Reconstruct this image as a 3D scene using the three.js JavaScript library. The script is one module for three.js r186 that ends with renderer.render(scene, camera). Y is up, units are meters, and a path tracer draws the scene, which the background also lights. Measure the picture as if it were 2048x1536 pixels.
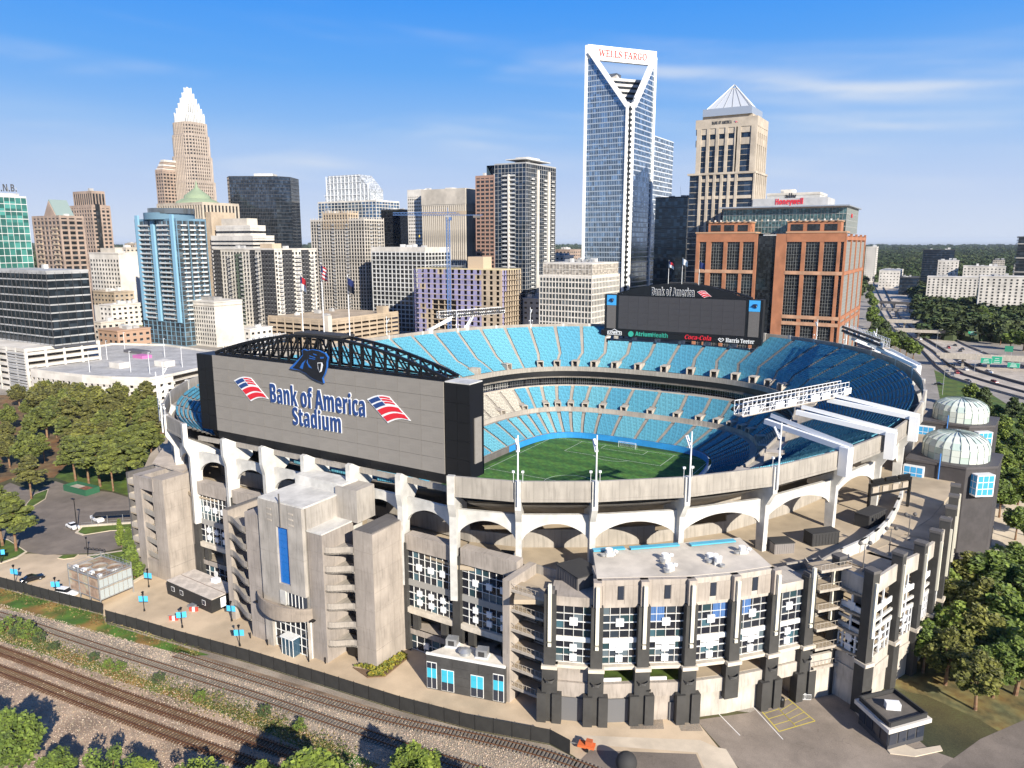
import * as THREE from 'three';
import { FontLoader } from 'three/addons/loaders/FontLoader.js';
import { TextGeometry } from 'three/addons/geometries/TextGeometry.js';

// ---------------------------------------------------------------- camera, sky, sun, exposure
const scene = new THREE.Scene();
const camera = new THREE.PerspectiveCamera(54.84, 4 / 3, 0.5, 60000);
const CAM = [110.13, 77.53, 222.88], YAW = -30.9226 * Math.PI / 180, PIT = 10.786 * Math.PI / 180;
camera.position.set(...CAM);
camera.lookAt(CAM[0] + Math.sin(YAW) * Math.cos(PIT), CAM[1] - Math.sin(PIT), CAM[2] - Math.cos(YAW) * Math.cos(PIT));
const renderer = new THREE.WebGLRenderer({ antialias: true });
renderer.toneMapping = THREE.LinearToneMapping;
renderer.toneMappingExposure = 1.78;
renderer.shadowMap.enabled = true;
const SUN = new THREE.Vector3(0.86 * 0.895, 0.446, 0.51 * 0.895).normalize();
const sun = new THREE.DirectionalLight(new THREE.Color(1, 0.925, 0.80), 5);
sun.position.copy(SUN).multiplyScalar(900);
sun.castShadow = true; sun.shadow.mapSize.set(4096, 4096); sun.shadow.radius = 1;
Object.assign(sun.shadow.camera, { left: -700, right: 700, top: 700, bottom: -700, near: 1, far: 3000 });
scene.add(sun, sun.target);

// seeded randomness
function rng(seed) { let a = seed >>> 0; return () => { a = (a + 0x6D2B79F5) | 0; let t = Math.imul(a ^ (a >>> 15), 1 | a); t = (t + Math.imul(t ^ (t >>> 7), 61 | t)) ^ t; return ((t ^ (t >>> 14)) >>> 0) / 4294967296; }; }
function lattice(n, seed) { const r = rng(seed), a = new Float32Array(n * n); for (let i = 0; i < n * n; i++) a[i] = r(); return a; }
const lats = {};
function vnoise(x, y, n, seed) { // tileable value noise, period n
  const L = lats[n + '_' + seed] ??= lattice(n, seed * 977 + n);
  const xi = Math.floor(x), yi = Math.floor(y); let fx = x - xi, fy = y - yi; fx = fx * fx * (3 - 2 * fx); fy = fy * fy * (3 - 2 * fy);
  const m = (v) => ((v % n) + n) % n, x0 = m(xi), x1 = m(xi + 1), y0 = m(yi) * n, y1 = m(yi + 1) * n;
  return (L[y0 + x0] * (1 - fx) + L[y0 + x1] * fx) * (1 - fy) + (L[y1 + x0] * (1 - fx) + L[y1 + x1] * fx) * fy;
}
function fbm(u, v, n, oct, seed) { let s = 0, a = 0.5, t = 0; for (let o = 0; o < oct; o++) { const k = n << o; s += a * vnoise(u * k, v * k, k, seed + o); t += a; a *= 0.5; } return s / t; }
const lerp = (a, b, t) => a + (b - a) * t, clamp = (x, a = 0, b = 1) => Math.min(b, Math.max(a, x)), sst = (a, b, x) => { const t = clamp((x - a) / (b - a)); return t * t * (3 - 2 * t); };

{ // clear spring sky with thin cirrus
  const W = 2048, H = 1024, d = new Float32Array(W * H * 4);
  const stops = [[-90, .30, .34, .40], [-1, .58, .66, .78], [0, .74, .81, .94], [4, .54, .68, .95], [8, .30, .55, .96], [12, .14, .43, .97], [17, .06, .34, .98], [30, .04, .19, .62], [60, .035, .12, .40], [90, .03, .10, .36]];
  for (let y = 0; y < H; y++) {
    const el = ((y + .5) / H - .5) * 180; let k = 0; while (k < stops.length - 2 && el > stops[k + 1][0]) k++;
    const A = stops[k], B = stops[k + 1], f = clamp((el - A[0]) / (B[0] - A[0]));
    for (let x = 0; x < W; x++) {
      const u = (x + .5) / W, v = (y + .5) / H;
      let c = 0;
      if (el > .5) {
        const warp = fbm(u, v, 8, 4, 3) * .05;
        const s = fbm(u * 1 + v * .35 + warp, v * 6 + u * 1.0, 8, 5, 11), s2 = fbm(u + warp, v * 3 - u, 16, 5, 29);
        c = sst(.50, .80, s) * sst(.38, .72, s2) * sst(.5, 5, el) * (1 - .6 * sst(14, 40, el)) * .46; c *= .35 + 1.3 * sst(.3, .7, fbm(u + v * .25, v * 7 + u, 32, 6, 83));
        c += .16 * sst(.45, .75, fbm(u, v * 4, 8, 4, 51)) * (1 - sst(8, 22, el)) * sst(1, 6, el);
      }
      const o = (y * W + x) * 4;
      for (let j = 0; j < 3; j++) d[o + j] = .53 * lerp(lerp(A[j + 1], B[j + 1], f), [.80, .86, .95][j], clamp(c));
      d[o + 3] = 1;
    }
  }
  const t = new THREE.DataTexture(d, W, H, THREE.RGBAFormat, THREE.FloatType);
  t.mapping = THREE.EquirectangularReflectionMapping; t.magFilter = t.minFilter = THREE.LinearFilter; t.wrapS = THREE.RepeatWrapping; t.colorSpace = THREE.LinearSRGBColorSpace; t.needsUpdate = true;
  scene.background = t; scene.environment = t;
}

// ---------------------------------------------------------------- materials
const texCache = {};
function pattern(kind) { // near-white variation maps, one tile each
  if (texCache[kind]) return texCache[kind];
  const N = 512, d = new Uint8Array(N * N * 4), r = rng(kind.length * 31 + kind.charCodeAt(0) * 7 + kind.charCodeAt(1));
  for (let y = 0; y < N; y++) for (let x = 0; x < N; x++) {
    const u = x / N, v = y / N; let g = 1, t = [1, 1, 1];
    if (kind === 'mottle') g = .80 + .26 * fbm(u, v, 6, 6, 5) + .06 * (r() - .5);
    else if (kind === 'streak') { const s = fbm(u * 4, v * .5, 8, 5, 7), m = fbm(u, v, 4, 5, 13); const k = sst(.55, .75, fbm(u * 2, v * .25, 16, 4, 67)); g = .74 + .10 * s + .24 * m - .06 * k + .06 * (r() - .5); }
    else if (kind === 'gravel') { const f = fbm(u, v, 4, 6, 17); g = .52 + .5 * f + .36 * (r() - .5) * (.5 + vnoise(u * 128, v * 128, 128, 3)); const q = r(); t = q > .8 ? [1.08, 1, .93] : q < .2 ? [.94, 1, 1.06] : [1, 1, 1]; }
    else if (kind === 'asphalt') { const f = fbm(u, v, 4, 5, 19), c = Math.abs(fbm(u, v, 5, 4, 23) - .5); const f2 = fbm(u, v, 16, 4, 27); g = .66 + .26 * f + .18 * f2 + .14 * (r() - .5) - .10 * (1 - sst(0, .003, c)); }
    else if (kind === 'grass') { const f = fbm(u, v, 8, 6, 31); g = .55 + .55 * f + .22 * (r() - .5); const q = fbm(u, v, 3, 4, 37); t = [lerp(.86, 1.25, q), 1, lerp(1.05, .8, q)]; }
    else if (kind === 'dry') { const f = fbm(u, v, 5, 6, 41), q = sst(.4, .62, fbm(u, v, 3, 5, 43)); g = .55 + .5 * f + .2 * (r() - .5); t = [lerp(1.15, .62, q), lerp(1, .98, q), lerp(.85, .55, q)]; }
    else if (kind === 'seat') { const k = (u * 16) % 1; const ci = rng(Math.floor(u * 16) * 13 + 5)(); g = (.80 + .2 * ci) * (k < .16 ? .3 : 1); g = g * (.92 + .1 * fbm(u, v, 8, 3, 47)); }
    else if (kind === 'led') { g = .86 + .14 * ((x >> 1) % 2) + .10 * (r() - .5) + .08 * (fbm(u * .3, v * 3, 8, 4, 53) - .5); if (x % 32 < 1 || y % 32 < 1) g *= .93; t = [1 + .05 * (r() - .5), 1, 1 + .05 * (r() - .5)]; }
    else if (kind === 'glass') { const c = Math.floor(u * 16) * 37 + Math.floor(v * 16) * 101, q = rng(c + 5)(); g = .6 + .42 * q * q + .1 * fbm(u, v, 3, 3, 71); }
    else if (kind === 'rust') { const f = fbm(u, v, 6, 5, 61); g = .6 + .6 * f; t = [1.1, .95, .85]; }
    const o = (y * N + x) * 4; for (let j = 0; j < 3; j++) d[o + j] = clamp(g * t[j]) * 255; d[o + 3] = 255;
  }
  const T = new THREE.DataTexture(d, N, N); T.colorSpace = THREE.SRGBColorSpace; T.magFilter = THREE.LinearFilter; T.minFilter = THREE.LinearMipmapLinearFilter; T.generateMipmaps = true;
  T.wrapS = T.wrapT = THREE.RepeatWrapping; T.needsUpdate = true; return texCache[kind] = T;
}
const clones = {};
function tex(kind, sx, sy = sx) { const k = kind + sx + '_' + sy; if (clones[k]) return clones[k]; const t = pattern(kind).clone(); t.repeat.set(1 / sx, 1 / sy); t.needsUpdate = true; return clones[k] = t; }
const col = (r, g, b) => new THREE.Color().setRGB(r, g, b);
function mat(c, o = {}) {
  const p = { color: col(...c), roughness: o.rough ?? .85, metalness: o.metal ?? 0 };
  if (o.map) p.map = tex(o.map, ...(Array.isArray(o.size) ? o.size : [o.size ?? 8]));
  if (o.bump) { p.bumpMap = p.map; p.bumpScale = o.bump; }
  if (o.vc) p.vertexColors = true;
  return new THREE.MeshStandardMaterial(p);
}
const MT = {
  conc: mat([.40, .365, .32], { map: 'streak', size: 14 }),
  concLight: mat([.52, .46, .39], { map: 'streak', size: 12 }),
  concDark: mat([.14, .13, .125], { map: 'streak', size: 12 }),
  white: mat([.63, .615, .58], { map: 'mottle', size: 10, rough: .6 }),
  whitePaint: mat([.74, .75, .76], { rough: .45 }),
  deck: mat([.46, .375, .27], { map: 'mottle', size: 22 }),
  pave: mat([.60, .47, .325], { map: 'mottle', size: 26 }),
  paveLight: mat([.66, .56, .43], { map: 'mottle', size: 18 }),
  asphalt: mat([.235, .195, .16], { map: 'asphalt', size: 34 }),
  road: mat([.50, .45, .38], { map: 'asphalt', size: 40 }),
  gravel: mat([.47, .39, .30], { map: 'gravel', size: 26, bump: .05 }),
  gravelPink: mat([.54, .395, .275], { map: 'gravel', size: 22, bump: .05 }),
  dirt: mat([.34, .235, .15], { map: 'gravel', size: 12 }),
  grass: mat([.095, .165, .022], { map: 'grass', size: 14 }),
  dry: mat([.30, .235, .085], { map: 'dry', size: 16 }),
  black: mat([.007, .007, .008], { rough: .45 }),
  blackPier: mat([.052, .050, .047], { map: 'mottle', size: 7, rough: .7 }),
  dark: mat([.032, .031, .031], { rough: .8 }),
  seat: mat([.12, .44, .595], { map: 'seat', size: [8.8, 8.8], rough: .85 }), seatB: mat([.155, .48, .61], { map: 'seat', size: [8.8, 8.8], rough: .85 }), seatC: mat([.10, .40, .58], { map: 'seat', size: [8.8, 8.8], rough: .85 }),
  seatWhite: mat([.62, .58, .50], { map: 'seat', size: [8.8, 8.8], rough: .5 }),
  screen: mat([.285, .262, .235], { map: 'led', size: 10.24, rough: .55 }),
  screenDark: mat([.062, .058, .062], { map: 'led', size: 10.24, rough: .45 }),
  glass: mat([.028, .034, .05], { rough: .07 }),
  glassBlue: mat([.05, .10, .15], { rough: .08, metal: .25 }),
  frame: mat([.72, .72, .70], { rough: .5 }),
  panther: mat([.012, .013, .017], { rough: .4 }),
  pantherBlue: mat([.02, .11, .40], { rough: .4 }),
  navy: mat([.02, .055, .19], { rough: .5 }),
  red: mat([.62, .02, .035], { rough: .5 }),
  signBlue: mat([.05, .33, .68], { rough: .5 }),
  steel: mat([.42, .43, .44], { rough: .4, metal: .6 }),
  rail: mat([.14, .085, .055], { rough: .6, metal: .2, map: 'rust', size: 3 }),
  tie: mat([.115, .075, .05], { map: 'rust', size: 5 }),
};

// ---------------------------------------------------------------- mesh building
class MB {
  constructor() { this.p = []; this.n = []; this.u = []; this.i = []; this.c = []; this.col = null; }
  quad(a, b, c, d, uv) {
    const ux = b[0] - a[0], uy = b[1] - a[1], uz = b[2] - a[2], vx = d[0] - a[0], vy = d[1] - a[1], vz = d[2] - a[2];
    let nx = uy * vz - uz * vy, ny = uz * vx - ux * vz, nz = ux * vy - uy * vx; const l = Math.hypot(nx, ny, nz) || 1; nx /= l; ny /= l; nz /= l;
    const o = this.p.length / 3; let k = 0;
    for (const q of [a, b, c, d]) {
      this.p.push(q[0], q[1], q[2]); this.n.push(nx, ny, nz);
      if (uv) this.u.push(uv[k][0], uv[k][1]);
      else if (Math.abs(ny) > .6) this.u.push(q[0], q[2]);
      else { const m = Math.hypot(nx, nz) || 1; this.u.push((q[0] * nz - q[2] * nx) / m, q[1]); }
      if (this.col) this.c.push(...this.col);
      k++;
    }
    this.i.push(o, o + 1, o + 2, o, o + 2, o + 3); return this;
  }
  box(x, y, z, w, h, d, ry = 0) { // centre x,z; y is the bottom
    const c = Math.cos(ry), s = Math.sin(ry), P = (a, b, e) => [x + a * c + e * s, y + b, z - a * s + e * c], X = w / 2, Z = d / 2;
    const A = P(-X, 0, Z), B = P(X, 0, Z), C = P(X, 0, -Z), D = P(-X, 0, -Z), E = P(-X, h, Z), F = P(X, h, Z), G = P(X, h, -Z), H = P(-X, h, -Z);
    return this.quad(A, B, F, E).quad(B, C, G, F).quad(C, D, H, G).quad(D, A, E, H).quad(E, F, G, H).quad(D, C, B, A);
  }
  prism(pts, y0, y1) { // plan polygon [[x,z],...]
    const area = pts.reduce((s, p, i) => { const q = pts[(i + 1) % pts.length]; return s + p[0] * q[1] - q[0] * p[1]; }, 0); if (area > 0) pts = [...pts].reverse();
    const tr = THREE.ShapeUtils.triangulateShape(pts.map((p) => new THREE.Vector2(p[0], p[1])), []);
    for (let k = 0; k < pts.length; k++) { const a = pts[k], b = pts[(k + 1) % pts.length]; this.quad([a[0], y0, a[1]], [b[0], y0, b[1]], [b[0], y1, b[1]], [a[0], y1, a[1]]); }
    for (const [y, f] of [[y1, 1], [y0, -1]]) { const o = this.p.length / 3; for (const p of pts) { this.p.push(p[0], y, p[1]); this.n.push(0, f, 0); this.u.push(p[0], p[1]); if (this.col) this.c.push(...this.col); } for (const t of tr) { const s = (pts[t[1]][0] - pts[t[0]][0]) * (pts[t[2]][1] - pts[t[0]][1]) - (pts[t[2]][0] - pts[t[0]][0]) * (pts[t[1]][1] - pts[t[0]][1]); if ((s < 0) === (f > 0)) this.i.push(o + t[0], o + t[1], o + t[2]); else this.i.push(o + t[0], o + t[2], o + t[1]); } }
    return this;
  }
  sheet(pts, y) { // flat polygon facing up
    const tr = THREE.ShapeUtils.triangulateShape(pts.map((p) => new THREE.Vector2(p[0], p[1])), []), o = this.p.length / 3;
    for (const p of pts) { this.p.push(p[0], y, p[1]); this.n.push(0, 1, 0); this.u.push(p[0], p[1]); if (this.col) this.c.push(...this.col); }
    for (const t of tr) { const s = (pts[t[1]][0] - pts[t[0]][0]) * (pts[t[2]][1] - pts[t[0]][1]) - (pts[t[2]][0] - pts[t[0]][0]) * (pts[t[1]][1] - pts[t[0]][1]); if (s < 0) this.i.push(o + t[0], o + t[1], o + t[2]); else this.i.push(o + t[0], o + t[2], o + t[1]); }
    return this;
  }
  bar(a, b, w, h = w) { // square beam between two points
    const d = new THREE.Vector3(b[0] - a[0], b[1] - a[1], b[2] - a[2]).normalize(), up = Math.abs(d.y) > .95 ? new THREE.Vector3(1, 0, 0) : new THREE.Vector3(0, 1, 0);
    const r = new THREE.Vector3().crossVectors(d, up).normalize().multiplyScalar(w / 2), q = new THREE.Vector3().crossVectors(r, d).normalize().multiplyScalar(h / 2);
    const P = (e, i, j) => [e[0] + r.x * i + q.x * j, e[1] + r.y * i + q.y * j, e[2] + r.z * i + q.z * j];
    const A = P(a, -1, -1), B = P(a, 1, -1), C = P(a, 1, 1), D = P(a, -1, 1), E = P(b, -1, -1), F = P(b, 1, -1), G = P(b, 1, 1), H = P(b, -1, 1);
    return this.quad(A, B, F, E).quad(B, C, G, F).quad(C, D, H, G).quad(D, A, E, H).quad(A, D, C, B).quad(E, F, G, H);
  }
  tube(a, b, r0, r1 = r0, n = 8) {
    const d = new THREE.Vector3(b[0] - a[0], b[1] - a[1], b[2] - a[2]).normalize(), up = Math.abs(d.y) > .9 ? new THREE.Vector3(1, 0, 0) : new THREE.Vector3(0, 1, 0);
    const r = new THREE.Vector3().crossVectors(d, up).normalize(), q = new THREE.Vector3().crossVectors(r, d);
    const P = (e, R, k) => { const t = k / n * Math.PI * 2, c = Math.cos(t) * R, s = Math.sin(t) * R; return [e[0] + r.x * c + q.x * s, e[1] + r.y * c + q.y * s, e[2] + r.z * c + q.z * s]; };
    for (let k = 0; k < n; k++) { this.quad(P(a, r0, k), P(b, r1, k), P(b, r1, k + 1), P(a, r0, k + 1)); if (r0 > .02) this.quad(a, P(a, r0, k), P(a, r0, k + 1), a); if (r1 > .02) this.quad(b, P(b, r1, k + 1), P(b, r1, k), b); }
    return this;
  }
  geo() {
    const g = new THREE.BufferGeometry(); g.setAttribute('position', new THREE.Float32BufferAttribute(this.p, 3)); g.setAttribute('normal', new THREE.Float32BufferAttribute(this.n, 3)); g.setAttribute('uv', new THREE.Float32BufferAttribute(this.u, 2));
    if (this.c.length) g.setAttribute('color', new THREE.Float32BufferAttribute(this.c, 3)); g.setIndex(this.i); return g;
  }
  build(name, m, parent) { return mesh(name, this.geo(), m, parent); }
}
const used = {};
function numbered(n) { const k = used[n] = (used[n] ?? -1) + 1; return k ? n + '_' + String(k).padStart(3, '0') : n; }
function mesh(name, g, m, parent = scene) { const o = new THREE.Mesh(g, m); o.name = parent === scene ? numbered(name) : name; o.castShadow = o.receiveShadow = true; parent.add(o); return o; }
function tag(o, label, category, group) { o.userData.label = label; o.userData.category = category; if (group) o.userData.group = group; return o; }
function thing(name, label, category, [x, y, z] = [0, 0, 0], turn = 0, group) { const o = new THREE.Group(); o.name = numbered(name); o.position.set(x, y, z); o.rotation.y = turn; scene.add(o); return tag(o, label, category, group); }
function part(name, parent, x = 0, y = 0, z = 0, turn = 0) { const o = new THREE.Group(); o.name = name; o.position.set(x, y, z); o.rotation.y = turn; parent.add(o); return o; }
function struct(name, mb, m) { const o = mb.build(name, m); o.userData.kind = 'structure'; return o; }
function stuff(o) { o.userData.kind = 'stuff'; return o; }
function copy(o, label) { const c = o.clone(); c.name = numbered(o.name.replace(/_\d{3}$/, '')); c.userData = { ...o.userData }; if (label) c.userData.label = label; scene.add(c); return c; }
const bx = (w, h, d) => new MB().box(0, 0, 0, w, h, d).geo();
const ORD = ['first', 'second', 'third', 'fourth', 'fifth', 'sixth', 'seventh', 'eighth', 'ninth', 'tenth', 'eleventh', 'twelfth', 'thirteenth', 'fourteenth'];
const FONT = {}; const fl = new FontLoader();
for (const f of ['sans_bold', 'serif_bold', 'sans_regular']) FONT[f] = await fl.loadAsync(`fonts/droid/droid_${f}.typeface.json`);
function textGeo(s, font, size, depth, sx = 1, shear = 0) { const g = new TextGeometry(s, { font: FONT[font], size, depth, curveSegments: 4, bevelEnabled: false }); g.computeBoundingBox(); const b = g.boundingBox; g.translate(-(b.min.x + b.max.x) / 2, 0, 0); g.scale(sx, 1, 1); if (shear) g.applyMatrix4(new THREE.Matrix4().makeShear(0, 0, shear, 0, 0, 0)); return g; }
function shapeGeo(pts, depth, curve = false) { const s = new THREE.Shape(); if (curve) { s.moveTo(...pts[0]); s.splineThru(pts.slice(1).concat([pts[0]]).map((p) => new THREE.Vector2(...p))); } else { pts.forEach((p, i) => i ? s.lineTo(...p) : s.moveTo(...p)); } return new THREE.ExtrudeGeometry(s, { depth, bevelEnabled: false, curveSegments: 6 }); }

// ---------------------------------------------------------------- stadium plan curves
// bowl parameter s: 0 = wall at the pitch, 1 = outer rim; t = angle round the bowl
function bowl(s, t) {
  const ax = lerp(38, 105, s), az = lerp(58.5, 128, s), n = lerp(5, 2.3, clamp(s * 1.5)), c = Math.cos(t), q = Math.sin(t);
  return [ax * c * ((c * c + .05) / 1.05) ** (1 / n - .5), az * q * ((q * q + .05) / 1.05) ** (1 / n - .5)];
}
function ringPts(s, n) { const o = []; for (let k = 0; k < n; k++) o.push(bowl(s, k / n * Math.PI * 2)); return o; }

// ---------------------------------------------------------------- ground
{
  const s = new THREE.Shape(); s.absarc(0, 0, 30000, 0, Math.PI * 2); const h = new THREE.Path(); ringPts(.262, 120).forEach((p, i) => i ? h.lineTo(p[0], -p[1]) : h.moveTo(p[0], -p[1])); h.closePath(); s.holes.push(h);
  const g = new THREE.ShapeGeometry(s, 96); g.rotateX(-Math.PI / 2); const o = mesh('ground', g, mat([.085, .095, .045], { map: 'grass', size: 60 })); o.userData.kind = 'structure';
  { const p = g.attributes.position, u = g.attributes.uv; for (let k = 0; k < p.count; k++) u.setXY(k, p.getX(k), p.getZ(k)); }
  // uptown streets and lots, one broad sheet under the buildings
  { const c = new THREE.Shape(); [[-1037.44, 27.13],[-448.72, 133.35],[-297.76, 42.92],[-250.01, -15.72],[-92.6, 91.84],[-92.46, 96.9],[-64.62, 115.27],[-46.21, 107.98],[6.1, 116.1],[50.62, 109.54],[71.31, 111.69],[86.97, 106.35],[95.32, 88.9],[118, 20],[130, -60],[134, -120],[150, -260],[165, -480],[150, -1100],[-200, -1300],[-900, -900]].forEach((p, i) => i ? c.lineTo(p[0], -p[1]) : c.moveTo(p[0], -p[1])); c.holes.push(h); const cg = new THREE.ShapeGeometry(c, 4); cg.rotateX(-Math.PI / 2); cg.translate(0, .004, 0); const p = cg.attributes.position, u = cg.attributes.uv; for (let k = 0; k < p.count; k++) u.setXY(k, p.getX(k), p.getZ(k)); mesh('city_ground', cg, mat([.36, .325, .28], { map: 'asphalt', size: 60 })).userData.kind = 'structure'; }
  struct('rail_bed', new MB().sheet([[-119.54, 155.53],[-71.88, 147.64],[-55.25, 145.29],[-39.37, 142.84],[-35.14, 144.49],[-15.88, 142.09],[2.87, 139.52],[20.39, 137.76],[36.23, 136.27],[49.98, 134.11],[61.98, 130.88],[65.95, 131.46],[73.92, 141.67],[58.99, 172.7],[18.45, 189.53],[-30.95, 187.91]], .008), MT.gravel);
  struct('grass_verge', new MB().sheet([[-118.79, 155.78],[-71.33, 147.9],[-54.77, 145.54],[-38.95, 143.09],[-34.83, 144.78],[-22.04, 143.36],[-6.07, 141.48],[-9.05, 143.67],[-25.25, 146.61],[-34.67, 148.21],[-48.08, 150.05],[-60.97, 152.7],[-101.94, 161.47]], .013), MT.dry);
  struct('brush_strip', new MB().sheet([[-82.54, 162.72],[-51.69, 157.01],[-45.14, 154.48],[-34.88, 154.98],[-21.61, 153.8],[-8, 152.62],[6.12, 150.74],[16.84, 149.14],[30.77, 148.19],[42.07, 148.1],[40.4, 152.81],[28.71, 151.49],[13.91, 151.82],[0.42, 153.49],[-11.27, 155.3],[-20.75, 156.18],[-33.56, 157.54],[-46.15, 159.57],[-74.52, 165.64]], .013), MT.dry);
  struct('track_ballast', new MB().sheet([[-77.92, 164.4],[-45.74, 159.76],[-20.43, 156.37],[0.68, 153.67],[14.13, 152],[28.88, 151.66],[46.82, 153.59],[39.06, 177.18],[5.66, 183.6],[-24.28, 183.91]], .012), MT.gravelPink);
  struct('fence_side_dirt', new MB().sheet([[-16.73, 143.68],[4.62, 140.99],[21.58, 138.95],[37.09, 137.32],[50.67, 135.14],[61.87, 132.31],[60.54, 134.7],[47.66, 137.79],[34.22, 140.27],[18.15, 141.52],[0.38, 143.14],[-11.82, 144.93]], .013), MT.dirt);
  struct('plaza', new MB().sheet([[-99.14, 148.52],[-83.04, 148.92],[-72.43, 147.39],[-55.74, 145.04],[-39.8, 142.59],[-35.55, 144.25],[-16.21, 141.86],[2.6, 139.3],[20.17, 137.53],[36.06, 136.06],[49.84, 133.9],[61.87, 130.67],[66.05, 131.14],[80.32, 135.72],[89.77, 132.18],[88.29, 121.17],[79.79, 112.97],[71.31, 111.69],[50.62, 109.54],[6.1, 116.1],[-46.21, 107.98],[-64.24, 116.92],[-70.23, 125.27],[-77.22, 130.18],[-85.8, 134.24],[-90.66, 138.94]], .012), MT.pave);
  struct('parking_lot', new MB().sheet([[-124.88, 139.37],[-141.34, 121.04],[-151.79, 107.59],[-134.21, 108.65],[-140.69, 99.11],[-128.28, 99.42],[-113.17, 96.05],[-93.27, 96.37],[-64.62, 115.27],[-68.21, 117.42],[-70.84, 124.92],[-77.85, 129.84],[-81.56, 132.78],[-87.33, 134.08],[-100.34, 132.02],[-104.98, 139.45]], .017), MT.asphalt);
  struct('lawn', new MB().sheet([[-144.55, 97.08],[-167.77, 75.71],[-148.32, 60.06],[-95.05, 94.87],[-114.57, 95.21],[-130.54, 97.85]], .016), MT.grass);
  struct('park_ground', new MB().sheet([[-200.35, 133.62],[-362.46, 81.68],[-311.43, 36.58],[-250.01, -15.72],[-140.29, 59.25],[-167.77, 75.71],[-144.84, 97.25],[-155.79, 105.69],[-149.17, 120.38]], .0125), mat([.20, .135, .07], { map: 'grass', size: 18 }));
  const isl = (n, pts, m = MT.grass) => { const k = new MB().prism(pts, 0, .14); const o = k.build(n, MT.paveLight); o.userData.kind = 'structure'; const c = [pts.reduce((a, p) => a + p[0], 0) / pts.length, pts.reduce((a, p) => a + p[1], 0) / pts.length]; new MB().prism(pts.map((p) => [lerp(p[0], c[0], .10), lerp(p[1], c[1], .10)]), .10, .17).build('turf', m, o); };
  isl('kerbed_island', [[-89.68, 120.78],[-92.5, 117.85],[-86.92, 112.35],[-80.51, 106.31],[-76.01, 109.25],[-82.89, 115.06],[-86.17, 120.72]]);
  isl('kerbed_island', [[-76.67, 132.31],[-77.45, 130.67],[-74.49, 128.18],[-73.22, 129.89],[-74.67, 131.8]]);
  isl('kerbed_island', [[-97.39, 140.47],[-103.75, 132.87],[-99.84, 132.5],[-87.33, 134.08],[-85.47, 137.23],[-85.47, 141.35]]);
  isl('kerbed_island', [[-123.85, 116.71],[-132.7, 109.41],[-133.94, 104.54],[-124.9, 110.13],[-120.88, 115.93]]);
  isl('kerbed_island', [[-72.06, 127.79],[-70.23, 125.27],[-64.53, 116.73],[-48.55, 126.39],[-47.05, 131.59],[-55.86, 127.57]]);
  struct('loading_yard', new MB().sheet([[79.79, 112.97],[86.97, 106.35],[95.32, 88.9],[102.84, 89.41],[108.04, 96.05],[113.28, 101.51],[119.89, 102.11],[126.14, 101.44],[116.25, 122.26],[97.28, 133.62],[88.8, 120.86]], .017), mat([.32, .265, .215], { map: 'asphalt', size: 30 }));
  struct('side_lawn', new MB().sheet([[102.67, 87.76],[107.2, 71.56],[112.13, 36.24],[114.89, 18.6],[161.79, -32.35],[149.34, 79.91],[126.64, 93.51],[120.1, 88.83],[111.99, 85.64]], .012), mat([.20, .185, .085], { map: 'grass', size: 10 }));
  struct('side_walk', new MB().sheet([[122.05, -31.6],[143.72, -55.07],[142.66, 1.96],[120.12, 25.35],[115.02, 28.4],[118.12, 1.94]], .016), MT.paveLight);
  struct('side_road', new MB().sheet([[114.73, 105.33],[120.01, 94.45],[126.35, 85.08],[146.01, 63.55],[148.26, 85.24],[128.27, 104.8],[119.84, 105.22]], .020), MT.asphalt);
  struct('back_verge', new MB().sheet([[102.13, -300.94],[130.76, -228.3],[141.64, -181.78],[162.46, -126.1],[155.21, -67.53],[134.21, -52.13],[122.14, -36.79],[113.39, -96.71]], .014), MT.grass);
  // concrete walk between fence end and yard
  struct('walk_slabs', new MB().sheet([[64.29, 126.69],[81.86, 117.58],[84.51, 117.93],[85.98, 117.6],[90.21, 122.97],[85.79, 125.61],[82.41, 120.67],[68.05, 127.24]], .018), MT.paveLight);
  struct('planting_bed', new MB().sheet([[70.66, 118.75],[74.94, 115.57],[76.03, 117.92],[71.29, 120.75]], .019), MT.gravel);
  struct('planting_bed', new MB().sheet([[76.95, 114.68],[79.71, 112.72],[81.61, 115.16],[78.56, 116.98]], .019), MT.gravel);
  struct('roadway', new MB().sheet([[67.88, 128.71],[82.31, 121.13],[87.67, 129.12],[73.92, 141.67],[67.36, 132.94]], .0165), MT.asphalt);
}
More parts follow.
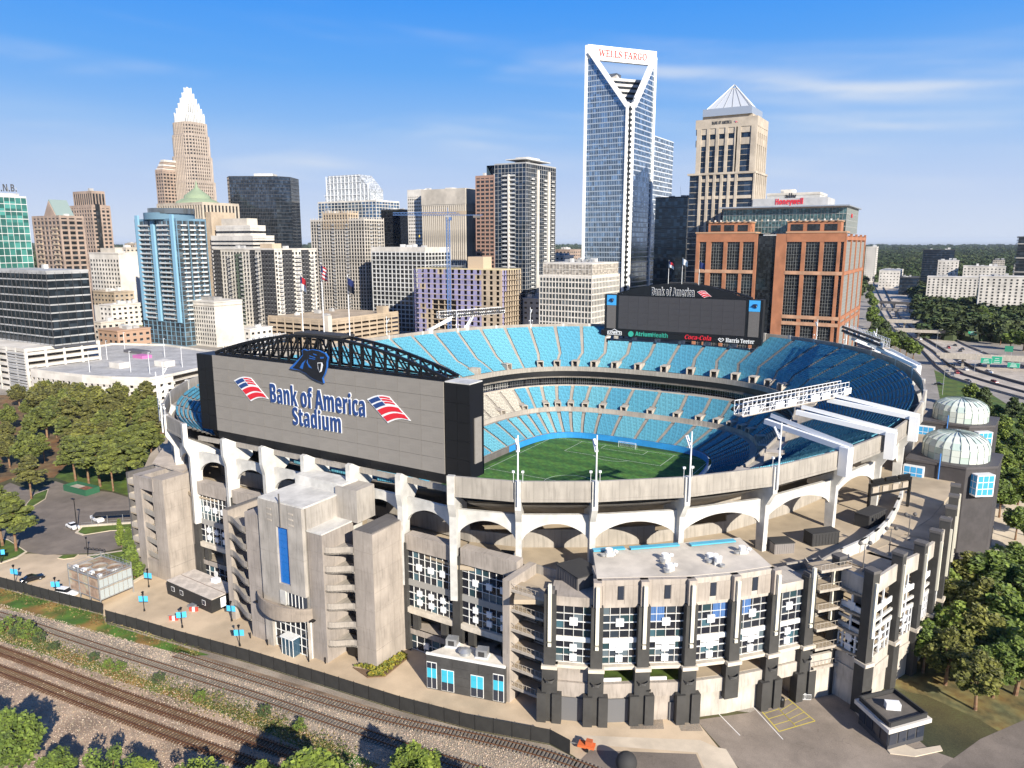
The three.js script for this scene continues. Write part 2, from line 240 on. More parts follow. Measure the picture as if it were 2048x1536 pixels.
{ // painted markings in the loading yard
  const y = .023, ln = (n, m, a, b, w = .16) => { const d = Math.hypot(b[0] - a[0], b[1] - a[1]), nx = -(b[1] - a[1]) / d * w / 2, nz = (b[0] - a[0]) / d * w / 2; const o = new MB().sheet([[a[0] + nx, a[1] + nz], [b[0] + nx, b[1] + nz], [b[0] - nx, b[1] - nz], [a[0] - nx, a[1] - nz]], y).build(n, m); o.userData.kind = 'structure'; return o; };
  const yl = mat([.62, .50, .06], { rough: .7 }), wl = mat([.75, .73, .70], { rough: .7 });
  const A = [87.77, 104.12], B = [92.19, 108.97], C = [94.3, 106.23], D = [89.62, 101.55], E = [90.9, 98.45], F = [96.72, 103.13], I = (p, q, t) => [lerp(p[0], q[0], t), lerp(p[1], q[1], t)];
  ln('yellow_line', yl, A, B); ln('yellow_line', yl, D, C); ln('yellow_line', yl, E, F); ln('yellow_line', yl, B, C); ln('yellow_line', yl, I(D, C, .02), I(D, C, .98)); ln('yellow_line', yl, C, F);
  for (const t of [.28, .5, .75]) ln('yellow_line', yl, I(A, B, t), I(D, C, t), .12);
  for (const t of [.12, .3, .48, .66, .84]) ln('yellow_line', yl, I(E, F, t), I(D, C, t + .05), .1);
  ln('white_line', wl, [81.28, 108.33], [87.03, 113.21], .14); ln('white_line', wl, [86.9, 104.32], [93.14, 110.68], .14);
}
{ // railway: ties are pieces, rails run over them
  const GA = .7175;
  function track(label, pts, tieMat, n0) {
    const t = thing('railway_track', label, 'railway', [0, 0, 0], 0, 'railway tracks in the foreground');
    const cv = new THREE.CatmullRomCurve3(pts.map((p) => new THREE.Vector3(p[0], 0, p[1]))), L = cv.getLength(), N = Math.ceil(L / 6), r = rng(n0);
    for (const sd of [-1, 1]) { const mb = new MB(); let q = null; for (let k = 0; k <= N; k++) { const p = cv.getPointAt(k / N), d = cv.getTangentAt(k / N), e = [p.x - d.z * GA * sd, .30, p.z + d.x * GA * sd]; if (q) mb.bar(q, e, .11, .17); q = e; } mb.build('rail', MT.rail, t); }
    const M = Math.floor(L / .62), tg = bx(.24, .16, 2.6), rest = new MB(); let c = 0; const list = [];
    for (let k = 0; k < M; k++) { const u = (k + .5) / M, p = cv.getPointAt(u), d = cv.getTangentAt(u); list.push([p.x, p.z, Math.atan2(-d.z, d.x) + (r() - .5) * .05, Math.hypot(p.x - CAM[0], p.z - CAM[2])]); }
    list.sort((a, b) => a[3] - b[3]);
    for (const [x, z, a] of list) { if (c++ < 250) { const o = mesh('tie', tg, tieMat, t); o.position.set(x, .06 + r() * .02, z); o.rotation.y = a; } else rest.box(x, .07, z, .24, .16, 2.6, a); }
    if (c > 250) stuff(rest.build('tie', tieMat, t));
  }
  const P2 = (a, b) => [(a[0] + b[0]) / 2, (a[1] + b[1]) / 2];
  const tieGrey = mat([.36, .32, .27], { map: 'gravel', size: 4 });
  track('grey siding with pale sleepers running past the whole fence', [[-82.96, 158.86],P2([-58.63, 153.79],[-55.98, 155.02]),P2([-27.54, 150.32],[-25.45, 151.55]),P2([-1.59, 147.01],[0.27, 148.39]),P2([10.04, 145.52],[11.7, 146.9]),P2([42, 142.43],[42.5, 143.91]),[59.94, 141.1]], tieGrey, 3);
  track('short spur track starting mid ballast beside the black fence', [P2([-11.48, 144.31],[-11.45, 145.72]),P2([6.06, 142.19],[7.71, 143.57]),P2([35.3, 138.39],[36.15, 140.02]),P2([55.74, 133.92],[56.42, 135.03]),[67.36, 132.94],[75.47, 132.99]], tieGrey, 5);
  track('main line with dark brown timber ties, nearer the brush strip', [[-66.72, 165.07],P2([-43.32, 160.89],[-40.68, 162.11]),P2([-8.13, 157.26],[-6.85, 158.51]),P2([15.36, 154.26],[15.81, 155.58]),[34.29, 152.76],[44.99, 151.48]], MT.tie, 7);
  track('main line with dark brown timber ties, nearest the camera', [[-58.44, 168.23],P2([-36.01, 164.27],[-33.61, 165.39]),P2([-11.24, 161.64],[-9.94, 162.81]),P2([9.82, 159.17],[10.55, 160.58]),[23, 158.23],[37.73, 156.18]], MT.tie, 9);
}

// ---------------------------------------------------------------- playing field
{
  const f = thing('playing_field', 'striped green soccer pitch inside the stadium bowl', 'pitch', [0, -5, 0]); f.userData.kind = 'structure';
  new MB().sheet(ringPts(.01, 96), 0).build('field_border', mat([.022, .085, .014], { map: 'grass', size: 9 }), f);
  const ga = mat([.045, .165, .024], { map: 'grass', size: 7 }), gb = mat([.072, .225, .034], { map: 'grass', size: 7 });
  for (let k = 0; k < 19; k++) new MB().sheet([[-36, -55 + k * 5.8], [36, -55 + k * 5.8], [36, -55 + (k + 1) * 5.8], [-36, -55 + (k + 1) * 5.8]], .006).build('mown_stripe', k % 2 ? ga : gb, f);
  const w = mat([.72, .76, .68], { rough: .8 }), line = (x0, z0, x1, z1) => { const lw = .13; new MB().sheet([[Math.min(x0, x1) - lw / 2, Math.min(z0, z1) - lw / 2], [Math.max(x0, x1) + lw / 2, Math.min(z0, z1) - lw / 2], [Math.max(x0, x1) + lw / 2, Math.max(z0, z1) + lw / 2], [Math.min(x0, x1) - lw / 2, Math.max(z0, z1) + lw / 2]], .012).build('pitch_line', w, f); };
  line(-34, -52.5, 34, -52.5); line(-34, 52.5, 34, 52.5); line(-34, -52.5, -34, 52.5); line(34, -52.5, 34, 52.5); line(-34, 0, 34, 0);
  for (const s of [-1, 1]) { line(-20.16, s * 52.5, -20.16, s * 36); line(20.16, s * 52.5, 20.16, s * 36); line(-20.16, s * 36, 20.16, s * 36); line(-9.16, s * 52.5, -9.16, s * 47); line(9.16, s * 52.5, 9.16, s * 47); line(-9.16, s * 47, 9.16, s * 47); }
  const arc = (cx, cz, r, a0, a1) => { const m = new MB(), n = 40; for (let k = 0; k < n; k++) { const a = lerp(a0, a1, k / n), b = lerp(a0, a1, (k + 1) / n), P = (t, q) => [cx + Math.cos(t) * q, cz + Math.sin(t) * q]; m.sheet([P(a, r - .075), P(b, r - .075), P(b, r + .075), P(a, r + .075)], .014); } m.build('pitch_line', w, f); };
  arc(0, 0, 9.15, 0, Math.PI * 2); const ph = Math.acos(5.5 / 9.15); arc(0, -41.5, 9.15, Math.PI / 2 - ph, Math.PI / 2 + ph); arc(0, 41.5, 9.15, -Math.PI / 2 - ph, -Math.PI / 2 + ph);
  for (const s of [-1]) {
    const g = thing('soccer_goal', 'white soccer goal on the far goal line', 'goal', [0, -4.98, s * 52.5]);
    for (const x of [-3.66, 3.66]) { new MB().tube([x, 0, 0], [x, 2.44, 0], .07).build('post', MT.whitePaint, g); const q = new MB(); q.tube([x, 2.44, 0], [x, 2.2, s * .9], .04); q.tube([x, 2.2, s * .9], [x, 0, s * 2], .04); q.build('net_support', MT.whitePaint, g); }
    new MB().tube([-3.66, 2.44, 0], [3.66, 2.44, 0], .07).build('crossbar', MT.whitePaint, g);
    const n = new MB(); for (let k = 0; k <= 24; k++) { const x = lerp(-3.66, 3.66, k / 24); n.bar([x, 2.2, s * .9], [x, 0, s * 2], .015); } for (let k = 0; k < 8; k++) { const t = k / 7; n.bar([-3.66, lerp(2.2, 0, t), s * lerp(.9, 2, t)], [3.66, lerp(2.2, 0, t), s * lerp(.9, 2, t)], .015); } stuff(n.build('net', MT.whitePaint, g));
  }
}
// ---------------------------------------------------------------- seating bowl
const stadium = thing('stadium', 'large concrete stadium bowl with bright blue seats', 'stadium');
const SEC = []; // section boundaries, even along the upper deck
{
  const N = 56, K = 3600, acc = [0]; let q = bowl(.85, 0); for (let k = 1; k <= K; k++) { const p = bowl(.85, k / K * Math.PI * 2); acc.push(acc[k - 1] + Math.hypot(p[0] - q[0], p[1] - q[1])); q = p; }
  let k = 0; for (let n = 0; n <= N; n++) { const g = acc[K] * n / N; while (k < K && acc[k] < g) k++; SEC.push(k / K * Math.PI * 2); }
}
const isEnd = (t) => { const p = bowl(1, t); return Math.abs(p[0]) < 37 && Math.abs(p[1]) > 100; };
const Y3 = (p, y) => [p[0], y, p[1]];
function tier(t0, t1, s0, s1, y0, y1, rows, seatMat, cut0 = 0, cut1 = 0, aisle = .75) { // cut0, cut1: rows left clear beside a stair portal
  const n = 3, cm = new MB(), sm = new MB(), pm = bowl((s0 + s1) / 2, (t0 + t1) / 2), a0 = bowl((s0 + s1) / 2, t0), a1 = bowl((s0 + s1) / 2, t1), len = Math.hypot(a1[0] - a0[0], a1[1] - a0[1]), dt = (t1 - t0) * aisle / len;
  for (let k = 0; k < rows; k++) {
    const sa = lerp(s0, s1, k / rows), sb = lerp(s0, s1, (k + 1) / rows), y = lerp(y0, y1, k / rows), yp = lerp(y0, y1, (k - 1) / rows), sp = lerp(sa, sb, .36), sq = lerp(sa, sb, .78), sr = lerp(sa, sb, .9);
    for (let j = 0; j < n; j++) {
      const u0 = lerp(t0, t1, j / n), u1 = lerp(t0, t1, (j + 1) / n);
      cm.quad(Y3(bowl(sa, u0), y), Y3(bowl(sa, u1), y), Y3(bowl(sb, u1), y), Y3(bowl(sb, u0), y));
      cm.quad(Y3(bowl(sa, u0), yp - .02), Y3(bowl(sa, u1), yp - .02), Y3(bowl(sa, u1), y), Y3(bowl(sa, u0), y));
      const ta = t0 + dt * (k < cut0 ? 2.1 : 1), tb = t1 - dt * (k < cut1 ? 2.1 : 1), v0 = lerp(ta, tb, j / n), v1 = lerp(ta, tb, (j + 1) / n), A = (s, v, h) => Y3(bowl(s, v), y + h), L0 = len * j / n + k * 3.3, L1 = len * (j + 1) / n + k * 3.3, uv = [[L0, 0], [L1, 0], [L1, .5], [L0, .5]];
      sm.quad(A(sp, v0, .45), A(sp, v1, .45), A(sq, v1, .42), A(sq, v0, .42), uv); sm.quad(A(sp, v0, .32), A(sp, v1, .32), A(sp, v1, .45), A(sp, v0, .45), uv);
      sm.quad(A(sq, v0, .40), A(sq, v1, .40), A(sr, v1, .92), A(sr, v0, .92), uv); sm.quad(A(sr, v1, .30), A(sr, v0, .30), A(sr, v0, .92), A(sr, v1, .92), uv);
    }
    for (const [v, e] of [[t0, 1], [t1, -1]]) { const b = v + e * dt * .85, A = (s, w, h) => Y3(bowl(s, w), y + h); cm.quad(A(lerp(sa, sb, .5), v, .24), A(lerp(sa, sb, .5), b, .24), A(sb, b, .24), A(sb, v, .24)); cm.quad(A(lerp(sa, sb, .5), v, 0), A(lerp(sa, sb, .5), b, 0), A(lerp(sa, sb, .5), b, .24), A(lerp(sa, sb, .5), v, .24)); }
  }
  const o = cm.build('seating_section', MT.conc, stadium); stuff(sm.build('seat_rows', seatMat, o)); return o;
}
function band(name, t0, t1, s, y0, y1, thick, m, n = 4) { // curved wall slab standing at bowl(s)
  const q = new MB(), ds = thick / 67; for (let j = 0; j < n; j++) { const a = lerp(t0, t1, j / n), b = lerp(t0, t1, (j + 1) / n), A = bowl(s, a), B = bowl(s, b), C = bowl(s + ds, a), D = bowl(s + ds, b); q.quad(Y3(B, y0), Y3(A, y0), Y3(A, y1), Y3(B, y1)); q.quad(Y3(C, y0), Y3(D, y0), Y3(D, y1), Y3(C, y1)); q.quad(Y3(A, y1), Y3(C, y1), Y3(D, y1), Y3(B, y1)); q.quad(Y3(A, y0), Y3(B, y0), Y3(D, y0), Y3(C, y0)); }
  return q.build(name, m, stadium);
}
function shelf(name, t0, t1, s0, s1, y, m, y2 = y, n = 3) { const q = new MB(); for (let j = 0; j < n; j++) { const a = lerp(t0, t1, j / n), b = lerp(t0, t1, (j + 1) / n); q.quad(Y3(bowl(s0, a), y), Y3(bowl(s0, b), y), Y3(bowl(s1, b), y2), Y3(bowl(s1, a), y2)); q.quad(Y3(bowl(s0, b), y - .3), Y3(bowl(s0, a), y - .3), Y3(bowl(s1, a), y2 - .3), Y3(bowl(s1, b), y2 - .3)); } return q.build(name, m, stadium); }
function portal(t, s0, s1, y, w, h) { // stair mouth cut into a tier
  const a = bowl(s0, t), b = bowl(s1, t), dx = b[0] - a[0], dz = b[1] - a[1], L = Math.hypot(dx, dz), ry = Math.atan2(dx, dz), p = part('stair_portal', stadium, a[0], y, a[1], ry);
  new MB().box(-w / 2, 0, L / 2, .35, h, L).build('side_wall', MT.concLight, p); new MB().box(w / 2, 0, L / 2, .35, h, L).build('side_wall', MT.concLight, p);
  new MB().box(0, h, L / 2 + .3, w + .6, .3, L).build('lintel', MT.concLight, p); new MB().box(0, 0, L + .2, w + .3, h + .3, .3).build('end_wall', MT.concLight, p);
}
const hasPortal = (n) => n % 2 === 0 || Math.abs(bowl(.5, SEC[n % 56])[1]) > 72;
const SM = [MT.seat, MT.seatB, MT.seatC];
const glassSuite = mat([.012, .012, .014], { rough: .12 });
const ribbonBlue = mat([.03, .26, .62], { rough: .45, map: 'mottle', size: 9 });
for (let n = 0; n < SEC.length - 1; n++) {
  const t0 = SEC[n], t1 = SEC[n + 1], tm = (t0 + t1) / 2, end = isEnd(tm), mid = bowl(.5, tm), club = Math.abs(mid[1]) < 62 && Math.abs(mid[0]) > 40;
  const smax = end ? .80 : .965;
  tier(t0, t1, .503, smax, 20.3, lerp(20.3, 35.9, (smax - .503) / .462), end ? 22 : 33, SM[(n * 7) % 5 < 2 ? 0 : (n * 7) % 5 - 2], hasPortal(n) ? 5 : 0, hasPortal(n + 1) ? 5 : 0);
  tier(t0, t1, .025, .225, -3.2, 2.4, 18, SM[(n * 5) % 3]); tier(t0, t1, .268, .445, 4.1, 11.6, 15, club ? MT.seatWhite : SM[(n * 4 + 1) % 3], hasPortal(n) ? 5 : 0, hasPortal(n + 1) ? 5 : 0);
  shelf('walkway', t0, t1, .225, .27, 2.6, MT.conc); shelf('walkway', t0, t1, .445, .50, 11.7, MT.conc); shelf('walkway', t0, t1, .45, .508, 20.1, MT.conc);
  band('field_wall', t0, t1, 0.005, -5, -2.6, .4, mid[1] < -30 ? ribbonBlue : mid[0] > 20 ? ribbonBlue : MT.concDark);
  band('tier_wall', t0, t1, .262, 2.3, 4.6, .35, MT.conc); band('ledge', t0, t1, .447, 11.4, 12.6, .3, MT.concLight);
  band('ribbon_board', t0, t1, .452, 16.6, 19.0, .5, MT.black); band('deck_parapet', t0, t1, .448, 19.0, 21.1, .3, MT.conc);
  shelf('suite_ceiling', t0, t1, .45, .53, 16.6, MT.conc);
  const sw = band('suite_windows', t0, t1, .50, 12.3, 16.5, .4, glassSuite);
  { const fr = new MB(); for (let j = 0; j <= 9; j++) { const t = lerp(t0, t1, j / 9), p = bowl(.4985, t); fr.box(p[0], 12.3, p[1], .09, 4.2, .09); } for (const yy of [13.2, 14.9]) for (let j = 0; j < 4; j++) { const p = bowl(.4985, lerp(t0, t1, j / 4)), q = bowl(.4985, lerp(t0, t1, (j + 1) / 4)); fr.bar(Y3(p, yy), Y3(q, yy), .08); } fr.build('mullions', club ? MT.frame : MT.steel, sw); }
  shelf('deck_soffit', t0, t1, .45, smax + .02, 16.2, MT.conc, lerp(16.2, 33.4, (smax - .43) / .55));
  if (hasPortal(n)) { portal(t0, .49, .56, 20.2, 2.6, 2.9); portal(t0, .262, .32, 3.4, 2.4, 2.7); }
}
// ---------------------------------------------------------------- rim: columns, parapets, arches
const COLQ = [[0, 121], [12.3, 121], [24.6, 121], [37, 121.6], [48.6, 118.1], [59.9, 111.3], [72.7, 100.8], [84.5, 86.5], [94.1, 67.2], [100.5, 47.9], [103.8, 28], [105, 9]];
const COLS = []; // anticlockwise from the near end
{ const q = COLQ; for (let k = 0; k < 12; k++) COLS.push(q[k]); for (let k = 11; k >= 0; k--) COLS.push([q[k][0], -q[k][1]]); for (let k = 1; k < 12; k++) COLS.push([-q[k][0], -q[k][1]]); for (let k = 11; k >= 1; k--) COLS.push([-q[k][0], q[k][1]]); }
function outward(p) { const nx = Math.sign(p[0]) * Math.abs(p[0] / 105) ** 1.3 / 105, nz = Math.sign(p[1]) * Math.abs(p[1] / 128) ** 1.3 / 128, l = Math.hypot(nx, nz); return [nx / l, nz / l]; }
const colGeo = (end) => { const pr = end ? [[-2.1, 13.5], [-.2, 13.5], [-.2, 29.2], [.4, 31.6], [.4, 35.4], [-.4, 35.6], [-6.5, 32.2], [-6.5, 30.6], [-3.2, 28]] : [[-2.9, 17], [-1.3, 17], [-1.1, 29.6], [.5, 32.3], [.5, 37.5], [-.5, 37.5], [-.5, 34], [-7.5, 30.0], [-7.5, 28.6], [-3.2, 27.6]]; const g = shapeGeo(pr, 1.05); g.translate(0, 0, -.52); return g; };
const gC = colGeo(false), gE = colGeo(true), gL = (() => { const g = shapeGeo([[-2.4, 13.5], [-.6, 13.5], [-.6, 29.6], [.5, 32.3], [.5, 37.5], [-.5, 37.5], [-.5, 34], [-7.5, 30.0], [-7.5, 28.6], [-3.2, 27.6]], 1.3); g.translate(0, 0, -.65); return g; })();
for (let k = 0; k < COLS.length; k++) {
  const p = COLS[k], q = COLS[(k + 1) % COLS.length], o = outward(p), end = Math.abs(p[0]) < 36 && Math.abs(p[1]) > 100, end2 = (Math.abs(p[0]) < 38 && Math.abs(q[0]) < 38) && Math.abs(p[1]) > 100;
  const c = mesh('column', end ? gE : Math.abs(p[0]) < 38 ? gL : gC, MT.white, stadium); c.position.set(p[0], 0, p[1]); c.rotation.y = Math.atan2(-o[1], o[0]);
  const dx = q[0] - p[0], dz = q[1] - p[1], L = Math.hypot(dx, dz), ang = Math.atan2(-dz, dx), om = outward([(p[0] + q[0]) / 2, (p[1] + q[1]) / 2]), mx = (p[0] + q[0]) / 2, mz = (p[1] + q[1]) / 2;
  // arch spandrel between shafts
  const s = new THREE.Shape(), W = L - 1.2; s.moveTo(-W / 2, 30.5); s.lineTo(-W / 2, 25.6); for (let j = 1; j < 16; j++) { const u = j / 16, x = lerp(-W / 2, W / 2, u); s.lineTo(x, 25.6 + 3.2 * Math.sin(Math.PI * u) ** .62); } s.lineTo(W / 2, 25.6); s.lineTo(W / 2, 30.5); s.closePath();
  const ag = new THREE.ExtrudeGeometry(s, { depth: .7, bevelEnabled: false }); ag.translate(0, 0, -.35); const a = mesh('arch', ag, MT.white, stadium); a.position.set(mx - om[0] * 2.6, 0, mz - om[1] * 2.6); a.rotation.y = ang;
  if (!end2) { const w = new MB().box(0, 33.7, 0, L - 1.1, 3.7, .5); w.box(0, 33.7, .12, L - 1.1, .5, .5); const pp = w.build('parapet_panel', MT.conc, stadium); pp.position.set(mx - om[0] * .1, 0, mz - om[1] * .1); pp.rotation.y = ang + (om[0] * Math.sin(ang) + om[1] * Math.cos(ang) < 0 ? Math.PI : 0); }
  else { const w = new MB().box(0, 33.2, 0, L - 1.1, 1.0, .5).build('parapet_panel', MT.conc, stadium); w.position.set(mx - om[0] * 2.8, 0, mz - om[1] * 2.8); w.rotation.y = ang; }
}

// ---------------------------------------------------------------- concourse decks and facade bays
const gPane = {};
function pane(w, h, m, parent, x, y, z) { const k = w.toFixed(2) + 'x' + h.toFixed(2); const o = mesh('pane', gPane[k] ??= bx(w, h, .06), m, parent); o.position.set(x, y, z); return o; }
const gTint = [mat([.012, .014, .022], { rough: .06 }), mat([.018, .02, .027], { rough: .09 }), mat([.03, .04, .055], { rough: .05 }), mat([.05, .11, .14], { rough: .10 }), mat([.10, .13, .15], { rough: .2 }), mat([.022, .05, .06], { rough: .07 })];
const wallMat = mat([.43, .375, .325], { map: 'streak', size: 9 }), wallPale = mat([.55, .50, .435], { map: 'streak', size: 10 });
let bayR = rng(77);
function windowBand(b, x0, x1, y0, y1, nc, nr, zf, plaques = [], teal = 0) { // panes set back between proud white mullions
  const cw = (x1 - x0) / nc, rh = (y1 - y0) / nr;
  for (let i = 0; i < nc; i++) for (let j = 0; j < nr; j++) pane(cw - .1, rh - .1, gTint[bayR() < teal ? 3 : bayR() < .07 ? 4 : bayR() < .12 ? 5 : Math.floor(bayR() * 2.5)], b, x0 + (i + .5) * cw, y0 + j * rh + .05, zf - .14);
  for (let i = 0; i <= nc; i++) mesh('mullion', gPane['m' + (y1 - y0)] ??= bx(.065, y1 - y0, .16), MT.frame, b).position.set(x0 + i * cw, y0, zf);
  for (let j = 0; j <= nr; j++) mesh('transom', gPane['t' + (x1 - x0).toFixed(2) + (j === 2 ? 'w' : '')] ??= bx(x1 - x0, j === 2 ? .13 : .055, .15), MT.frame, b).position.set((x0 + x1) / 2, y0 + j * rh - .06, zf);
  for (const [px, py, s] of plaques) mesh('plaque', gPane['q' + s] ??= bx(s, s, .3), MT.whitePaint, b).position.set(px, py - s / 2, zf + .05);
}
const FP = [[58.7, 124.9], [65.6, 122.1], [71.8, 117.9], [78.1, 113.7], [83.7, 108.6], [88.7, 102.9], [93.2, 97.3]];
const roller = mat([.13, .13, .135], { rough: .6 }), ledgeM = mat([.64, .57, .47], { map: 'mottle', size: 6 });
for (let k = 0; k < 6; k++) {
  const p = FP[k], q = FP[k + 1], dx = q[0] - p[0], dz = q[1] - p[1], L = Math.hypot(dx, dz), b = part('facade_bay', stadium, (p[0] + q[0]) / 2, 0, (p[1] + q[1]) / 2, Math.atan2(-dz, dx)), H = k >= 1 && k <= 4 ? 25 : 21.9, W = L - 1.2, m = k >= 3 ? wallPale : wallMat;
  const hole = k >= 1 && k <= 4;
  if (k === 5) { new MB().box(-L / 2 + .5, 0, -2.6, 1, 7, 5).build('lower_wall', m, b); new MB().box(L / 2 - .5, 0, -2.6, 1, 7, 5).build('lower_wall', m, b); new MB().box(0, 4.5, -2.6, L - 2, 2.5, 5).build('garage_lintel', m, b); new MB().box(0, 0, -8, L, 7, .5).build('garage_back', m, b); new MB().box(0, .02, -4, L - 2, .05, 8).build('garage_floor', MT.deck, b); }
  else new MB().box(0, 0, -2.6, L, 7.0, 5).build('lower_wall', m, b); new MB().box(0, 4.6, .05, W, 2.4, .5).build('spandrel_panel', m, b);
  if (hole) { new MB().box(0, 7.0, -5.5, L, 2.8, .5).build('opening_back', m, b); new MB().box(0, 6.8, -3, L, .25, 5).build('opening_floor', k < 3 ? MT.grass : MT.deck, b); if (k < 3) new MB().box(-1, 7.0, -.6, 3.2, .5, .25).build('bench', MT.whitePaint, b); }
  else new MB().box(0, 7, -2.7, L, 2.8, 5).build('upper_lower_wall', m, b);
  new MB().box(0, 9.75, -2.3, L, .55, 6).build('ledge', ledgeM, b);
  new MB().box(0, 10.3, -3, L, H - 10.3 - .01, 5.2).build('bay_core', m, b);
  windowBand(b, -W / 2, W / 2, 10.4, 14.1, 4, 3, -.2, [[0, 11.3, 1.15], [0, 13.0, 1.15]], .05); new MB().box(0, 14.1, -.25, W, .75, .4).build('window_sill_band', MT.frame, b);
  if (hole) for (const [x, y] of [[-W / 8 * 1, 13.3], [W / 8, 13.3], [-W / 8, 14.05], [W / 8, 14.05]]) mesh('blind', gPane.bl ??= bx(W / 4 - .1, .9, .1), MT.whitePaint, b).position.set(x, y - .6, -.2);
  windowBand(b, -W / 2, W / 2, 14.9, 20.3, 4, 4, -.2, [[0, 17.6, 1.3]], .1);
  if (k >= 2 && k <= 4) { const cz = k === 4 || k === 2 ? -W / 4 : W / 4; const c = new MB(); for (let j = 0; j < 8; j++) c.box(cz - W / 5 + (j + .5) * W / 20, 17.7, -.29 + (j % 2) * .03, W / 22, 2.5, .05); c.build('curtain', mat([.06, .14, .33]), b); }
  new MB().box(0, 20.3, -1.4, L, H - 20.3, 2.9).build('parapet_wall', k === 5 ? wallPale : m, b);
  if (hole) { new MB().box(0, 21.7, .14, .95, 2.3, .14).build('small_window', MT.glass, b); const f = new MB(); f.box(-W / 4 - .2, 20.9, .08, W / 2 - .8, 3.2, .1); f.box(W / 4 + .2, 20.9, .08, W / 2 - .8, 3.2, .1); f.build('relief_panel', wallMat, b); }
  if (k < 2) new MB().box(0, 0, .12, 4.2, 4.2, .2).build('roller_door', roller, b);
  if (k === 2) new MB().box(2.0, 0, .12, 1.9, 3.3, .2).build('door', roller, b);
}
for (let k = 0; k < 7; k++) { // black piers with a pale fin and a bowl lamp
  const p = FP[k], a = FP[Math.max(0, k - 1)], c = FP[Math.min(6, k + 1)], ang = Math.atan2(-(c[1] - a[1]), c[0] - a[0]), b = part('pier', stadium, p[0], 0, p[1], ang), cap = k >= 1 && k <= 5;
  new MB().box(0, 10.2, .25, 1.9, cap ? 10.6 : 12.4, 1.7).build('upper_shaft', MT.blackPier, b);
  new MB().box(0, cap ? 20.8 : 22.6, .15, 1.3, cap ? 4.2 : .7, 1.5).build('shaft_cap', cap ? wallMat : MT.concDark, b);
  new MB().box(0, 14.6, 1.2, .55, 9.8, .5).build('light_fin', mat([.72, .68, .56], { rough: .5 }), b); new MB().box(0, 13.7, 1.2, .55, .55, .5).build('fin_foot', mat([.72, .68, .56]), b);
  new MB().box(0, 9.7, .4, 2.6, .6, 2.2).build('ledge_cap', ledgeM, b);
  new MB().box(0, k === 4 ? 3.4 : 0, .2, 2.5, k === 4 ? 6.3 : 9.7, 1.5).build('lower_shaft', MT.blackPier, b);
  if (k !== 4) for (const s of [-1, 1]) new MB().box(s * 1.25, 0, .55, 1.5, 5.3, 1.7).build('base_block', MT.blackPier, b);
  const l = new MB(); for (let j = 0; j < 8; j++) { const t = j / 7 * Math.PI, u = (j + 1) / 7 * Math.PI; if (j < 7) l.quad([-Math.cos(t) * .9, 7.9, .95 + Math.sin(t) * .9], [-Math.cos(u) * .9, 7.9, .95 + Math.sin(u) * .9], [-Math.cos(u) * .6, 7.2, .95 + Math.sin(u) * .5], [-Math.cos(t) * .6, 7.2, .95 + Math.sin(t) * .5]); } l.box(0, 7.2, 1.1, 1.0, .1, .6); l.build('bowl_lamp', mat([.10, .10, .10], { rough: .5 }), b);
}
{ // pavilion roof behind bays two to five
  const pts = [FP[1], FP[2], FP[3], FP[4], FP[5]].map((p) => { const o = outward(p); return [p[0] - o[0] * .8, p[1] - o[1] * .8]; }), inn = [[80.5, 93], [74, 98.5], [68.5, 106], [62.5, 109.2], [59.8, 111.4]];
  new MB().prism([...pts, ...inn], 24.3, 25.06).build('pavilion_roof', mat([.62, .56, .48], { map: 'mottle', size: 16 }), stadium);
  new MB().prism([...pts.map((p) => [p[0] - outward(p)[0] * 4.5, p[1] - outward(p)[1] * 4.5]), ...inn.map((p) => [p[0] + .5, p[1] + .5])], 21.9, 24.3).build('pavilion_wall', wallMat, stadium);
  for (const [a, c] of [[[60.3, 112.5], [64.6, 108.8]], [[65.5, 108.4], [72.2, 102.5]], [[74.0, 101.5], [80.2, 95.6]]]) new MB().bar([a[0], 25.4, a[1]], [c[0], 25.4, c[1]], 1.1, .25).build('blue_awning', mat([.08, .36, .52], { rough: .4 }), stadium);
}
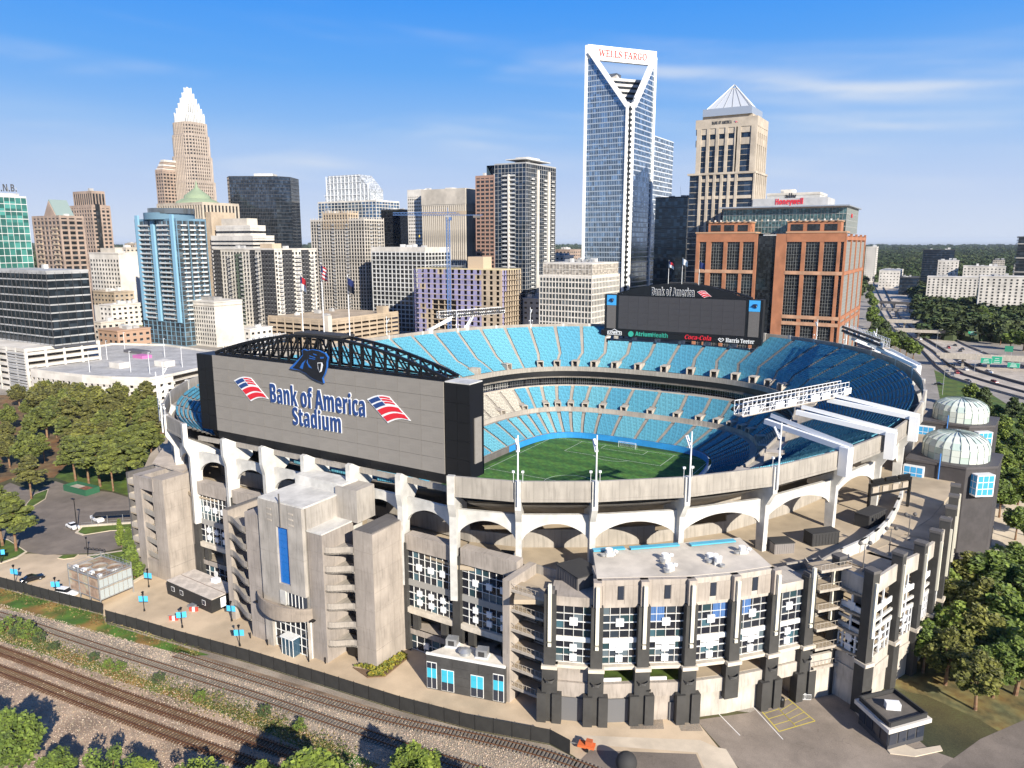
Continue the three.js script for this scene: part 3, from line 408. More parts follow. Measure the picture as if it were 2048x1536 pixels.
for (let k = 0; k < COLS.length; k++) { // deck ring
  const p = COLS[k], q = COLS[(k + 1) % COLS.length]; if (p[1] < -20 && q[1] < -20 && p[0] < 60) continue;
  const o = outward(p), r = outward(q), end = Math.abs(p[0]) < 40 && Math.abs(q[0]) < 40, D = end ? -1.6 : Math.abs(p[0]) < 49 && Math.abs(q[0]) < 49 ? -.8 : p[0] > 40 ? 9.6 : 6, I = 24;
  new MB().prism([[p[0] - o[0] * I, p[1] - o[1] * I], [q[0] - r[0] * I, q[1] - r[1] * I], [q[0] + r[0] * D, q[1] + r[1] * D], [p[0] + o[0] * D, p[1] + o[1] * D]], 19.6, end ? 20.0 : 20.4).build('concourse_deck', MT.deck, stadium);
  new MB().prism([[p[0] - o[0] * I, p[1] - o[1] * I], [q[0] - r[0] * I, q[1] - r[1] * I], [q[0] - r[0] * (I - .5), q[1] - r[1] * (I - .5)], [p[0] - o[0] * (I - .5), p[1] - o[1] * (I - .5)]], 0, 24).build('concourse_wall', MT.conc, stadium);
  const I2 = 12; new MB().prism([[p[0] - o[0] * I2 , p[1] - o[1] * I2], [q[0] - r[0] * I2, q[1] - r[1] * I2], [q[0] - r[0] * (I2 - .4), q[1] - r[1] * (I2 - .4)], [p[0] - o[0] * (I2 - .4), p[1] - o[1] * (I2 - .4)]], 20.4, k % 3 ? 24 : 22.8).build('concession_wall', MT.conc, stadium);
  if (!end) { const m = p[0] > 0 && p[1] > 0 && k > 6 ? wallPale : MT.conc; if (p[0] < -38 || (p[0] > 90 && p[1] < 38)) new MB().prism([[p[0] + o[0] * (D - 5), p[1] + o[1] * (D - 5)], [q[0] + r[0] * (D - 5), q[1] + r[1] * (D - 5)], [q[0] + r[0] * (D - .3), q[1] + r[1] * (D - .3)], [p[0] + o[0] * (D - .3), p[1] + o[1] * (D - .3)]], 0, 19.6).build('outer_wall', m, stadium); }
}
// end facade bays either side of the entrance tower (flat, under the big screen)
for (const [x0, x1] of [[25.2, 36.2], [37.8, 49.6], [-23.9, -13.1], [-36.2, -25.3]]) {
  const b = part('facade_bay', stadium, (x0 + x1) / 2, 0, 120.0), W = x1 - x0, n = W > 11.2 ? 8 : 8;
  new MB().box(0, 20.7, -.8, W, 3.0, 2.2).build('parapet_wall', wallMat, b); new MB().box(0, 9, -3, W, 11.7, 5).build('bay_core', wallMat, b);
  const c = W / n; windowBand(b, -W / 2, W / 2, 14.6, 20.7, n, 4, -.2, [[-c * 2, 17.4, 1.2], [0, 17.4, 1.2], [c * 2, 17.4, 1.2]], .14);
  new MB().box(0, 13.4, -.25, W, 1.2, .4).build('window_sill_band', mat([.30, .29, .27]), b);
  windowBand(b, -W / 2, W / 2, 9.0, 13.4, n, 3, -.2, [[-c * 2, 10.3, 1.1], [0, 10.3, 1.1], [c * 2, 10.3, 1.1], [-c * 2, 12.1, 1.1], [0, 12.1, 1.1], [c * 2, 12.1, 1.1]], .1);
  new MB().box(0, 7.9, -.3, W, 1.1, 1.5).build('ledge', ledgeM, b); new MB().box(0, 4.9, -5.2, W, 3.0, .4).build('opening_back', wallMat, b); new MB().box(0, 4.7, -2.5, W, .2, 5.4).build('opening_floor', MT.deck, b);
  for (const x of [-W * .3, W * .3]) new MB().box(x, 4.9, .1, 1.3, 3, .9).build('black_post', MT.blackPier, b);
  new MB().box(0, 3.5, -1.5, W, 1.4, 3.4).build('spandrel_panel', wallMat, b); new MB().box(0, 0, -2.5, W, 3.5, 4).build('lower_core', wallMat, b);
  windowBand(b, -W / 2, W / 2, .2, 3.5, 6, 2, -.2, [[-c, 1.6, 1.2]], .1);
}
for (const x of [37, 24.6, -12.3, -24.6, -37]) { const b = part('pier', stadium, x, 0, 119.7); new MB().box(0, 4.5, .2, 1.7, 17.5, 1.4).build('upper_shaft', MT.blackPier, b); new MB().box(0, 0, .1, 2.4, 8, 1.5).build('lower_shaft', MT.blackPier, b); }
// open stair between end facade and curved facade
function openStair(b, w, d, levels, rise, y0, railM, curved, flip = 1) {
  for (let k = 0; k < levels; k++) {
    const y = y0 + k * rise, f = part('landing', b, 0, y, 0), s = new THREE.Shape();
    if (curved) { const zr = flip > 0 ? 2.8 : 5.2, zl = flip > 0 ? 5.4 : 2.8; s.moveTo(-w / 2, 0); s.lineTo(w / 2, 0); s.lineTo(w / 2, zr); s.bezierCurveTo(w / 5, zr - flip * .2 , -w / 5, zl + flip * .2, -w / 2, zl); s.closePath(); } else { s.moveTo(-w / 2, 0); s.lineTo(w / 2, 0); s.lineTo(w / 2, 3.4); s.lineTo(-w / 2, 3.4); s.closePath(); }
    const sg = new THREE.ExtrudeGeometry(s, { depth: .35, bevelEnabled: false, curveSegments: 8 }); sg.rotateX(Math.PI / 2); mesh('slab', sg, curved ? MT.conc : MT.deck, f);
    const pts = s.getPoints(8).slice(2), rl = new MB(); for (let j = 0; j + 1 < pts.length - 1; j++) { const a = pts[j], c = pts[j + 1]; if (curved) { rl.quad([a.x, -.35, a.y], [c.x, -.35, c.y], [c.x, 1.05, c.y], [a.x, 1.05, a.y]); rl.quad([c.x, -.35, c.y - .22], [a.x, -.35, a.y - .22], [a.x, 1.05, a.y - .22], [c.x, 1.05, c.y - .22]); rl.quad([a.x, 1.05, a.y], [c.x, 1.05, c.y], [c.x, 1.05, c.y - .22], [a.x, 1.05, a.y - .22]); } }
    if (!curved) { rl.box(0, -.4, 3.35, w, .45, .2); for (let j = 0; j <= 8; j++) rl.box(lerp(-w / 2, w / 2, j / 8), 0, 3.35, .05, 1, .05); rl.box(0, 1, 3.35, w, .06, .06); } rl.build('railing', railM, f);
    if (k < levels - 1) for (let j = 0; j < 9; j++) mesh('step', gPane['st' + w] ??= bx(w * .42, .2, .34), MT.conc, f).position.set(k % 2 && !curved ? -w / 4 : w * .12, j * rise / 9 * .5 + .1, -.4 - j * .36);
    if (k < levels - 1) for (const sx of [-1, 1]) { const q = new MB(); q.bar([w * .12 + sx * w * .23, .5, -.2], [w * .12 + sx * w * .23, .5 + rise / 2, -3.6], .18, 1.0); q.build('stringer', MT.conc, f); }
  }
}
{ const b = part('stair_bay', stadium, 54.3, 0, 121.3, -.05); openStair(b, 6.6, 4, 6, 3.55, 3.1, MT.concLight, false); new MB().box(0, 0, -5.2, 7, 21.9, .4).build('back_wall', MT.conc, b); new MB().box(-3.9, 0, -.5, 1.4, 22.4, 8.4).build('side_wall', wallMat, b); new MB().box(-.4, 0, -1, 4.2, 3.0, .3).build('door', roller, b); }
{ const b = part('stair_bay', stadium, 94.6, 0, 93.2, .86); openStair(b, 6.2, 4, 6, 3.55, 6.2, MT.concLight, false); new MB().box(0, 0, -4.8, 7, 21.9, .4).build('back_wall', MT.conc, b); new MB().box(0, 0, 2.6, 6.6, 8.2, .5).build('lower_wall', wallPale, b); }

// right side: open frame facade with ramp behind
const EP = [[97.2, 92.8], [102.6, 96.2], [105.9, 86.2], [108.9, 79.2], [111.0, 71.6], [112.4, 63.8], [113.2, 55.6], [113.6, 47.4], [113.8, 39.2]];
for (let k = 0; k < EP.length; k++) {
  const p = EP[k], a = EP[Math.max(0, k - 1)], c = EP[Math.min(EP.length - 1, k + 1)], ang = k === 0 ? -.56 : k === 1 ? .95 : Math.atan2(-(c[1] - a[1]), c[0] - a[0]), b = part('pier', stadium, p[0], 0, p[1], ang);
  new MB().box(0, 9.2, 0, 1.5, 15.8, 1.8).build('upper_shaft', MT.blackPier, b); new MB().box(0, 25, 0, 1.7, .5, 2).build('shaft_cap', MT.concDark, b);
  new MB().box(0, 13.8, 1.05, .5, 9.6, .45).build('light_fin', mat([.72, .68, .56], { rough: .5 }), b); new MB().box(0, 8.6, .1, 2.1, .6, 2.4).build('ledge_cap', ledgeM, b);
  new MB().box(0, 0, .1, 2.2, 8.6, 2.0).build('lower_shaft', MT.blackPier, b);
  if (k + 1 < EP.length) {
    const q = EP[k + 1], dx = q[0] - p[0], dz = q[1] - p[1], L = Math.hypot(dx, dz), f = part('frame_bay', stadium, (p[0] + q[0]) / 2, 0, (p[1] + q[1]) / 2, Math.atan2(-dz, dx)), W = L - 1.4;
    new MB().box(0, 20.4, -.1, W, 3.0, .5).build('top_panel', wallPale, f); new MB().box(0, 0, -.3, W + 1, 8.7, .7).build('lower_wall', wallPale, f); new MB().box(0, 4.4, .1, W, 2.2, .4).build('spandrel_panel', wallPale, f);
    new MB().box(0, 14.9, -.2, W, .5, .4).build('beam', MT.white, f); new MB().box(0, 13.2, -.1, W, .8, .3).build('beam', MT.white, f);
    for (const x of [-W / 4, W / 4]) new MB().box(x, 8.7, 0, .3, 4.6, .25).build('mullion', MT.whitePaint, f); new MB().box(0, 8.7, 0, .3, 11.7, .25).build('mullion', MT.whitePaint, f); for (const x of [-W / 2.4, W / 2.4]) new MB().box(x, 8.7, 0, .18, 4.6, .2).build('mullion', MT.whitePaint, f);
    for (const y of [10.3, 11.8]) new MB().box(0, y, 0, W * .86, .2, .2).build('transom', MT.whitePaint, f); new MB().box(0, 16.9, 0, W * .8, 1.0, .2).build('transom', MT.whitePaint, f);
    for (const [y, s] of [[17.0, 1.4], [9.5, 1.2], [11.3, 1.2]]) new MB().box(0, y, .12, s, s, .2).build('plaque', MT.whitePaint, f);
    for (const y of [9.2, 12.9, 16.4, 20.0]) new MB().box(0, y, k ? -5.2 : -1.8, k ? L : L - 2, .35, k ? 9.5 : 2.6).build('ramp_slab', MT.deck, f);
    if (k) new MB().box(0, 0, -10.2, L + 1.6, 22.6, .5).build('ramp_wall', k > 1 ? MT.white : MT.conc, f); else new MB().box(0, 0, -3.2, L - 2, 20, .4).build('ramp_wall', MT.conc, f);
  }
}
// ---------------------------------------------------------------- big screens with truss arch
function lettering(parent, s, font, w, h, x, y, z, m, outline) { // fit a line of text to w by h metres
  const g = textGeo(s, font, 1, .18), b = (g.computeBoundingBox(), g.boundingBox), sx = w / (b.max.x - b.min.x), sy = h / .73; g.scale(sx, sy, 1); const o = mesh('lettering', g, m, parent); o.position.set(x, y, z);
  if (outline) { const q = new TextGeometry(s, { font: FONT[font], size: 1, depth: .1, curveSegments: 4, bevelEnabled: true, bevelSize: outline, bevelThickness: .01, bevelSegments: 1 }); q.computeBoundingBox(); q.translate(-(q.boundingBox.min.x + q.boundingBox.max.x) / 2, 0, 0); q.scale(sx, sy, 1); mesh('letter_outline', q, MT.whitePaint, parent).position.set(x, y, z - .06); }
  return o;
}
function flagLogo(parent, x, y, z, k, white = false) { // striped banner mark
  const E1 = [4.65, -3.75], E2 = [5.3, 1.05], P = (a, b) => { const c = .5 * Math.sin(Math.PI * b) + .0 * a; return [(E1[0] * a + E2[0] * b - 4.9) * k, (E1[1] * a + E2[1] * b + 1.3 + c) * k]; };
  const strip = (a0, a1, b0, b1) => { const p = []; for (let j = 0; j <= 6; j++) p.push(P(a0, lerp(b0, b1, j / 6))); for (let j = 6; j >= 0; j--) p.push(P(a1, lerp(b0, b1, j / 6))); return p; };
  mesh('logo_backing', shapeGeo(strip(-.06, 1.06, -.04, 1.04), .12), MT.whitePaint, parent).position.set(x, y, z);
  const R = MT.red, B = white ? MT.red : MT.navy;
  for (const [a0, a1, b0, b1, m] of [[.47, .70, 0, 1, R], [.78, 1, 0, 1, R], [0, .17, 0, .46, B], [.23, .40, 0, .46, B], [0, .07, .52, 1, R], [.12, .20, .52, 1, R], [.25, .33, .52, 1, R]]) mesh('logo_stripe', shapeGeo(strip(a0, a1, b0, b1), .1), m, parent).position.set(x, y, z + .1);
}
function catLogo(parent, x, y, z, k) { // snarling panther head emblem
  const S = 1 / 37 * k, T = (p) => p.map(([a, b]) => [(a - 1765) * S, -(b - 455) * S * .68]);
  const out = [[1540, 520], [1600, 455], [1650, 400], [1695, 345], [1688, 298], [1712, 280], [1740, 292], [1800, 274], [1870, 280], [1935, 305], [1962, 350], [1948, 400], [1944, 460], [1920, 540], [1894, 590], [1904, 644], [1830, 626], [1765, 596], [1720, 560], [1655, 530], [1600, 528]];
  mesh('emblem_rim', shapeGeo(T(out), .35), MT.pantherBlue, parent).position.set(x, y, z);
  mesh('emblem_head', shapeGeo(T([[1580, 512], [1618, 466], [1664, 404], [1703, 348], [1698, 300], [1715, 287], [1742, 298], [1802, 280], [1869, 286], [1929, 311], [1955, 350], [1942, 399], [1939, 458], [1915, 537], [1889, 588], [1897, 637], [1831, 620], [1768, 591], [1723, 554], [1657, 525]]), .3), MT.panther, parent).position.set(x, y, z + .12);
  mesh('emblem_mouth', shapeGeo(T([[1852, 418], [1900, 410], [1908, 440], [1890, 512], [1868, 524], [1854, 480]]), .1), MT.whitePaint, parent).position.set(x, y, z + .36);
  mesh('emblem_mouth', shapeGeo(T([[1858, 424], [1892, 418], [1888, 452], [1880, 500], [1870, 516], [1862, 478]]), .1), MT.panther, parent).position.set(x, y, z + .42);
  for (const q of [[[1660, 500], [1690, 440], [1730, 400], [1705, 450], [1690, 510]], [[1745, 395], [1752, 440], [1790, 490], [1760, 480], [1738, 430]], [[1770, 345], [1830, 360], [1832, 368], [1772, 354]], [[1765, 372], [1828, 378], [1828, 386], [1768, 382]], [[1812, 318], [1850, 330], [1846, 338], [1816, 330]], [[1880, 350], [1925, 345], [1918, 362], [1888, 368]]]) mesh('emblem_stroke', shapeGeo(T(q), .1), MT.pantherBlue, parent).position.set(x, y, z + .36);
}
function trussArch(b, y0, peak, half, depth) {
  const top = (x) => y0 + peak * Math.cos(Math.PI / 2 * clamp(Math.abs(x) / half)) ** .9, n = 22;
  for (const z of [-depth / 2, depth / 2]) { const m = new MB(); for (let k = 0; k < n; k++) { const a = lerp(-half, half, k / n), c = lerp(-half, half, (k + 1) / n); m.bar([a, top(a) + .4, z], [c, top(c) + .4, z], .55); m.bar([a, y0 + .2, z], [c, y0 + .2, z], .4); m.bar([a, lerp(y0, top(a), .5), z], [c, lerp(y0, top(c), .5), z], .2); } m.build('chord', MT.black, b);
    for (let k = 1; k < n; k++) { const a = lerp(-half, half, k / n); new MB().bar([a, y0, z], [a, top(a) + .4, z], .34).build('strut', MT.black, b); const c = lerp(-half, half, (k + (k < n / 2 ? 1 : -1)) / n); new MB().bar([a, y0 + .2, z], [c, top(c) + .3, z], .26).build('brace', MT.black, b); } }
  const m = new MB(); for (let k = 0; k <= n; k++) { const a = lerp(-half, half, k / n); m.bar([a, top(a) + .4, -depth / 2], [a, top(a) + .4, depth / 2], .22); if (k < n) { const c = lerp(-half, half, (k + 1) / n); m.bar([a, top(a) + .4, -depth / 2], [c, top(c) + .4, depth / 2], .18); } } m.build('cross_bracing', MT.black, b);
  new MB().box(0, top(0) + .5, 0, 13, .5, depth + .4).build('crown_platform', MT.dark, b);
}
const panelGrid = (b, x0, x1, y0, y1, nx, ny, z, m) => { const w = (x1 - x0) / nx, h = (y1 - y0) / ny; for (let i = 0; i < nx; i++) for (let j = 0; j < ny; j++) { const k = 'pg' + w.toFixed(3) + h.toFixed(3); mesh('panel', gPane[k] ??= bx(w - .05, h - .05, .2), m, b).position.set(x0 + (i + .5) * w, y0 + j * h + .02, z); } };
{
  const b = thing('scoreboard', 'huge grey video board lettered Bank of America Stadium at the near rim', 'scoreboard', [0, 0, 114.2]);
  new MB().box(0, 35.3, -.1, 75.2, 17.5, 4.4).build('housing', MT.black, b);
  panelGrid(b, -37.6, -32.1, 35.3, 52.8, 2, 5, 2.15, MT.black); panelGrid(b, 32.1, 37.6, 35.3, 52.8, 2, 5, 2.15, MT.black); panelGrid(b, -32, 32, 33.6, 35.5, 14, 1, 2.1, MT.black);
  panelGrid(b, -32, 32, 35.5, 52.9, 12, 6, 2.3, MT.screen);
  new MB().box(37.7, 38, -.2, .2, 8.5, 2.2).build('side_screen', MT.screen, b); new MB().box(34.8, 52.8, 0, 5.4, .2, 4.2).build('wing_roof', MT.white, b);
  { const t = part('truss_arch', b, 0, 0, -.5); trussArch(t, 52.9, 5.6, 32, 3.6); }
  lettering(b, 'Bank of America', 'sans_bold', 26.6, 2.95, -.1, 44.2, 2.5, MT.navy, .038); lettering(b, 'Stadium', 'sans_bold', 13.6, 2.75, -.2, 40.1, 2.5, MT.navy, .038);
  flagLogo(b, -19.6, 46.35, 2.45, .98); flagLogo(b, 19.0, 46.35, 2.45, .98); catLogo(b, -.9, 53.3, 2.6, .98);
  for (const s of [-1, 1]) new MB().bar([s * 36, 33, -1], [s * 36, 35.4, 0], 1.2).build('support', MT.black, b);
}
{
  const b = thing('scoreboard', 'dark video board facing the pitch above the far stand with sponsor names beneath', 'scoreboard', [0, 0, -114.2]);
  new MB().box(0, 35.3, -.1, 75.2, 17.7, 4.2).build('housing', MT.black, b); panelGrid(b, -30.2, 30.2, 36.6, 52.6, 12, 6, 2.1, MT.screenDark);
  for (const s of [-1, 1]) { new MB().box(s * 34, 36.5, 2.1, 4.6, 11.2, .3).build('side_screen', mat([.14, .13, .125], { map: 'led', size: 5 }), b); new MB().box(s * 34, 47.8, 2.1, 4.8, 4.9, .3).build('blue_panel', MT.signBlue, b); catLogo(b, s * 34, 50.3, 2.3, .26); }
  { const q = shapeGeo([[-30, 52.9], [30, 52.9], [24, 55.4], [16, 57.6], [6, 58.9], [-6, 58.9], [-16, 57.6], [-24, 55.4]], 1.2); mesh('crown', q, MT.black, b).position.set(0, 0, .2); const t = part('truss_arch', b, 0, 0, -1.4); trussArch(t, 52.9, 5.6, 32, 2.4); }
  new MB().box(-.5, 33.0, 1.2, 77, 2.6, 3).build('sponsor_band', MT.black, b);
  lettering(b, 'Bank of America', 'sans_bold', 20.4, 2.5, -3.7, 53.5, 1.6, mat([.05, .05, .06]), .05); flagLogo(b, 11.2, 54.6, 1.5, .62, true);
  { const w = new MB(); for (const [a, c] of [[[-35.4, 33.6], [-28.2, 33.6]], [[-28.2, 33.6], [-28.2, 35.2]], [[-35.4, 33.6], [-35.4, 35.2]], [[-35.4, 35.2], [-33.4, 35.4]], [[-33.4, 35.4], [-31.8, 36.3]], [[-31.8, 36.3], [-30.2, 35.4]], [[-30.2, 35.4], [-28.2, 35.2]]]) w.bar([a[0], a[1], 2.8], [c[0], c[1], 2.8], .22); w.build('house_outline', MT.whitePaint, b); lettering(b, "LOWE'S", 'sans_bold', 6.2, 1.0, -31.8, 33.95, 2.75, MT.whitePaint); }
  const teal = mat([.03, .36, .27]); { const c = new THREE.CylinderGeometry(1.35, 1.35, .2, 20); c.rotateX(Math.PI / 2); mesh('round_logo', c, teal, b).position.set(-23.3, 34.4, 2.8); } lettering(b, 'Atrium', 'sans_bold', 8.4, 1.5, -16.8, 33.7, 2.75, teal); lettering(b, 'Health', 'sans_regular', 7.4, 1.5, -8.6, 33.7, 2.75, teal);
  { const g = textGeo('Coca-Cola', 'serif_bold', 2, .2, .92, .25); const o = mesh('lettering', g, MT.red, b); o.position.set(9.4, 33.8, 2.75); }
  lettering(b, 'Harris Teeter', 'serif_bold', 12.6, 1.35, 28.6, 33.6, 2.75, MT.whitePaint); { const w = new MB(); w.bar([18.9, 34.6, 2.8], [20.2, 33.5, 2.8], .25); w.bar([20.2, 33.5, 2.8], [21.5, 34.6, 2.8], .25); w.bar([21.5, 34.6, 2.8], [20.8, 35.2, 2.8], .25); w.bar([20.8, 35.2, 2.8], [20.2, 34.6, 2.8], .25); w.bar([20.2, 34.6, 2.8], [19.5, 35.2, 2.8], .25); w.bar([19.5, 35.2, 2.8], [18.9, 34.6, 2.8], .25); w.build('heart_logo', MT.whitePaint, b); }
}
// ---------------------------------------------------------------- entrance tower and stair towers
function stacked(b, n, x, y, z, w, h, d, m) { new MB().box(x, y, z, w - .16, h - .05, d - .16).build('wall_core', MT.concDark, b); const k = Math.round(h / 3.7), e = h / k; for (let j = 0; j < k; j++) new MB().box(x, y + j * e + (j ? .035 : 0), z, w, e - .035, d).build(n, m, b); }
{
  const b = thing('entrance_tower', 'concrete entrance tower with a blue glass strip and curved balcony', 'tower', [0, 0, 133]), C = mat([.42, .385, .345], { map: 'streak', size: 11 });
  // front walls left and right of the doorway and above it, slab by slab
  for (const [x0, x1, y0, y1] of [[0, 2.0, 0, 9.6], [11.6, 11.62, 0, 9.6], [0, 4.7, 9.6, 19.9], [7.7, 11.6, 12.6, 19.9], [0, 4.7, 19.9, 30], [7.7, 11.6, 19.9, 30], [4.7, 7.7, 25.4, 30], [4.7, 6.2, 12.6, 14.0], [6.2, 7.7, 12.6, 14]]) new MB().box((x0 + x1) / 2, y0 + .02, -.4, x1 - x0 - .03, y1 - y0 - .04, .8).build('wall_panel', C, b);
  new MB().box(5.8, 0, -7.2, 11.5, 29.9, 12).build('tower_core', C, b); new MB().box(5.8, 29.9, -6.6, 11.9, .35, 12.6).build('roof', MT.white, b);
  new MB().box(6.4, 30.0, -11.6, 12.8, 2.2, 4.2).build('roof_box', MT.white, b);
  const bl = mat([.015, .14, .46], { rough: .15 }); for (let i = 0; i < 3; i++) for (let j = 0; j < 8; j++) pane(.94, 1.38, bl, b, 5.22 + i * .98, 14.05 + j * 1.42, -.45);
  for (let j = 0; j < 3; j++) for (const x of [3.0, 8.8]) new MB().box(x, 26.2 + j * 1.1, .02, 1.2, .3, .12).build('vent_slot', MT.concLight, b);
  new MB().box(6.0, 25.4, .05, .22, 6.6, .2).build('joint_pole', MT.concDark, b);
  new MB().box(8.7, 10.0, -.6, 4.2, 2.7, .9).build('balcony_window', MT.glass, b); for (let j = 0; j < 5; j++) new MB().box(6.8 + j * .95, 10, -.1, .1, 2.7, .15).build('mullion', MT.frame, b); new MB().box(5.6, 9.9, -.3, 1.5, 2.8, 1).build('jamb', MT.white, b);
  { const q = new MB(), n = 14; let pa = null; for (let k = 0; k <= n; k++) { const x = lerp(-1.6, 13.0, k / n), z = .2 + 2.6 * Math.sin(Math.PI * k / n) ** .8, lo = 8.0 + .9 * Math.abs(k / n - .5); if (pa) { q.quad([pa[0], pa[2], pa[1]], [x, lo, z], [x, 10.9, z], [pa[0], 10.9, pa[1]]); q.quad([x, lo, z - .35], [pa[0], pa[2], pa[1] - .35], [pa[0], 10.9, pa[1] - .35], [x, 10.9, z - .35]); q.quad([pa[0], 10.9, pa[1]], [x, 10.9, z], [x, 10.9, z - .35], [pa[0], 10.9, pa[1] - .35]); q.quad([pa[0], 9.6, 0], [pa[0], 9.6, pa[1] - .3], [x, 9.6, z - .3], [x, 9.6, 0]); q.quad([x, lo, z], [pa[0], pa[2], pa[1]], [pa[0], pa[2], -.1], [x, lo, -.1]); } pa = [x, z, lo]; } q.build('balcony', mat([.36, .30, .245], { map: 'streak', size: 5 }), b); }
  const lob = part('lobby_glazing', b, 6.9, 0, 0); new MB().box(0, 0, -1.2, 9.7, 9.4, .5).build('backing', C, lob); for (let i = 0; i < 7; i++) for (let j = 0; j < 5; j++) pane(1.3, 1.62, gTint[j > 2 && i < 2 ? 2 : (i + j) % 3 ? 0 : 1], lob, -4.15 + i * 1.38, .2 + j * 1.72, -.85); for (let i = 0; i <= 7; i++) new MB().box(-4.84 + i * 1.38, 0, -.78, .1, 8.8, .2).build('mullion', MT.frame, lob); for (let j = 0; j < 6; j++) new MB().box(0, .1 + j * 1.72, -.78, 9.7, .1, .2).build('transom', MT.frame, lob); new MB().box(0, 0, 0, 3.0, 3.6, 1.8).build('vestibule', MT.glassBlue, lob); for (const x of [-1.5, -.5, .5, 1.5]) new MB().box(x, 0, .92, .1, 3.7, .1).build('mullion', MT.frame, lob); new MB().box(0, 3.6, .1, 3.3, .25, 2.2).build('canopy', MT.frame, lob);
  stacked(b, 'right_wing_panel', 13.5, 0, -5.2, 3.7, 25.4, 8.2, mat([.37, .325, .29], { map: 'streak', size: 10 })); new MB().box(13.5, 25.4, -5.2, 3.9, .25, 8.4).build('wing_roof', MT.white, b); new MB().box(14.2, 25.4, -11.4, 5.4, 6.4, 5).build('rear_block', C, b);
  stacked(b, 'left_wing_panel', -2.4, 0, -4.6, 4.7, 26.2, 8, mat([.37, .325, .29], { map: 'streak', size: 10 }));
  for (const [x, z] of [[.6, .35], [11.9, .4], [-4.4, .3], [15, -.8]]) new MB().tube([x, 0, z], [x, 1.2, z], .12).build('bollard', MT.black, b);
  for (const x of [-1.5, 13.4]) new MB().box(x, 8.6, .3, .8, .25, .8).build('wall_lamp', MT.black, b);
}
function stairTower(name, label, x, z, w, d, h, flip) {
  const b = thing(name, label, 'stair tower', [x, 0, z]), C = mat([.42, .365, .315], { map: 'streak', size: 12 });
  openStair(b, w, 4, 6, 3.7, 3.5, mat([.40, .355, .305], { map: 'streak', size: 5 }), true, flip);
  new MB().box(0, 0, -6.8, w, h - 2, .5).build('back_wall', MT.concLight, b);
  stacked(b, 'end_wall_panel', flip * (w / 2 + d / 2), 0, -2.1, d, h, 9.6, C); new MB().box(flip * (w / 2 + d / 2), h, -2.1, d - .6, .2, 9).build('wall_cap', MT.concDark, b);
  new MB().box(flip * w * .1, 0, 1.4, 3.2, 2.7, .3).build('door', MT.black, b);
  return b;
}
stairTower('stair_tower', 'open concrete stair tower with curved landings right of the entrance', 17.7, 126.2, 4.9, 4.6, 26.4, 1);
stairTower('stair_tower', 'open concrete stair tower with curved landings left of the entrance', -9.0, 127.2, 8.0, 1.6, 24, -1);
{
  const b = thing('stair_block', 'slotted concrete stair block at the left end of the stadium', 'stair tower', [-46.4, 0, 124]), C = mat([.37, .325, .29], { map: 'streak', size: 10 });
  new MB().box(-3.6, 0, -2, 2.6, 24.4, 8).build('left_wall', C, b); stacked(b, 'right_wall_panel', 4.2, 0, -3, 4.2, 24.8, 10, mat([.42, .365, .315], { map: 'streak', size: 12 })); new MB().box(0, 21.4, 1.6, 5.2, 3, 1).build('lintel', C, b); new MB().box(0, 0, 1.4, 4.6, 4.2, 1).build('lower_wall', C, b); new MB().box(0, 0, -5.5, 5, 21, .5).build('back_wall', MT.conc, b);
  for (let k = 0; k < 5; k++) { const f = part('landing', b, 0, 4.6 + k * 3.5, 0); new MB().box(0, 0, 0, 4.8, .35, 3).build('slab', MT.deck, f); new MB().bar([-2.4, .9, 1.5], [2.4, .5, 1.7], .3, 1.1).build('railing', MT.conc, f); new MB().bar([-2, .4, -.5], [2, 2.0, -3.5], 1.6, .4).build('flight', MT.conc, f); }
  for (let k = 0; k < 6; k++) { const f = part('landing', b, -6.6, 3.2 + k * 3.6, -1); new MB().box(0, 0, 0, 3.6, .35, 4.6).build('slab', MT.deck, f); new MB().box(0, .35, 2.2, 3.6, 1.1, .25).build('railing', MT.concLight, f); new MB().box(-1.7, .35, 0, .25, 1.1, 4.6).build('railing', MT.concLight, f); }
  new MB().box(-8.8, 0, -3.4, .7, 24, 9).build('outer_post', MT.concDark, b);
}
{ const b = thing('concession_block', 'flat tan roofed block at the left corner of the concourse', 'building', [0, 0, 0]); const pts = [[-41, 119.5], [-54, 118.5], [-67, 106], [-63, 101], [-46, 111]]; new MB().prism(pts, 0, 24.6).build('walls', wallPale, b); new MB().prism(pts.map(([x, z]) => [x * 1.004, z * 1.004]), 24.6, 25.0).build('roof', mat([.55, .47, .39], { map: 'mottle', size: 8 }), b); for (const [x, z] of [[-53, 112], [-56, 110], [-50, 115]]) new MB().box(x, 25, z, 1.3, 1.2, 1.2, .5).build('roof_vent', MT.white, b); }
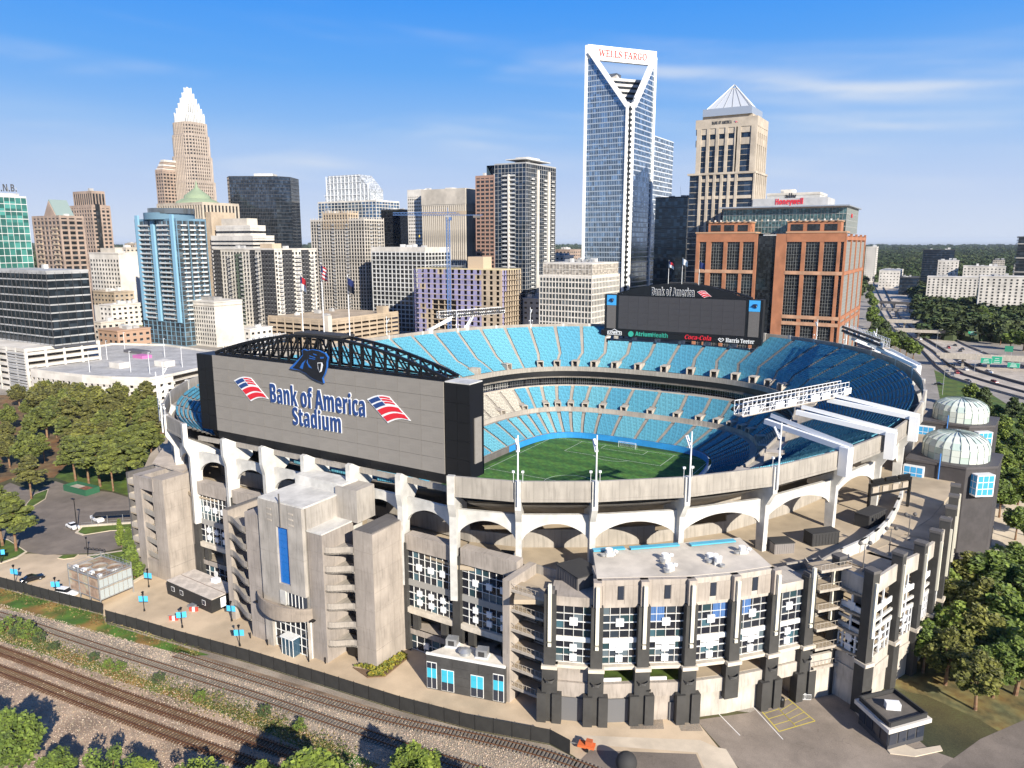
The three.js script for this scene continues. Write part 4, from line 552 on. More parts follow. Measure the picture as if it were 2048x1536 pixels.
{ // low black annex at the foot of the end facade
  const b = thing('annex', 'low dark grey annex with sky blue glazed windows and white roof', 'building', [0, 0, 0]), gm = mat([.068, .066, .064], { map: 'mottle', size: 5, rough: .7 }), pts = [[36.1, 128.6], [50.4, 125.3], [50.0, 122.6], [38.4, 122.6]];
  new MB().prism(pts, 0, 6.6).build('walls', gm, b); new MB().prism([[36.4, 128.2], [50.1, 125.1], [49.8, 122.8], [38.6, 122.8]], 6.6, 6.75).build('roof', mat([.74, .68, .58], { map: 'mottle', size: 8 }), b);
  const ang = Math.atan2(3.3, 14.3), f = part('front', b, 43.25, 0, 126.95, ang); const par = new MB(); par.box(0, 6.6, 0, 14.7, .35, .35); par.build('parapet', MT.frame, f); for (let j = 0; j < 4; j++) for (let i = 0; i < 3; i++) new MB().box(-4.9 + i * 4.9, j * 1.65 + .02, .04, 4.85, 1.6, .1).build('cladding_panel', gm, f);
  const bw = mat([.05, .42, .56], { rough: .3 }); for (const [x, w, h] of [[-6.3, 1.7, 5.0], [-3.3, 2.2, 4.0], [2.2, 2.2, 4.0], [6.1, 1.8, 5.0]]) { new MB().box(x, .2, .1, w + .2, h + .1, .1).build('window_frame', MT.frame, f); new MB().box(x, .3, .16, w, h * .4, .1).build('window_pane', MT.glass, f); new MB().box(x, .3 + h * .4, .16, w, h * .36, .1).build('window_pane', bw, f); new MB().box(x, .3 + h * .77, .16, w, h * .2, .1).build('window_pane', w < 2 ? MT.glass : bw, f); new MB().box(x, .3, .2, .08, h, .1).build('mullion', MT.frame, f); }
}
// ---------------------------------------------------------------- domed gate towers
function domeTower(label, x, z, ph) {
  const b = thing('domed_gate_tower', label, 'tower', [x, 0, z], ph, 'domed gate towers on the right flank'), R = 7.5, N = 24, bm = mat([.062, .056, .058], { map: 'mottle', size: 6, rough: .75 });
  const pts = [[-9.4, 9.4], [3.6, 9.4], [9.4, 3.6], [9.4, -9.4], [-9.4, -9.4]]; new MB().prism(pts, 0, 23.9).build('body', bm, b); new MB().prism(pts.map(([a, c]) => [a * 1.02, c * 1.02]), 23.9, 24.5).build('cornice', mat([.075, .068, .07], { rough: .7 }), b);
  const G = mat([.50, .60, .54], { rough: .22, metal: .15 }), G2 = mat([.62, .66, .60], { rough: .25 }), rb = mat([.16, .20, .19], { rough: .5 }), ang = (k) => k / N * Math.PI * 2;
  const P = (k, e) => { const r = R * Math.cos(e) ** .8, y = 27.7 + 3.3 * Math.sin(e); return [Math.cos(ang(k)) * r, y, Math.sin(ang(k)) * r]; };
  for (let k = 0; k < N; k++) { for (let j = 0; j < 3; j++) { const e0 = j / 3 * 1.52, e1 = (j + 1) / 3 * 1.52; new MB().quad(P(k + 1, e0), P(k, e0), P(k, e1), P(k + 1, e1)).build('dome_pane', (k * 7 + j) % 5 ? G2 : G, b); } const a = ang(k), c = ang(k + 1); for (let j = 0; j < 2; j++) new MB().quad([Math.cos(c) * R, 24.5 + j * 1.6, Math.sin(c) * R], [Math.cos(a) * R, 24.5 + j * 1.6, Math.sin(a) * R], [Math.cos(a) * R, 26.05 + j * 1.6, Math.sin(a) * R], [Math.cos(c) * R, 26.05 + j * 1.6, Math.sin(c) * R]).build('drum_pane', (k + j) % 4 ? G2 : G, b);
    const r = new MB(); let q = [Math.cos(a) * (R + .03), 24.5, Math.sin(a) * (R + .03)]; for (let j = 0; j <= 6; j++) { const p = P(k, j / 6 * 1.52); r.bar(q, p, .12); q = p; } r.build('rib', rb, b); }
  const bw = mat([.06, .34, .66], { rough: .2 }); for (const [x0, z0, a] of [[6.9, 7.2, .78], [-7.4, 9.3, 0]]) { const p = part('bay_window', b, x0, 17.6, z0, a); new MB().box(0, 0, 0, 4.6, 5.4, 2.6).build('frame', MT.whitePaint, p); for (let i = 0; i < 3; i++) for (let j = 0; j < 3; j++) { const o = new MB().box(-1.4 + i * 1.4, .4 + j * 1.65, 1.3, 1.2, 1.45, .1).build('pane', bw, p); } for (let j = 0; j < 3; j++) for (let i = 0; i < 2; i++) new MB().box(-2.3, .4 + j * 1.65, -.6 + i * 1.2, .1, 1.45, 1.0).build('pane', bw, p); }
  new MB().tube([-2, 17, 9.7], [-2, 27, 9.7], .14).build('flag_mast', mat([.05, .20, .55]), b); new MB().box(-2.2, 11, 9.45, 3.4, 3.2, .2).build('window', MT.frame, b); new MB().box(-2.2, 11.3, 9.6, 2.9, 2.6, .2).build('window_pane', MT.glass, b);
}
domeTower('nearer dark gate tower under a glass dome on the right flank', 113.5, 10, -.12); domeTower('farther dark gate tower under a glass dome on the right flank', 114.4, -38, -.12);

// ---------------------------------------------------------------- uptown buildings
const CM = {
  teal: mat([.10, .36, .30], { rough: .1, metal: .4, map: 'glass', size: [48, 62] }), dkglass: mat([.045, .06, .075], { rough: .1, metal: .35, map: 'glass', size: [40, 56] }), blueglass: mat([.20, .32, .46], { rough: .07, metal: .75, map: 'glass', size: [40, 60] }),
  navyglass: mat([.035, .06, .10], { rough: .1, metal: .4, map: 'glass', size: [44, 60] }), greyglass: mat([.22, .25, .27], { rough: .12, metal: .6, map: 'glass', size: [36, 60] }), winGlass: mat([.05, .055, .06], { rough: .12, metal: .2, map: 'glass', size: [32, 56] }),
  brown: mat([.37, .28, .225], { map: 'mottle', size: 30 }), tan: mat([.46, .37, .27], { map: 'mottle', size: 30 }), cream: mat([.56, .505, .43], { map: 'mottle', size: 40 }), whiteB: mat([.68, .64, .58], { map: 'mottle', size: 36 }), grey: mat([.42, .42, .42], { map: 'mottle', size: 30 }), paleGrey: mat([.60, .60, .59], { map: 'mottle', size: 30 }),
  brick: mat([.39, .162, .082], { map: 'mottle', size: 22 }), stone: mat([.50, .43, .345], { map: 'mottle', size: 24 }), blueP: mat([.15, .27, .37], { map: 'mottle', size: 24 }), charcoal: mat([.05, .05, .055], { map: 'mottle', size: 24 }), lilac: mat([.30, .28, .46], { map: 'mottle', size: 12 }), green: mat([.30, .38, .25], { map: 'mottle', size: 8 }), roofGrey: mat([.34, .33, .32], { map: 'mottle', size: 20 }), metal: mat([.52, .54, .56], { rough: .35, metal: .6 }),
};
function block(name, label, b, group) { const t = thing(name, label, 'building', [b[0], 0, b[1]], b[4], group); t.W = b[2]; t.D = b[3]; t.H = b[5]; return t; }
// core with a slab edge on every floor and piers on the two street faces
function grid(t, o) {
  const w = o.w ?? t.W, d = o.d ?? t.D, x = o.x ?? 0, z = o.z ?? 0, y0 = o.y0 ?? 0, h = (o.h ?? t.H) - y0, fl = o.floor ?? 3.8, out = o.out ?? .35;
  const ci = o.inset ?? 0, c = new MB().box(x, y0, z, w - 2 * ci, h, d - 2 * ci).build('wall', o.glass, t);
  const n = Math.max(1, Math.round(h / fl));
  if (o.slab) { const g = bx(w + 2 * out, o.slab, d + 2 * out); if (o.join) { const m = new MB(); for (let k = 0; k <= n; k++) m.box(x, y0 + k * h / n - (k === n ? o.slab : 0), z, w + 2 * out, o.slab, d + 2 * out); stuff(m.build('spandrel', o.frame, t)); } else for (let k = 0; k <= n; k++) mesh('spandrel', g, o.frame, t).position.set(x, y0 + k * h / n - (k === n ? o.slab : 0), z); }
  const po = out + (o.pout ?? .12), pw = o.pier ?? 0;
  if (pw) {
    const nf = Math.max(1, Math.round(w / o.bay)), nr = Math.max(1, Math.round(d / (o.bayR ?? o.bay))), ph = h + (o.lift ?? .2), P = [];
    for (let k = 0; k <= nf; k++) P.push([x - w / 2 + k * w / nf, z + d / 2 + po / 2, pw, po]); for (let k = 0; k <= nr; k++) P.push([x + w / 2 + po / 2, z - d / 2 + k * d / nr, po, pw]); if (o.leftFace) for (let k = 0; k <= nr; k++) P.push([x - w / 2 - po / 2, z - d / 2 + k * d / nr, po, pw]);
    if (o.join || P.length > 120) { const m = new MB(); for (const p of P) m.box(p[0], y0, p[1], p[2], ph, p[3]); stuff(m.build('pier', o.pierMat ?? o.frame, t)); } else for (const p of P) mesh('pier', gPane['cp' + p[2].toFixed(2) + p[3].toFixed(2) + ph.toFixed(1)] ??= bx(p[2], ph, p[3]), o.pierMat ?? o.frame, t).position.set(p[0], y0, p[1]);
  }
  if (o.roof !== 0 && w > 12 && d > 8) { const rr = rng(Math.round(w * 31 + h)); const ny = y0 + h + (o.cap ?? 1); for (let k = 0; k < 4; k++) new MB().box(x + (rr() - .5) * w * .7, ny, z + (rr() - .5) * d * .7, 1.5 + rr() * 4, 1 + rr() * 2, 1.5 + rr() * 3).build('roof_unit', rr() < .5 ? CM.paleGrey : CM.grey, t); if (rr() < .5) new MB().tube([x + (rr() - .5) * w * .5, ny, z], [x + (rr() - .5) * .2, ny + 5 + rr() * 5, z], .12, .05, 5).build('antenna', CM.grey, t); }
  if (o.roof !== 0) new MB().box(x, y0 + h, z, w + 2 * out + .1, o.cap ?? 1, d + 2 * out + .1).build('roof', o.roof ?? o.frame, t);
  return c;
}
// punched windows: dark boxes set in the face with a sill
function punched(t, o) {
  const w = o.w ?? t.W, d = o.d ?? t.D, y0 = o.y0 ?? 3, y1 = o.y1 ?? t.H - 2, m = new MB(), s = new MB(), x = o.x ?? 0, z = o.z ?? 0, ny = Math.round((y1 - y0) / (o.floor ?? 3.4)), fh = (y1 - y0) / ny, faces = o.faces ?? 'fr', skip = rng(o.seed ?? 4);
  for (const f of faces) { const L = f === 'f' ? w : d, nx = Math.max(1, Math.round(L / (o.step ?? 3.4))); for (let i = 0; i < nx; i++) for (let j = 0; j < ny; j++) { if (o.skip && skip() < o.skip) continue; const u = -L / 2 + (i + .5) * L / nx, y = y0 + j * fh + fh * .22, ww = (o.ww ?? 1.4), wh = o.wh ?? fh * .52; if (f === 'f') { m.box(x + u, y, z + d / 2 + .02, ww, wh, .12); s.box(x + u, y - .18, z + d / 2 + .1, ww + .3, .16, .28); } else if (f === 'r') { m.box(x + w / 2 + .02, y, z + u, .12, wh, ww); s.box(x + w / 2 + .1, y - .18, z + u, .28, .16, ww + .3); } else { m.box(x - w / 2 - .02, y, z + u, .12, wh, ww); } } }
  stuff(m.build('window', o.glass ?? CM.winGlass, t)); if (o.sill !== 0) stuff(s.build('window_sill', o.sill ?? CM.whiteB, t));
}
function balconies(t, xs, y0, y1, fl, w, dep, face, m, z0) { for (const x of xs) { const q = new MB(); for (let y = y0; y < y1; y += fl) { if (face === 'f') { q.box(x, y, z0 + dep / 2, w, .25, dep); q.box(x, y + .25, z0 + dep, w, .9, .08); } else { q.box(z0 + dep / 2, y, x, dep, .25, w); q.box(z0 + dep, y + .25, x, .08, .9, w); } } stuff(q.build('balcony', m, t)); } }
const rbox = (t, n, x, y, z, w, h, d, m) => new MB().box(x, y, z, w, h, d).build(n, m, t);
{ // teal glass tower on grey podium over a garage
  const a = block('glass_office_tower', 'teal glass office tower lettered F.N.B. at the left edge', [-398.59, -1.53, 82.59, 18, -0.0000, 103.29]); grid(a, { glass: CM.teal, frame: CM.paleGrey, slab: .4, floor: 4.1, pier: .16, bay: 3.2, out: .1, cap: .6 });
  { const o = new MB().box(0, a.H + .6, 0, a.W - 6, 1.6, a.D - 4).build('plant_room', CM.grey, a); } { const sg = part('roof_sign', a, a.W / 2 - 4, a.H + 2.2, -a.D / 2 + 6, .95); lettering(sg, 'F.N.B.', 'sans_bold', 9.5, 3.0, -1.5, 1.0, .2, CM.charcoal); rbox(sg, 'sign_mark', -9.5, 1.0, .2, 4.2, 3, .4, mat([.62, .05, .14])); for (const x of [-9, -5, -1, 3]) rbox(sg, 'sign_post', x, 0, 0, .2, 3.4, .2, CM.grey); }
  const p = block('office_podium', 'dark glass office podium below the teal tower', [-376.49, 3.36, 159.58, 21.89, -0.0000, 62.25]); grid(p, { glass: CM.dkglass, frame: CM.grey, y0: 24, slab: .7, floor: 4.4, pier: .12, bay: 4.4, out: .15, pierMat: CM.charcoal, cap: 1.2 });
  const g = block('parking_garage', 'white parking garage beneath the dark glass podium', [-361.09, 7.84, 121.4, 38.32, -0.0000, 24.78]); grid(g, { glass: CM.whiteB, inset: 8, frame: CM.whiteB, slab: 1.5, floor: 3.6, pier: 1.0, bay: 9, out: .5, h: 23.6, cap: .3 }); { const q = part('screen_wall', g, g.W / 2 - 9, 0, g.D / 2 + .8); for (let k = 0; k < 14; k++) rbox(q, 'louvre', 0, 1 + k * 1.5, 0, 17, .9, .3, CM.grey); }
}
{ const t = block('gabled_office_tower', 'brown stone office tower with gabled green roof at left', [-525.12, -116.88, 39.7, 18, -0.0000, 98.54]); grid(t, { glass: CM.winGlass, frame: CM.brown, slab: 1.5, floor: 4, pier: 1.5, bay: 6, out: .5, cap: .5 });
  for (const x of [-t.W * .3, t.W * .3]) { for (let k = 0; k < 20; k++) rbox(t, 'balcony_band', x, 12 + k * 4, t.D / 2 + .7, t.W * .2, 1.4, 1.2, CM.tan); }
  const g = shapeGeo([[-t.W * .22, 0], [t.W * .22, 0], [0, t.W * .3]], t.D * .8); const o = mesh('gable', g, CM.brown, t); o.position.set(t.W * .1, t.H, -t.D * .35); const r = shapeGeo([[-t.W * .24, -.4], [0, t.W * .33], [t.W * .24, -.4], [t.W * .22, -.6], [0, t.W * .3], [-t.W * .22, -.6]], t.D * .78); mesh('gable_roof', r, mat([.20, .26, .25]), t).position.set(t.W * .1, t.H + .2, -t.D * .36); }
{ const t = block('stepped_brown_tower', 'tall brown stone tower with stepped crown and dark window strips', [-664.01, -222.23, 46.5, 18, -0.0000, 113.89]); grid(t, { glass: CM.winGlass, frame: CM.brown, slab: 1.7, floor: 3.9, pier: 1.5, bay: 4.6, out: .4, join: true }); grid(t, { glass: CM.winGlass, frame: CM.brown, slab: .6, floor: 12, pier: 1.0, bay: 3.6, w: t.W * .7, d: t.D * .7, x: t.W * .1, y0: t.H + 1, h: t.H + 13, cap: 2, join: true }); rbox(t, 'dark_strip', t.W / 2 + .4, 6, t.D * .2, 1.0, t.H - 4, t.D * .25, CM.winGlass); }
{ const t = block('white_hotel', 'white hotel block with small square windows behind the podium', [-548.25, -174.55, 44.96, 18, -0.0000, 68.06]); grid(t, { glass: CM.whiteB, frame: CM.whiteB, cap: 1 }); punched(t, { step: 4.4, floor: 4, ww: 1.9, wh: 2, y0: 14, y1: t.H - 4, faces: 'f' }); rbox(t, 'roof_box', -2, t.H + 1, 0, t.W * .5, 4, t.D * .4, CM.cream); rbox(t, 'lower_wing', -t.W * .1, 0, t.D / 2 + 8, t.W * 1.05, 24, 16, CM.whiteB); }
{ const t = block('blue_condo_tower', 'pale blue condo tower with stacked balconies and curved glass crown', [-415.95, -142.45, 50.51, 25.11, -0.0000, 94.25]); grid(t, { glass: CM.greyglass, frame: CM.blueP, slab: .45, floor: 3.5, pier: .5, bay: 5.5, out: .2, y0: 0, cap: 1.2 });
  const ww = t.W; for (const x of [-ww * .42, -ww * .05, ww * .42]) rbox(t, 'blue_fin', x, 18, t.D / 2 + .8, ww * .07, t.H - 14, 1.6, mat([.20, .38, .52])); balconies(t, [-ww * .26, ww * .2], 20, t.H - 4, 3.5, ww * .26, 1.8, 'f', CM.paleGrey, t.D / 2); balconies(t, [-t.D * .3, 0, t.D * .3], 20, t.H - 4, 3.5, t.D * .2, 1.6, 'r', CM.paleGrey, t.W / 2);
  const c = new THREE.CylinderGeometry(ww * .36, ww * .36, 5, 24); mesh('crown', c, CM.blueP, t).position.set(0, t.H + 3.2, 0); mesh('crown_glass', new THREE.CylinderGeometry(ww * .33, ww * .33, 4, 24), CM.greyglass, t).position.set(ww * .06, t.H + 7, 0); }
{ // tall tapering tower with a crown of fins
  const c = [-722.22, 77.56, -394.08], t = thing('crowned_skyscraper', 'tallest tan skyscraper tapering to a white crown of spires', 'building', [c[0], 0, c[2]], 0), sec = [[44, 0, 118], [41.5, 118, 152], [38.5, 152, 182], [35.5, 182, 207], [32.5, 207, 222]];
  const oct = (w, k = .22) => { const a = w / 2, b = a * (1 - k * 2); return [[-b, a], [b, a], [a * .93, a * .78], [a, b], [a, -b], [b, -a], [-b, -a], [-a, -b], [-a, b], [-a * .93, a * .78]]; };
  for (const [w, y0, y1] of sec) { new MB().prism(oct(w - .8), y0, y1).build('wall', CM.winGlass, t); const sp = new MB(), pr = new MB(); for (let y = y0; y < y1 - .5; y += 4) sp.prism(oct(w), y, y + 1.9); sp.prism(oct(w + .4), y1 - 1.5, y1); stuff(sp.build('spandrel', mat([.33, .275, .235]), t)); const P = oct(w + .3); for (let k = 0; k < P.length; k++) { const a = P[k], b = P[(k + 1) % P.length], L = Math.hypot(b[0] - a[0], b[1] - a[1]), n = Math.max(1, Math.round(L / 3.1)); for (let j = 0; j < n; j++) { const u = (j + .5) / n; pr.box(lerp(a[0], b[0], u), y0, lerp(a[1], b[1], u), 1.15, y1 - y0, 1.15); } } stuff(pr.build('pier', mat([.47, .395, .335], { map: 'mottle', size: 30 }), t)); }
  const wc = mat([.74, .74, .72], { rough: .4 }); for (let r = 0; r < 6; r++) { const w = 29.5 - r * 4.5, y0 = 222 + r * 4.5, h = 9 + r * 1.5; new MB().prism(oct(Math.max(2, w - 3)), 222, y0 + 4).build('crown_core', CM.greyglass, t); const P = oct(w), fm = new MB(); for (let k = 0; k < P.length; k++) { const a = P[k], b = P[(k + 1) % P.length], L = Math.hypot(b[0] - a[0], b[1] - a[1]), n = Math.max(1, Math.round(L / 2.2)); for (let j = 0; j < n; j++) { const u = (j + .5) / n, e = Math.sin(Math.PI * u) * 3; fm.box(lerp(a[0], b[0], u), y0, lerp(a[1], b[1], u), .85, h + e, .85); } } stuff(fm.build('crown_fin', wc, t)); }
}
{ const t = block('striped_tower', 'slim brown tower with striped slanted top beside the tall skyscraper', [-738.03, -366.15, 13.41, 18, -0.0000, 164.52]); grid(t, { glass: CM.winGlass, frame: CM.brown, slab: 1.8, floor: 4, pier: 1.4, bay: 5, out: .3, join: true }); for (let k = 0; k < 5; k++) rbox(t, 'crown_step', k * 1.6, t.H + k * 2.4, 0, t.W * (1 - k * .12), 2.4, t.D * .9, k % 2 ? CM.brown : CM.whiteB); }
{ const t = block('green_domed_tower', 'cream tower with ribbed pilasters under a green copper dome roof', [-600.2, -305.15, 74.46, 44, -0.0000, 116.85]); grid(t, { glass: CM.winGlass, frame: CM.stone, slab: .8, floor: 14, pier: 1.8, bay: 4.2, out: .6, cap: 2 }); const lathe = new THREE.LatheGeometry([[25, 0], [24, 2], [17, 5], [15, 5.4], [15, 8], [12, 10], [6, 14], [2, 17], [.4, 24]].map((p) => new THREE.Vector2(p[0] * t.W / 84, p[1])), 20); mesh('dome', lathe, CM.green, t).position.set(0, t.H + 2, 0); rbox(t, 'side_tower', t.W * .52, 0, t.D * .1, 14, t.H - 8, 30, CM.tan); }
{ // dark glass octagon
  const c = [-603.46, 77.56, -398.78], h = [-599.47, 152.63, -401.17][1], t = thing('dark_glass_tower', 'wide dark glass office tower with chamfered faces', 'building', [c[0], 0, c[2]], .52), pts = [[-30, 26], [22, 26], [36, 12], [36, -20], [-38, -20], [-38, 12]]; new MB().prism(pts, 0, h).build('wall', mat([.10, .13, .17], { rough: .08, metal: .75, map: 'glass', size: [30, 44] }), t); const m = new MB(); for (let y = 4; y < h; y += 4) m.prism(pts.map((p) => [p[0] * 1.003, p[1] * 1.003]), y, y + .5); stuff(m.build('spandrel', CM.charcoal, t)); const q = new MB(); for (let k = 0; k < 26; k++) q.box(-30 + k * 2, 0, 26.1, .2, h, .3); stuff(q.build('mullion', CM.charcoal, t)); new MB().box(4, h, 2, 22, 4, 16).build('plant_room', CM.whiteB, t); }
{ const t = block('stepped_white_block', 'white office block with dark ribbon windows stepping back at the top', [-519.22, -294.32, 61.8, 26.16, -0.0000, 93.89]); grid(t, { glass: CM.winGlass, frame: CM.whiteB, slab: 2.2, floor: 4, out: .4, h: t.H - 10 }); grid(t, { glass: CM.winGlass, frame: CM.whiteB, slab: 2.2, floor: 4, out: .4, w: t.W * .82, x: -t.W * .03, d: t.D * .7, y0: t.H - 9, h: t.H }); rbox(t, 'roof_box', -t.W * .05, t.H + .8, 0, t.W * .62, 7, t.D * .5, CM.cream); }
{ const t = block('white_crowned_tower', 'glass tower with slanted white lattice crown', [-595.05, -550.84, 102.74, 46, -0.0000, 130.68]); grid(t, { glass: CM.blueglass, frame: CM.whiteB, slab: .7, floor: 4.2, pier: .5, bay: 6, out: .25, join: true, cap: 1.5 });
  const g = part('crown', t, -t.W * .06, t.H + 1.5, 0), W = t.W * .78, H = 34; const q = shapeGeo([[-W / 2, 0], [W / 2, 0], [W / 2, H * .42], [W * .26, H], [-W * .42, H], [-W / 2, H * .2]], 26); mesh('crown_wall', q, mat([.60, .64, .68], { rough: .3, map: 'glass', size: 20 }), g).position.set(0, 0, -12); for (let k = 0; k < 12; k++) rbox(g, 'crown_rib', lerp(-W * .46, W * .46, k / 11), 0, 14.4, .8, H * (k < 9 ? .98 : .66), .8, MT.whitePaint); for (const y of [8, 16, 24, 32]) rbox(g, 'crown_band', -W * .06, y, 14.5, W * (y > 14 ? .72 : .92), .7, .8, MT.whitePaint); }
{ const t = block('tan_residential_tower', 'tan concrete apartment tower with tight window grid and ragged parapet', [-400.92, -320.84, 68.06, 26.99, -0.0000, 98.43]); grid(t, { glass: CM.winGlass, frame: mat([.46, .42, .37]), slab: .7, floor: 3.3, pier: .8, bay: 3.4, out: .35, lift: 2.4, pierMat: mat([.52, .475, .42], { map: 'mottle', size: 30 }) }); grid(t, { glass: CM.winGlass, frame: CM.tan, slab: .8, floor: 3.3, pier: 1.2, bay: 3.4, w: t.W * .46, x: -t.W * .02, d: t.D * .5, z: t.D * .26, y0: t.H - 8, h: t.H + 6, lift: 3 }); for (const x of [-t.W * .32, -t.W * .06, t.W * .2]) balconies(t, [x], 8, t.H - 3, 3.3, 3.2, 1.5, 'f', CM.grey, t.D / 2); balconies(t, [-t.D * .2, t.D * .2], 8, t.H - 3, 3.3, 3, 1.5, 'r', CM.grey, t.W / 2); }
{ const t = block('black_glass_block', 'black glass office block between the tan tower and cream tower', [-467.77, -474.72, 28.72, 18.74, -0.0000, 115.12]); grid(t, { glass: mat([.03, .035, .045], { rough: .06, metal: .4, map: 'glass', size: 30 }), frame: CM.charcoal, slab: .3, floor: 4.2, out: .1 }); rbox(t, 'white_corner', -t.W * .2, 0, t.D / 2 + 4, t.W * .5, t.H * .62, 8, CM.whiteB); }
{ const t = block('white_striped_annex', 'white office tower with fine horizontal windows left of the cream tower', [-409.8, -454.9, 22.43, 30, -0.0000, 128.9]); grid(t, { glass: CM.winGlass, frame: CM.whiteB, slab: 2.2, floor: 3.8, pier: .7, bay: 2.4, out: .3, join: true, cap: 6 }); }
{ const t = block('cream_ribbed_tower', 'broad cream tower with full height vertical ribs and blank top', [-365.25, -449.5, 55.38, 39.34, -0.0000, 131.45]); grid(t, { glass: mat([.16, .14, .12], { rough: .3 }), frame: CM.cream, slab: 1.2, floor: 60, pier: 1.3, bay: 2.7, out: .6, h: t.H - 14, cap: 1 }); rbox(t, 'crown_band', 0, t.H - 14, 0, t.W + 2, 16, t.D + 2, CM.cream); rbox(t, 'recess_band', 0, t.H - 25, 0, t.W + 1.5, 4, t.D + 1.5, CM.tan); rbox(t, 'roof_box', -4, t.H + 2, 0, 9, 2.4, 9, CM.whiteB); const w2 = block('cream_side_wing', 'cream grid facade wing just right of the ribbed tower', [-328.75, -456.39, 2.11, 18, -0.0000, 120.92]); grid(w2, { glass: CM.winGlass, frame: CM.cream, slab: 1.5, floor: 4, pier: 1.4, bay: 4, out: .3, join: true }); }
{ const t = block('curved_top_tower', 'reddish brown tower with rounded glass top behind the condo tower', [-306.51, -434.91, 21.54, 30, -0.0000, 142.87]); grid(t, { glass: CM.winGlass, frame: mat([.34, .21, .16]), slab: 1.6, floor: 4, pier: 1, bay: 5, out: .3, join: true }); const c = new THREE.CylinderGeometry(12, 12, t.W * .7, 20, 1, false, 0, Math.PI); c.rotateZ(Math.PI / 2); c.rotateX(-Math.PI / 2); mesh('rounded_roof', c, CM.blueglass, t).position.set(0, t.H, 0); }
{ const t = block('glass_residential_tower', 'slender glass apartment tower with white balconies and flat roof canopy', [-203.27, -322.53, 28.92, 50.15, -0.0000, 138.93]); grid(t, { glass: CM.navyglass, frame: CM.grey, slab: .3, floor: 3.4, pier: .12, bay: 3.1, out: .08, cap: .8 }); balconies(t, [-t.W * .14, t.W * .10], 24, t.H - 8, 3.4, t.W * .16, 1.6, 'f', CM.paleGrey, t.D / 2); rbox(t, 'shaft', -t.W * .02, 14, t.D / 2 + 1.1, 1.2, t.H - 22, 2.2, CM.whiteB); balconies(t, [t.D * .32, -t.D * .1, -t.D * .36], 18, t.H - 10, 3.4, t.D * .1, 1.6, 'r', CM.paleGrey, t.W / 2); for (const zz of [t.D * .12, -t.D * .25]) rbox(t, 'shaft', t.W / 2 + .5, 10, zz, 1.0, t.H - 14, t.D * .06, CM.whiteB); rbox(t, 'roof_canopy', t.W * .18, t.H + 3, t.D * .1, t.W * .66, .7, t.D * .8, CM.paleGrey); rbox(t, 'plant_room', 0, t.H + .8, -3, t.W * .4, 6, t.D * .4, CM.whiteB); }
{ const t = block('patchwork_apartments', 'white and charcoal apartment block with many small balconies', [-389.52, -209.83, 72.57, 45.07, -0.0000, 72.16]); grid(t, { glass: CM.whiteB, frame: CM.whiteB, cap: 1 }); const seg = [[-.5, -.38, 1], [-.14, -.02, 2], [.12, .2, 1], [.3, .5, 1]]; for (const [a, b, k] of seg) rbox(t, 'cladding_strip', (a + b) / 2 * t.W, 0, t.D / 2 + .15, (b - a) * t.W, t.H - (k === 1 ? 0 : 3), .5, k === 1 ? CM.charcoal : mat([.10, .13, .10], { rough: .3 })); for (const [a, b] of [[.1, .32], [-.3, -.12]]) rbox(t, 'cladding_strip', t.W / 2 + .2, 0, (a + b) / 2 * t.D, .5, t.H, (b - a) * t.D, CM.charcoal); punched(t, { step: 3.6, floor: 3.3, ww: 1.6, wh: 1.8, y0: 2, y1: t.H - 1, d: t.D + .9, w: t.W + .9, sill: CM.paleGrey }); balconies(t, [-.22, -.02, .24].map((x) => x * t.W), 3, t.H - 4, 3.3, 3.2, 1.6, 'f', CM.grey, t.D / 2 + .4); balconies(t, [-.36, -.05, .02, .4].map((x) => x * t.D), 3, t.H - 4, 3.3, 3.2, 1.6, 'r', CM.grey, t.W / 2 + .4); rbox(t, 'roof_box', t.W * .1, t.H + 1, 0, 14, 4, 10, CM.tan); rbox(t, 'podium', 0, 0, t.D / 2 + 7, t.W, 11, 14, CM.whiteB); }
{ const t = block('grey_office_block', 'long grey office block with square window grid behind the crane', [-312.01, -306.39, 59.43, 36.62, -0.0000, 70.03]); grid(t, { glass: CM.winGlass, frame: CM.paleGrey, slab: .9, floor: 4, pier: .7, bay: 4.6, out: .35, cap: 4, roof: CM.whiteB }); }
